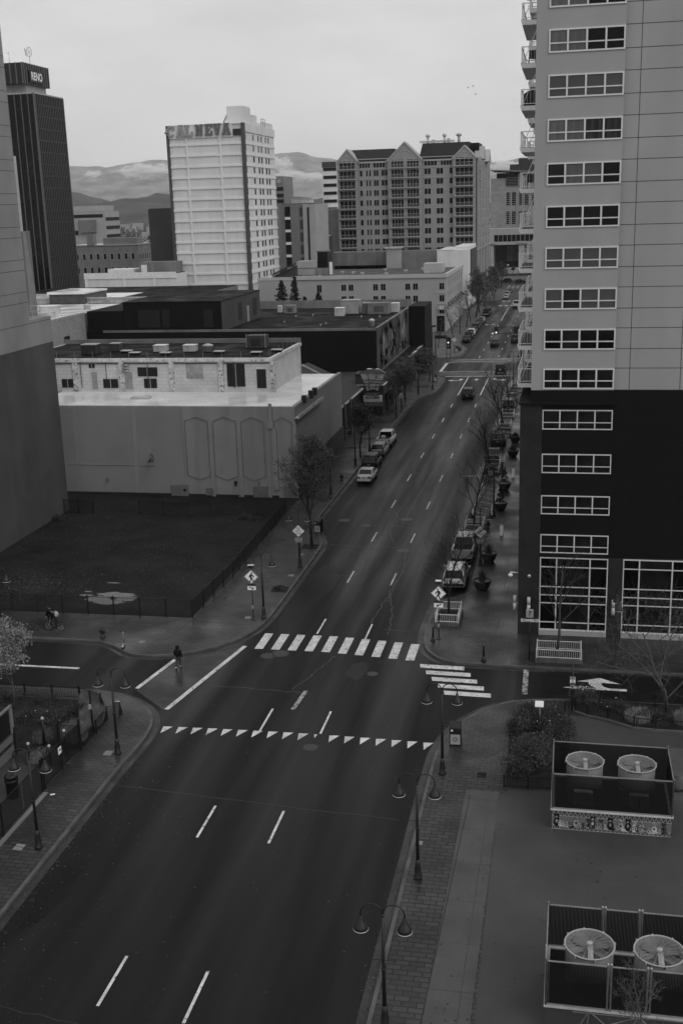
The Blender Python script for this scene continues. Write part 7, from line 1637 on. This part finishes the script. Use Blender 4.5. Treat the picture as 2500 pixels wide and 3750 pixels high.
    for y in (.85 if kind not in ('pickup','truck') else 1.15, L_-.9):
        for s in (-1,1):
            c = (s*(h-.12), y, wr); wh = MB().lathe([(wr*.62,-.11),(wr*.95,-.11),(wr,-.07),(wr,.07),(wr*.95,.11),(wr*.62,.11)], c, 18, 'x', False); wo = part('wheel', wh, tyrem, t, local=True)
            ri = MB().lathe([(0,.05),(wr*.25,.06),(wr*.58,.09),(wr*.66,.10)], (0,0,0), 10, 'x', False); ri.v = [(c[0]+s*p[0], c[1]+p[1], c[2]+p[2]) for p in ri.v]; part('rim', ri, rimm, wo, local=True)
    bmp = MB(); bmp.box(-h*.86,-.05,.42 if kind in ('sedan','wagon') else .5,h*.86,.12,.56 if kind in ('sedan','wagon') else .72); part('bumper', bmp, P if kind in ('sedan',) else (galv if kind in ('pickup',) else blackm), t, local=True)
    for s in (-1,1):
        z0, z1 = (.72,.90) if kind == 'sedan' else (.86,1.14) if kind not in ('pickup','truck') else (.85,1.18); wl_ = .36 if kind == 'sedan' else .14
        part('tail_light', MB().box(s*h*.86-(wl_ if s > 0 else 0), -.035 if kind != 'jeep' else -.06, z0, s*h*.86+(wl_ if s < 0 else 0), .06, z1), lampred, t, local=True)
        part('head_light', MB().box(s*h*.62-.16, L_-.12, .62, s*h*.62+.16, L_+.01, .76), lampclr, t, local=True)
        part('wing_mirror', MB().bx((s*(h+.06), yb1-.35, zc+.12), (.2,.1,.15)), P if v > .1 and kind != 'pickup' else blackm, t, local=True)
    part('number_plate', MB().box(-.17,-.06,.70,.17,-.03,.84), plate, t, local=True)
    if kind == 'pickup' or kind == 'truck':
        b = MB(); y1 = yb0-.05; b.box(-h*.84,.12,zb-.02,h*.84,y1,zb+.026); part('bed_floor', b, soil, t, local=True)
        b = MB(); b.box(-h*.95,.0,zb-.1,-h*.8,y1,zb+.1); b.box(h*.8,.0,zb-.1,h*.95,y1,zb+.1); b.box(-h*.8,-.01,zb-.4,h*.8,.09,zb+.1); part('bed_side', b, P, t, local=True)
    if kind == 'jeep':
        sp_ = part('spare_wheel', MB().lathe([(.2,-.24),(.38,-.26),(.42,-.2),(.42,-.04),(.36,0)], (0,0,.98), 20, 'y', False), tyrem, t, local=True); part('rim', MB().lathe([(0,-.2),(.16,-.22),(.24,-.25),(.26,-.2)], (0,0,.98), 16, 'y', False), rimm, sp_, local=True)
        f = MB()
        for y in (.85,L_-.9):
            for s in (-1,1): f.box(s*h-.16,y-.62,.9,s*h+.12,y+.62,.98)
        part('fender', f, blackm, t, local=True)
    if kind == 'sedan':
        m = MB(); m.loft([[(-h*.8,.62,zb+.0),(h*.8,.62,zb+.0),(h*.8,.1,.965),(-h*.8,.1,.965)],[(-h*.78,.62,zb+.02),(h*.78,.62,zb+.02),(h*.78,.12,.985),(-h*.78,.12,.985)]], False); part('boot_lid', m, P, t, local=True)
    return t
PK = 'cars parked along the left kerb'
car('parked_car', 'white sedan parked last in the near left row', (-22.5,122.6,.0), .62, 'sedan', PK); car('parked_car', 'black SUV with roof bars parked in front of the white sedan', (-23.1,129.4,0), .008, 'suv', PK); car('parked_car', 'silver grey wagon between black SUV and white pickup', (-23.3,136.6,0), .22, 'wagon', PK)
wp = car('parked_pickup', 'white pickup parked at the head of the near left row', (-23.4,142.3,0), .62, 'pickup', PK)
tb = thing('tool_box', 'small pale box lying in the white pickup bed', 'box', (-23.4,143.6,1.2)); part('box', MB().bx((-23.6,143.5,1.34),(.5,.35,.22)), whitem, tb); part('lid', MB().bx((-23.6,143.5,1.47),(.52,.37,.04)), offw, tb)
PR = 'cars parked along the right kerb'
car('parked_car', 'white SUV parked behind the bare tree at right', (-8.75,86.9,0), .62, 'suv', PR); car('parked_pickup', 'silver pickup parked under the PED SAFETY ZONE sign', (-8.75,94.4,0), .3, 'pickup', PR); car('parked_car', 'dark car behind the SPEED LIMIT sign planter', (-8.7,134.2,0), .012, 'sedan', PR); car('parked_car', 'dark SUV with pale roof under the double lamp at right', (-8.75,143.8,0), .03, 'suv', PR); car('parked_car', 'black SUV parked behind the farther paired planters', (-8.7,169.5,0), .006, 'suv', PR); car('parked_car', 'black sedan partly hidden in trees beyond the black SUV', (-8.7,176.5,0), .006, 'sedan', PR)
car('moving_car', 'dark SUV driving in the middle lane towards the far crossing', (-15.85,180,0), .010, 'suv'); car('offroad_car', 'black off road car with spare wheel on its tail at the crossing', (-12.3,208.3,0), .006, 'jeep'); car('moving_car', 'dark sedan driving just past the crossing', (-16.1,250.2,0), .018, 'sedan'); car('moving_car', 'dark grey SUV driving in the right lane past the crossing', (-12.0,257.7,0), .04, 'suv'); car('moving_truck', 'white work truck driving far down the middle lane', (-15.8,344,0), .55, 'truck')
PF = 'cars parked along the hotel kerb'
for y, v, k, lb_ in ((257.6,.012,'sedan','dark sedan parked last in the hotel row'),(264.3,.03,'suv','dark SUV second in the hotel row'),(270.6,.62,'suv','white SUV third in the hotel row'),(277.2,.02,'sedan','dark sedan in front of the white SUV in the hotel row'),(283.6,.012,'suv','black SUV near the middle of the hotel row'),(289.8,.03,'sedan','dark sedan ahead of the black SUV in the hotel row'),(296,.015,'sedan','dark sedan just behind the light car in the hotel row'),(302.3,.3,'sedan','light grey sedan leading the hotel row'),(320.5,.01,'pickup','dark pickup parked before the distant side street'),(328,.012,'suv','dark SUV under trees ahead of the dark pickup')): car('parked_car' if k != 'pickup' else 'parked_pickup', lb_, (-23.0 if k != 'pickup' else -23.0,y,0), v, k, PF)
car('parked_car', 'silver car stopped far away at the left kerb', (-20.7,378,0), .4, 'sedan'); car('parked_car', 'pale car ahead of the silver car far away', (-20.9,388.5,0), .35, 'wagon')
car('crossing_car', 'dark car turning at the street end, left of two', (-22.5,459,0), .012, 'suv', None, R(80)); car('crossing_car', 'dark car turning at the street end, right of two', (-17.2,456,0), .012, 'sedan', None, R(75))

# ================================================================== PEOPLE
def skin_mesh(name, joints, edges, mat, subd=1):
    """joints: name -> (x,y,z,r); a continuous body grown from a skeleton"""
    ks = list(joints); me = bpy.data.meshes.new(name); me.from_pydata([joints[k][:3] for k in ks], [(ks.index(a),ks.index(b)) for a, b in edges], [])
    ob = bpy.data.objects.new(name, me); COL.objects.link(ob); md = ob.modifiers.new('skin','SKIN'); md.use_smooth_shade = True
    for i, k in enumerate(ks): d = me.skin_vertices[0].data[i]; r = joints[k][3]; d.radius = (r,r) if not hasattr(r,'__len__') else r; d.use_root = (i == 0)
    sb = ob.modifiers.new('sub','SUBSURF'); sb.levels = subd; sb.render_levels = subd
    dg = bpy.context.evaluated_depsgraph_get(); out_ = bpy.data.meshes.new_from_object(ob.evaluated_get(dg)); bpy.data.objects.remove(ob); bpy.data.meshes.remove(me)
    out_.materials.clear(); out_.materials.append(mat); out_.name = name
    for p in out_.polygons: p.use_smooth = True
    return out_
def person(label, loc, rz, J, hood=False, s=1., jacket=None, trouser=None):
    t = thing('person', label, 'person', loc, None, rz); t.scale = (s,s,s)
    j = dict(J); E_ = [('pelvis','waist'),('waist','chest'),('chest','neck'),('neck','jaw'),('jaw','head')]
    for q in 'LR': E_ += [('pelvis','hip'+q),('hip'+q,'knee'+q),('knee'+q,'ankle'+q),('ankle'+q,'toe'+q),('chest','sho'+q),('sho'+q,'elb'+q),('elb'+q,'wri'+q),('wri'+q,'palm'+q)]
    for q in 'LR':
        w_, p = Vector(j['wri'+q][:3]), Vector(j['palm'+q][:3]); d = (p-w_).normalized(); sx = Vector((0,1,0)).cross(d); sx = sx.normalized() if sx.length > .1 else Vector((1,0,0))
        for i, l_ in enumerate((.075,.085,.08,.06)): o = sx*(.027-.018*i); j['f%d%s' % (i,q)] = (*(p+o+d*.03),.009); j['g%d%s' % (i,q)] = (*(p+o+d*(.03+l_)+Vector((0,.02,0))),.007); E_ += [('palm'+q,'f%d%s' % (i,q)),('f%d%s' % (i,q),'g%d%s' % (i,q))]
        j['th'+q] = (*(p-d*.02+sx*.045+Vector((0,.02,0))),.010); E_.append(('palm'+q,'th'+q))
    sub('body', skin_mesh('body', j, E_, skinm), t)
    def cloth(nm, keys, ed, grow_, mt): 
        jj = {k: (*J[k][:3], (J[k][3] if not hasattr(J[k][3],'__len__') else max(J[k][3]))+grow_) for k in keys}; sub(nm, skin_mesh(nm, jj, ed, mt), t)
    cloth('jacket', ['waist','pelvis','chest','neck','shoL','shoR','elbL','elbR','wriL','wriR'], [('waist','pelvis'),('waist','chest'),('chest','neck')]+[('chest','sho'+q) for q in 'LR']+[('sho'+q,'elb'+q) for q in 'LR']+[('elb'+q,'wri'+q) for q in 'LR'], .035, jacket or jackm)
    cloth('trousers', ['pelvis','hipL','hipR','kneeL','kneeR','ankleL','ankleR'], [('pelvis','hip'+q) for q in 'LR']+[('hip'+q,'knee'+q) for q in 'LR']+[('knee'+q,'ankle'+q) for q in 'LR'], .02, trouser or pantm)
    for q in 'LR':
        a, b = J['ankle'+q], J['toe'+q]; m = MB(); m.path([(a[0],a[1]-.06,a[2]-.02),(a[0],a[1],a[2]-.03),(b[0],b[1],b[2]),(b[0],b[1]+.05,b[2])], [.045,.055,.05,.03], 8); part('shoe', m, blackm, t, local=True)
        if hood: m = MB(); m.lathe([(.055,-.02),(.058,.02),(.05,.05)], (a[0],a[1],a[2]+.05), 8); part('sock', m, whitem, t, local=True)
    hx, hy, hz_ = J['head'][:3]; m = MB()
    if hood: m.blob((hx,hy-.01,hz_), (.145,.155,.165), 12, 8); part('hood', m, jacket or jackm, t, local=True)
    else: m.blob((hx,hy-.025,hz_+.03), (.105,.115,.115), 12, 8); part('hair', m, hairm, t, local=True)
    m = MB(); m.blob((hx,hy+.115,hz_-.01), (.016,.03,.025), 6, 4); part('nose', m, skinm, t, local=True)
    m = MB(); 
    for s_ in (-1,1): m.blob((hx+s_*.038,hy+.095,hz_+.02), (.016,.012,.01), 6, 4)
    part('eyes', m, signk, t, local=True); m = MB(); m.box(hx-.025,hy+.098,hz_-.06,hx+.025,hy+.108,hz_-.05); part('mouth', m, lampred, t, local=True); m = MB()
    for s_ in (-1,1): m.blob((hx+s_*.1,hy,hz_), (.015,.03,.04), 6, 4)
    part('ears', m, skinm, t, local=True)
    return t
walk = dict(pelvis=(0,0,.90,(.13,.10)), waist=(0,.0,1.05,(.13,.10)), chest=(0,.01,1.30,(.15,.11)), neck=(0,.02,1.45,.055), jaw=(0,.04,1.53,.07), head=(0,.04,1.62,.09), hipL=(-.09,0,.86,.085), hipR=(.09,0,.86,.085), kneeL=(-.10,-.02,.48,.062), kneeR=(.10,.17,.5,.062), ankleL=(-.10,-.24,.10,.042), ankleR=(.10,.14,.09,.042), toeL=(-.10,-.10,.04,.035), toeR=(.10,.29,.05,.035), shoL=(-.19,.0,1.38,.065), shoR=(.19,0,1.38,.065), elbL=(-.26,.05,1.12,.05), elbR=(.27,-.06,1.12,.05), wriL=(-.24,.2,.93,.034), wriR=(.27,.02,.88,.034), palmL=(-.24,.23,.86,.036), palmR=(.27,.04,.80,.036))
person('person in a black hooded jacket and grey trousers walking over the left crossing', (-25.95,68.75,.02), 0, walk, True, .97)
ride = dict(pelvis=(0,-.02,.93,(.13,.10)), waist=(0,.06,1.05,(.13,.10)), chest=(0,.24,1.25,(.15,.11)), neck=(0,.32,1.38,.055), jaw=(0,.38,1.44,.07), head=(0,.40,1.53,.09), hipL=(-.09,0,.9,.085), hipR=(.09,0,.9,.085), kneeL=(-.11,.30,.62,.062), kneeR=(.11,.27,.78,.062), ankleL=(-.11,.12,.24,.042), ankleR=(.11,.14,.42,.042), toeL=(-.11,.27,.20,.035), toeR=(.11,.29,.38,.035), shoL=(-.18,.26,1.32,.065), shoR=(.18,.26,1.32,.065), elbL=(-.26,.42,1.12,.05), elbR=(.26,.42,1.12,.05), wriL=(-.26,.62,1.03,.034), wriR=(.26,.62,1.03,.034), palmL=(-.26,.69,1.02,.036), palmR=(.26,.69,1.02,.036))
person('person riding a bicycle with a pale backpack along the left fence', (-37.62,74.55,.15), R(84), ride)
bp = thing('backpack', 'pale backpack on the cyclist beside the left fence', 'backpack', (-37.62,74.55,1.3)); m = MB(); m.blob((-37.6+.02,74.55,1.38), (.16,.19,.25), 12, 8); part('bag', m, conc_l, bp); m = MB(); m.path([(-37.66,74.44,1.58),(-37.85,74.42,1.56),(-37.9,74.42,1.35)], .02, 5); m.path([(-37.66,74.68,1.58),(-37.85,74.68,1.56),(-37.9,74.68,1.35)], .02, 5); part('strap', m, conc_l, bp); m = MB(); m.blob((-37.44,74.55,1.3), (.05,.13,.1), 8, 6); part('pocket', m, conc, bp)
stand = dict(walk); stand.update(kneeR=(.10,.04,.48,.062), ankleR=(.10,-.02,.09,.042), toeR=(.10,.13,.04,.035), ankleL=(-.10,-.10,.09,.042), toeL=(-.10,.05,.04,.035), kneeL=(-.10,.02,.48,.062))
person('person in dark clothes standing with a bicycle beside the left fence', (-38.35,75.05,.15), R(70), stand, False, 1.0, None, jackm)
def bicycle(x, y, rz, label):
    t = thing('bicycle', label, 'bicycle', (x,y,Z), None, rz); W_ = .33
    for yy in (-.53,.53):
        m = MB()
        for k in range(24): a, c = 6.2832*k/24, 6.2832*(k+1)/24; m.tube((0,yy+W_*math.cos(a),W_+W_*math.sin(a)),(0,yy+W_*math.cos(c),W_+W_*math.sin(c)),.025,n=6,cap=False)
        w_ = part('wheel', m, tyrem, t, local=True); m = MB()
        for k in range(12): a = 6.2832*k/12; m.tube((0,yy,W_),(0,yy+.3*math.cos(a),W_+.3*math.sin(a)),.006,n=3)
        for k in range(24): a, c = 6.2832*k/24, 6.2832*(k+1)/24; m.tube((0,yy+.3*math.cos(a),W_+.3*math.sin(a)),(0,yy+.3*math.cos(c),W_+.3*math.sin(c)),.01,n=4,cap=False)
        part('rim', m, galv, w_, local=True)
    m = MB(); B, S, H_ = (0,-.05,.3), (0,-.2,.82), (0,.36,.8)
    for p, q in ((B,S),(S,H_),(B,H_),((0,-.53,W_),B),((0,-.53,W_),S)): m.tube(p, q, .022, n=6)
    part('frame', m, blackm, t, local=True); m = MB(); m.tube(H_, (.05,.53,W_), .02); m.tube(H_, (-.05,.53,W_), .02); m.tube(H_,(0,.34,.98),.02); part('fork', m, galv, t, local=True); m = MB(); m.path([(-.3,.3,1.03),(-.12,.38,.98),(.12,.38,.98),(.3,.3,1.03)], .017, 6); part('handlebar', m, blackm, t, local=True); m = MB(); m.bx((0,-.22,.88),(.13,.26,.05)); part('saddle', m, blackm, t, local=True); m = MB(); m.lathe([(.09,-.01),(.09,.01)], (0,-.05,.3), 12, 'x'); m.bx((.08,.05,.24),(.09,.06,.02)); m.bx((-.08,-.15,.36),(.09,.06,.02)); part('pedal', m, blackm, t, local=True)
    return t
bicycle(-37.75, 74.5, R(84), 'bicycle with pale fork ridden along the left fence')
t = thing('kick_scooter', 'electric kick scooter parked at the left kerb corner', 'scooter', (-31.3,71.9,Z)); m = MB(); m.path([(-31.1,71.35,.27),(-31.3,72.15,.27)], .05, 6); m.bx((-31.2,71.75,.29),(.16,.75,.04),R(14)); part('deck', m, galv, t)
m = MB(); m.tube((-31.32,72.25,.3),(-31.26,72.05,1.25),.03); part('stem', m, galv, t); part('handlebar', MB().tube((-31.5,72.02,1.27),(-31.02,72.1,1.27),.022), blackm, t)
for q in ((-31.06,71.25),(-31.33,72.28)): part('wheel', MB().lathe([(.09,-.025),(.1,0),(.09,.025)], (q[0],q[1],.25), 14, 'x'), tyrem, t)
# birds
def bird(x, y, z, rz, label):
    t = thing('bird', label, 'bird', (x,y,z), 'birds in the sky', rz); t.scale = (.62,.62,.62); m = MB()
    prof = [(-.22,.01),(-.12,.05),(0,.08),(.1,.07),(.17,.05),(.22,.045),(.27,.02)]; secs = [[(r*math.cos(6.283*k/8), yy, r*math.sin(6.283*k/8)) for k in range(8)] for yy, r in prof]; m.loft(secs)
    for s in (-1,1): m.add([(s*.05,.1,.03),(s*.05,-.08,.02),(s*.32,-.06,.20),(s*.62,-.14,.16),(s*.34,.09,.22)], [(0,1,2,4),(2,3,4)])
    m.add([(-.03,-.2,0),(.03,-.2,0),(.09,-.38,0),(-.09,-.38,0)], [(0,1,2,3)]); part('body', m, blackm, t, local=True); part('beak', MB().tube((0,.27,0),(0,.32,-.005),.012,.003,4), galv, t, local=True)
bird(-17.4,200,49.2,R(60),'small dark bird in the sky, left of the upper two'); bird(-16.6,200,49.4,R(110),'small dark bird in the sky, right of the upper two'); bird(-16.15,200,48.1,R(80),'small dark bird in the sky, lowest of three')
# low cloud banks that cling to the mountains
rc = random.Random(6)
for i, (x, y, z, rx, ry, rz_) in enumerate(((-3736,9900,400,330,160,88),(-3560,9950,392,210,120,58),(-4207,9900,388,120,90,42),(-2386,9900,312,290,140,56),(-2500,9950,400,150,110,95),(-2159,9900,292,170,110,46),(-560,9900,330,200,120,70))):
    m = MB(); m.blob((x,y,z), (1.25,1.25,1.25), 20, 12); c = solo('low_cloud', m, vl, kind='stuff', loc=(x,y,z)); c.scale = (rx,ry,rz_)
for o in bpy.data.objects:
    if o.type == 'MESH' and not o.parent and not o.get('kind') and not o.get('category'): print('UNTAGGED', o.name)
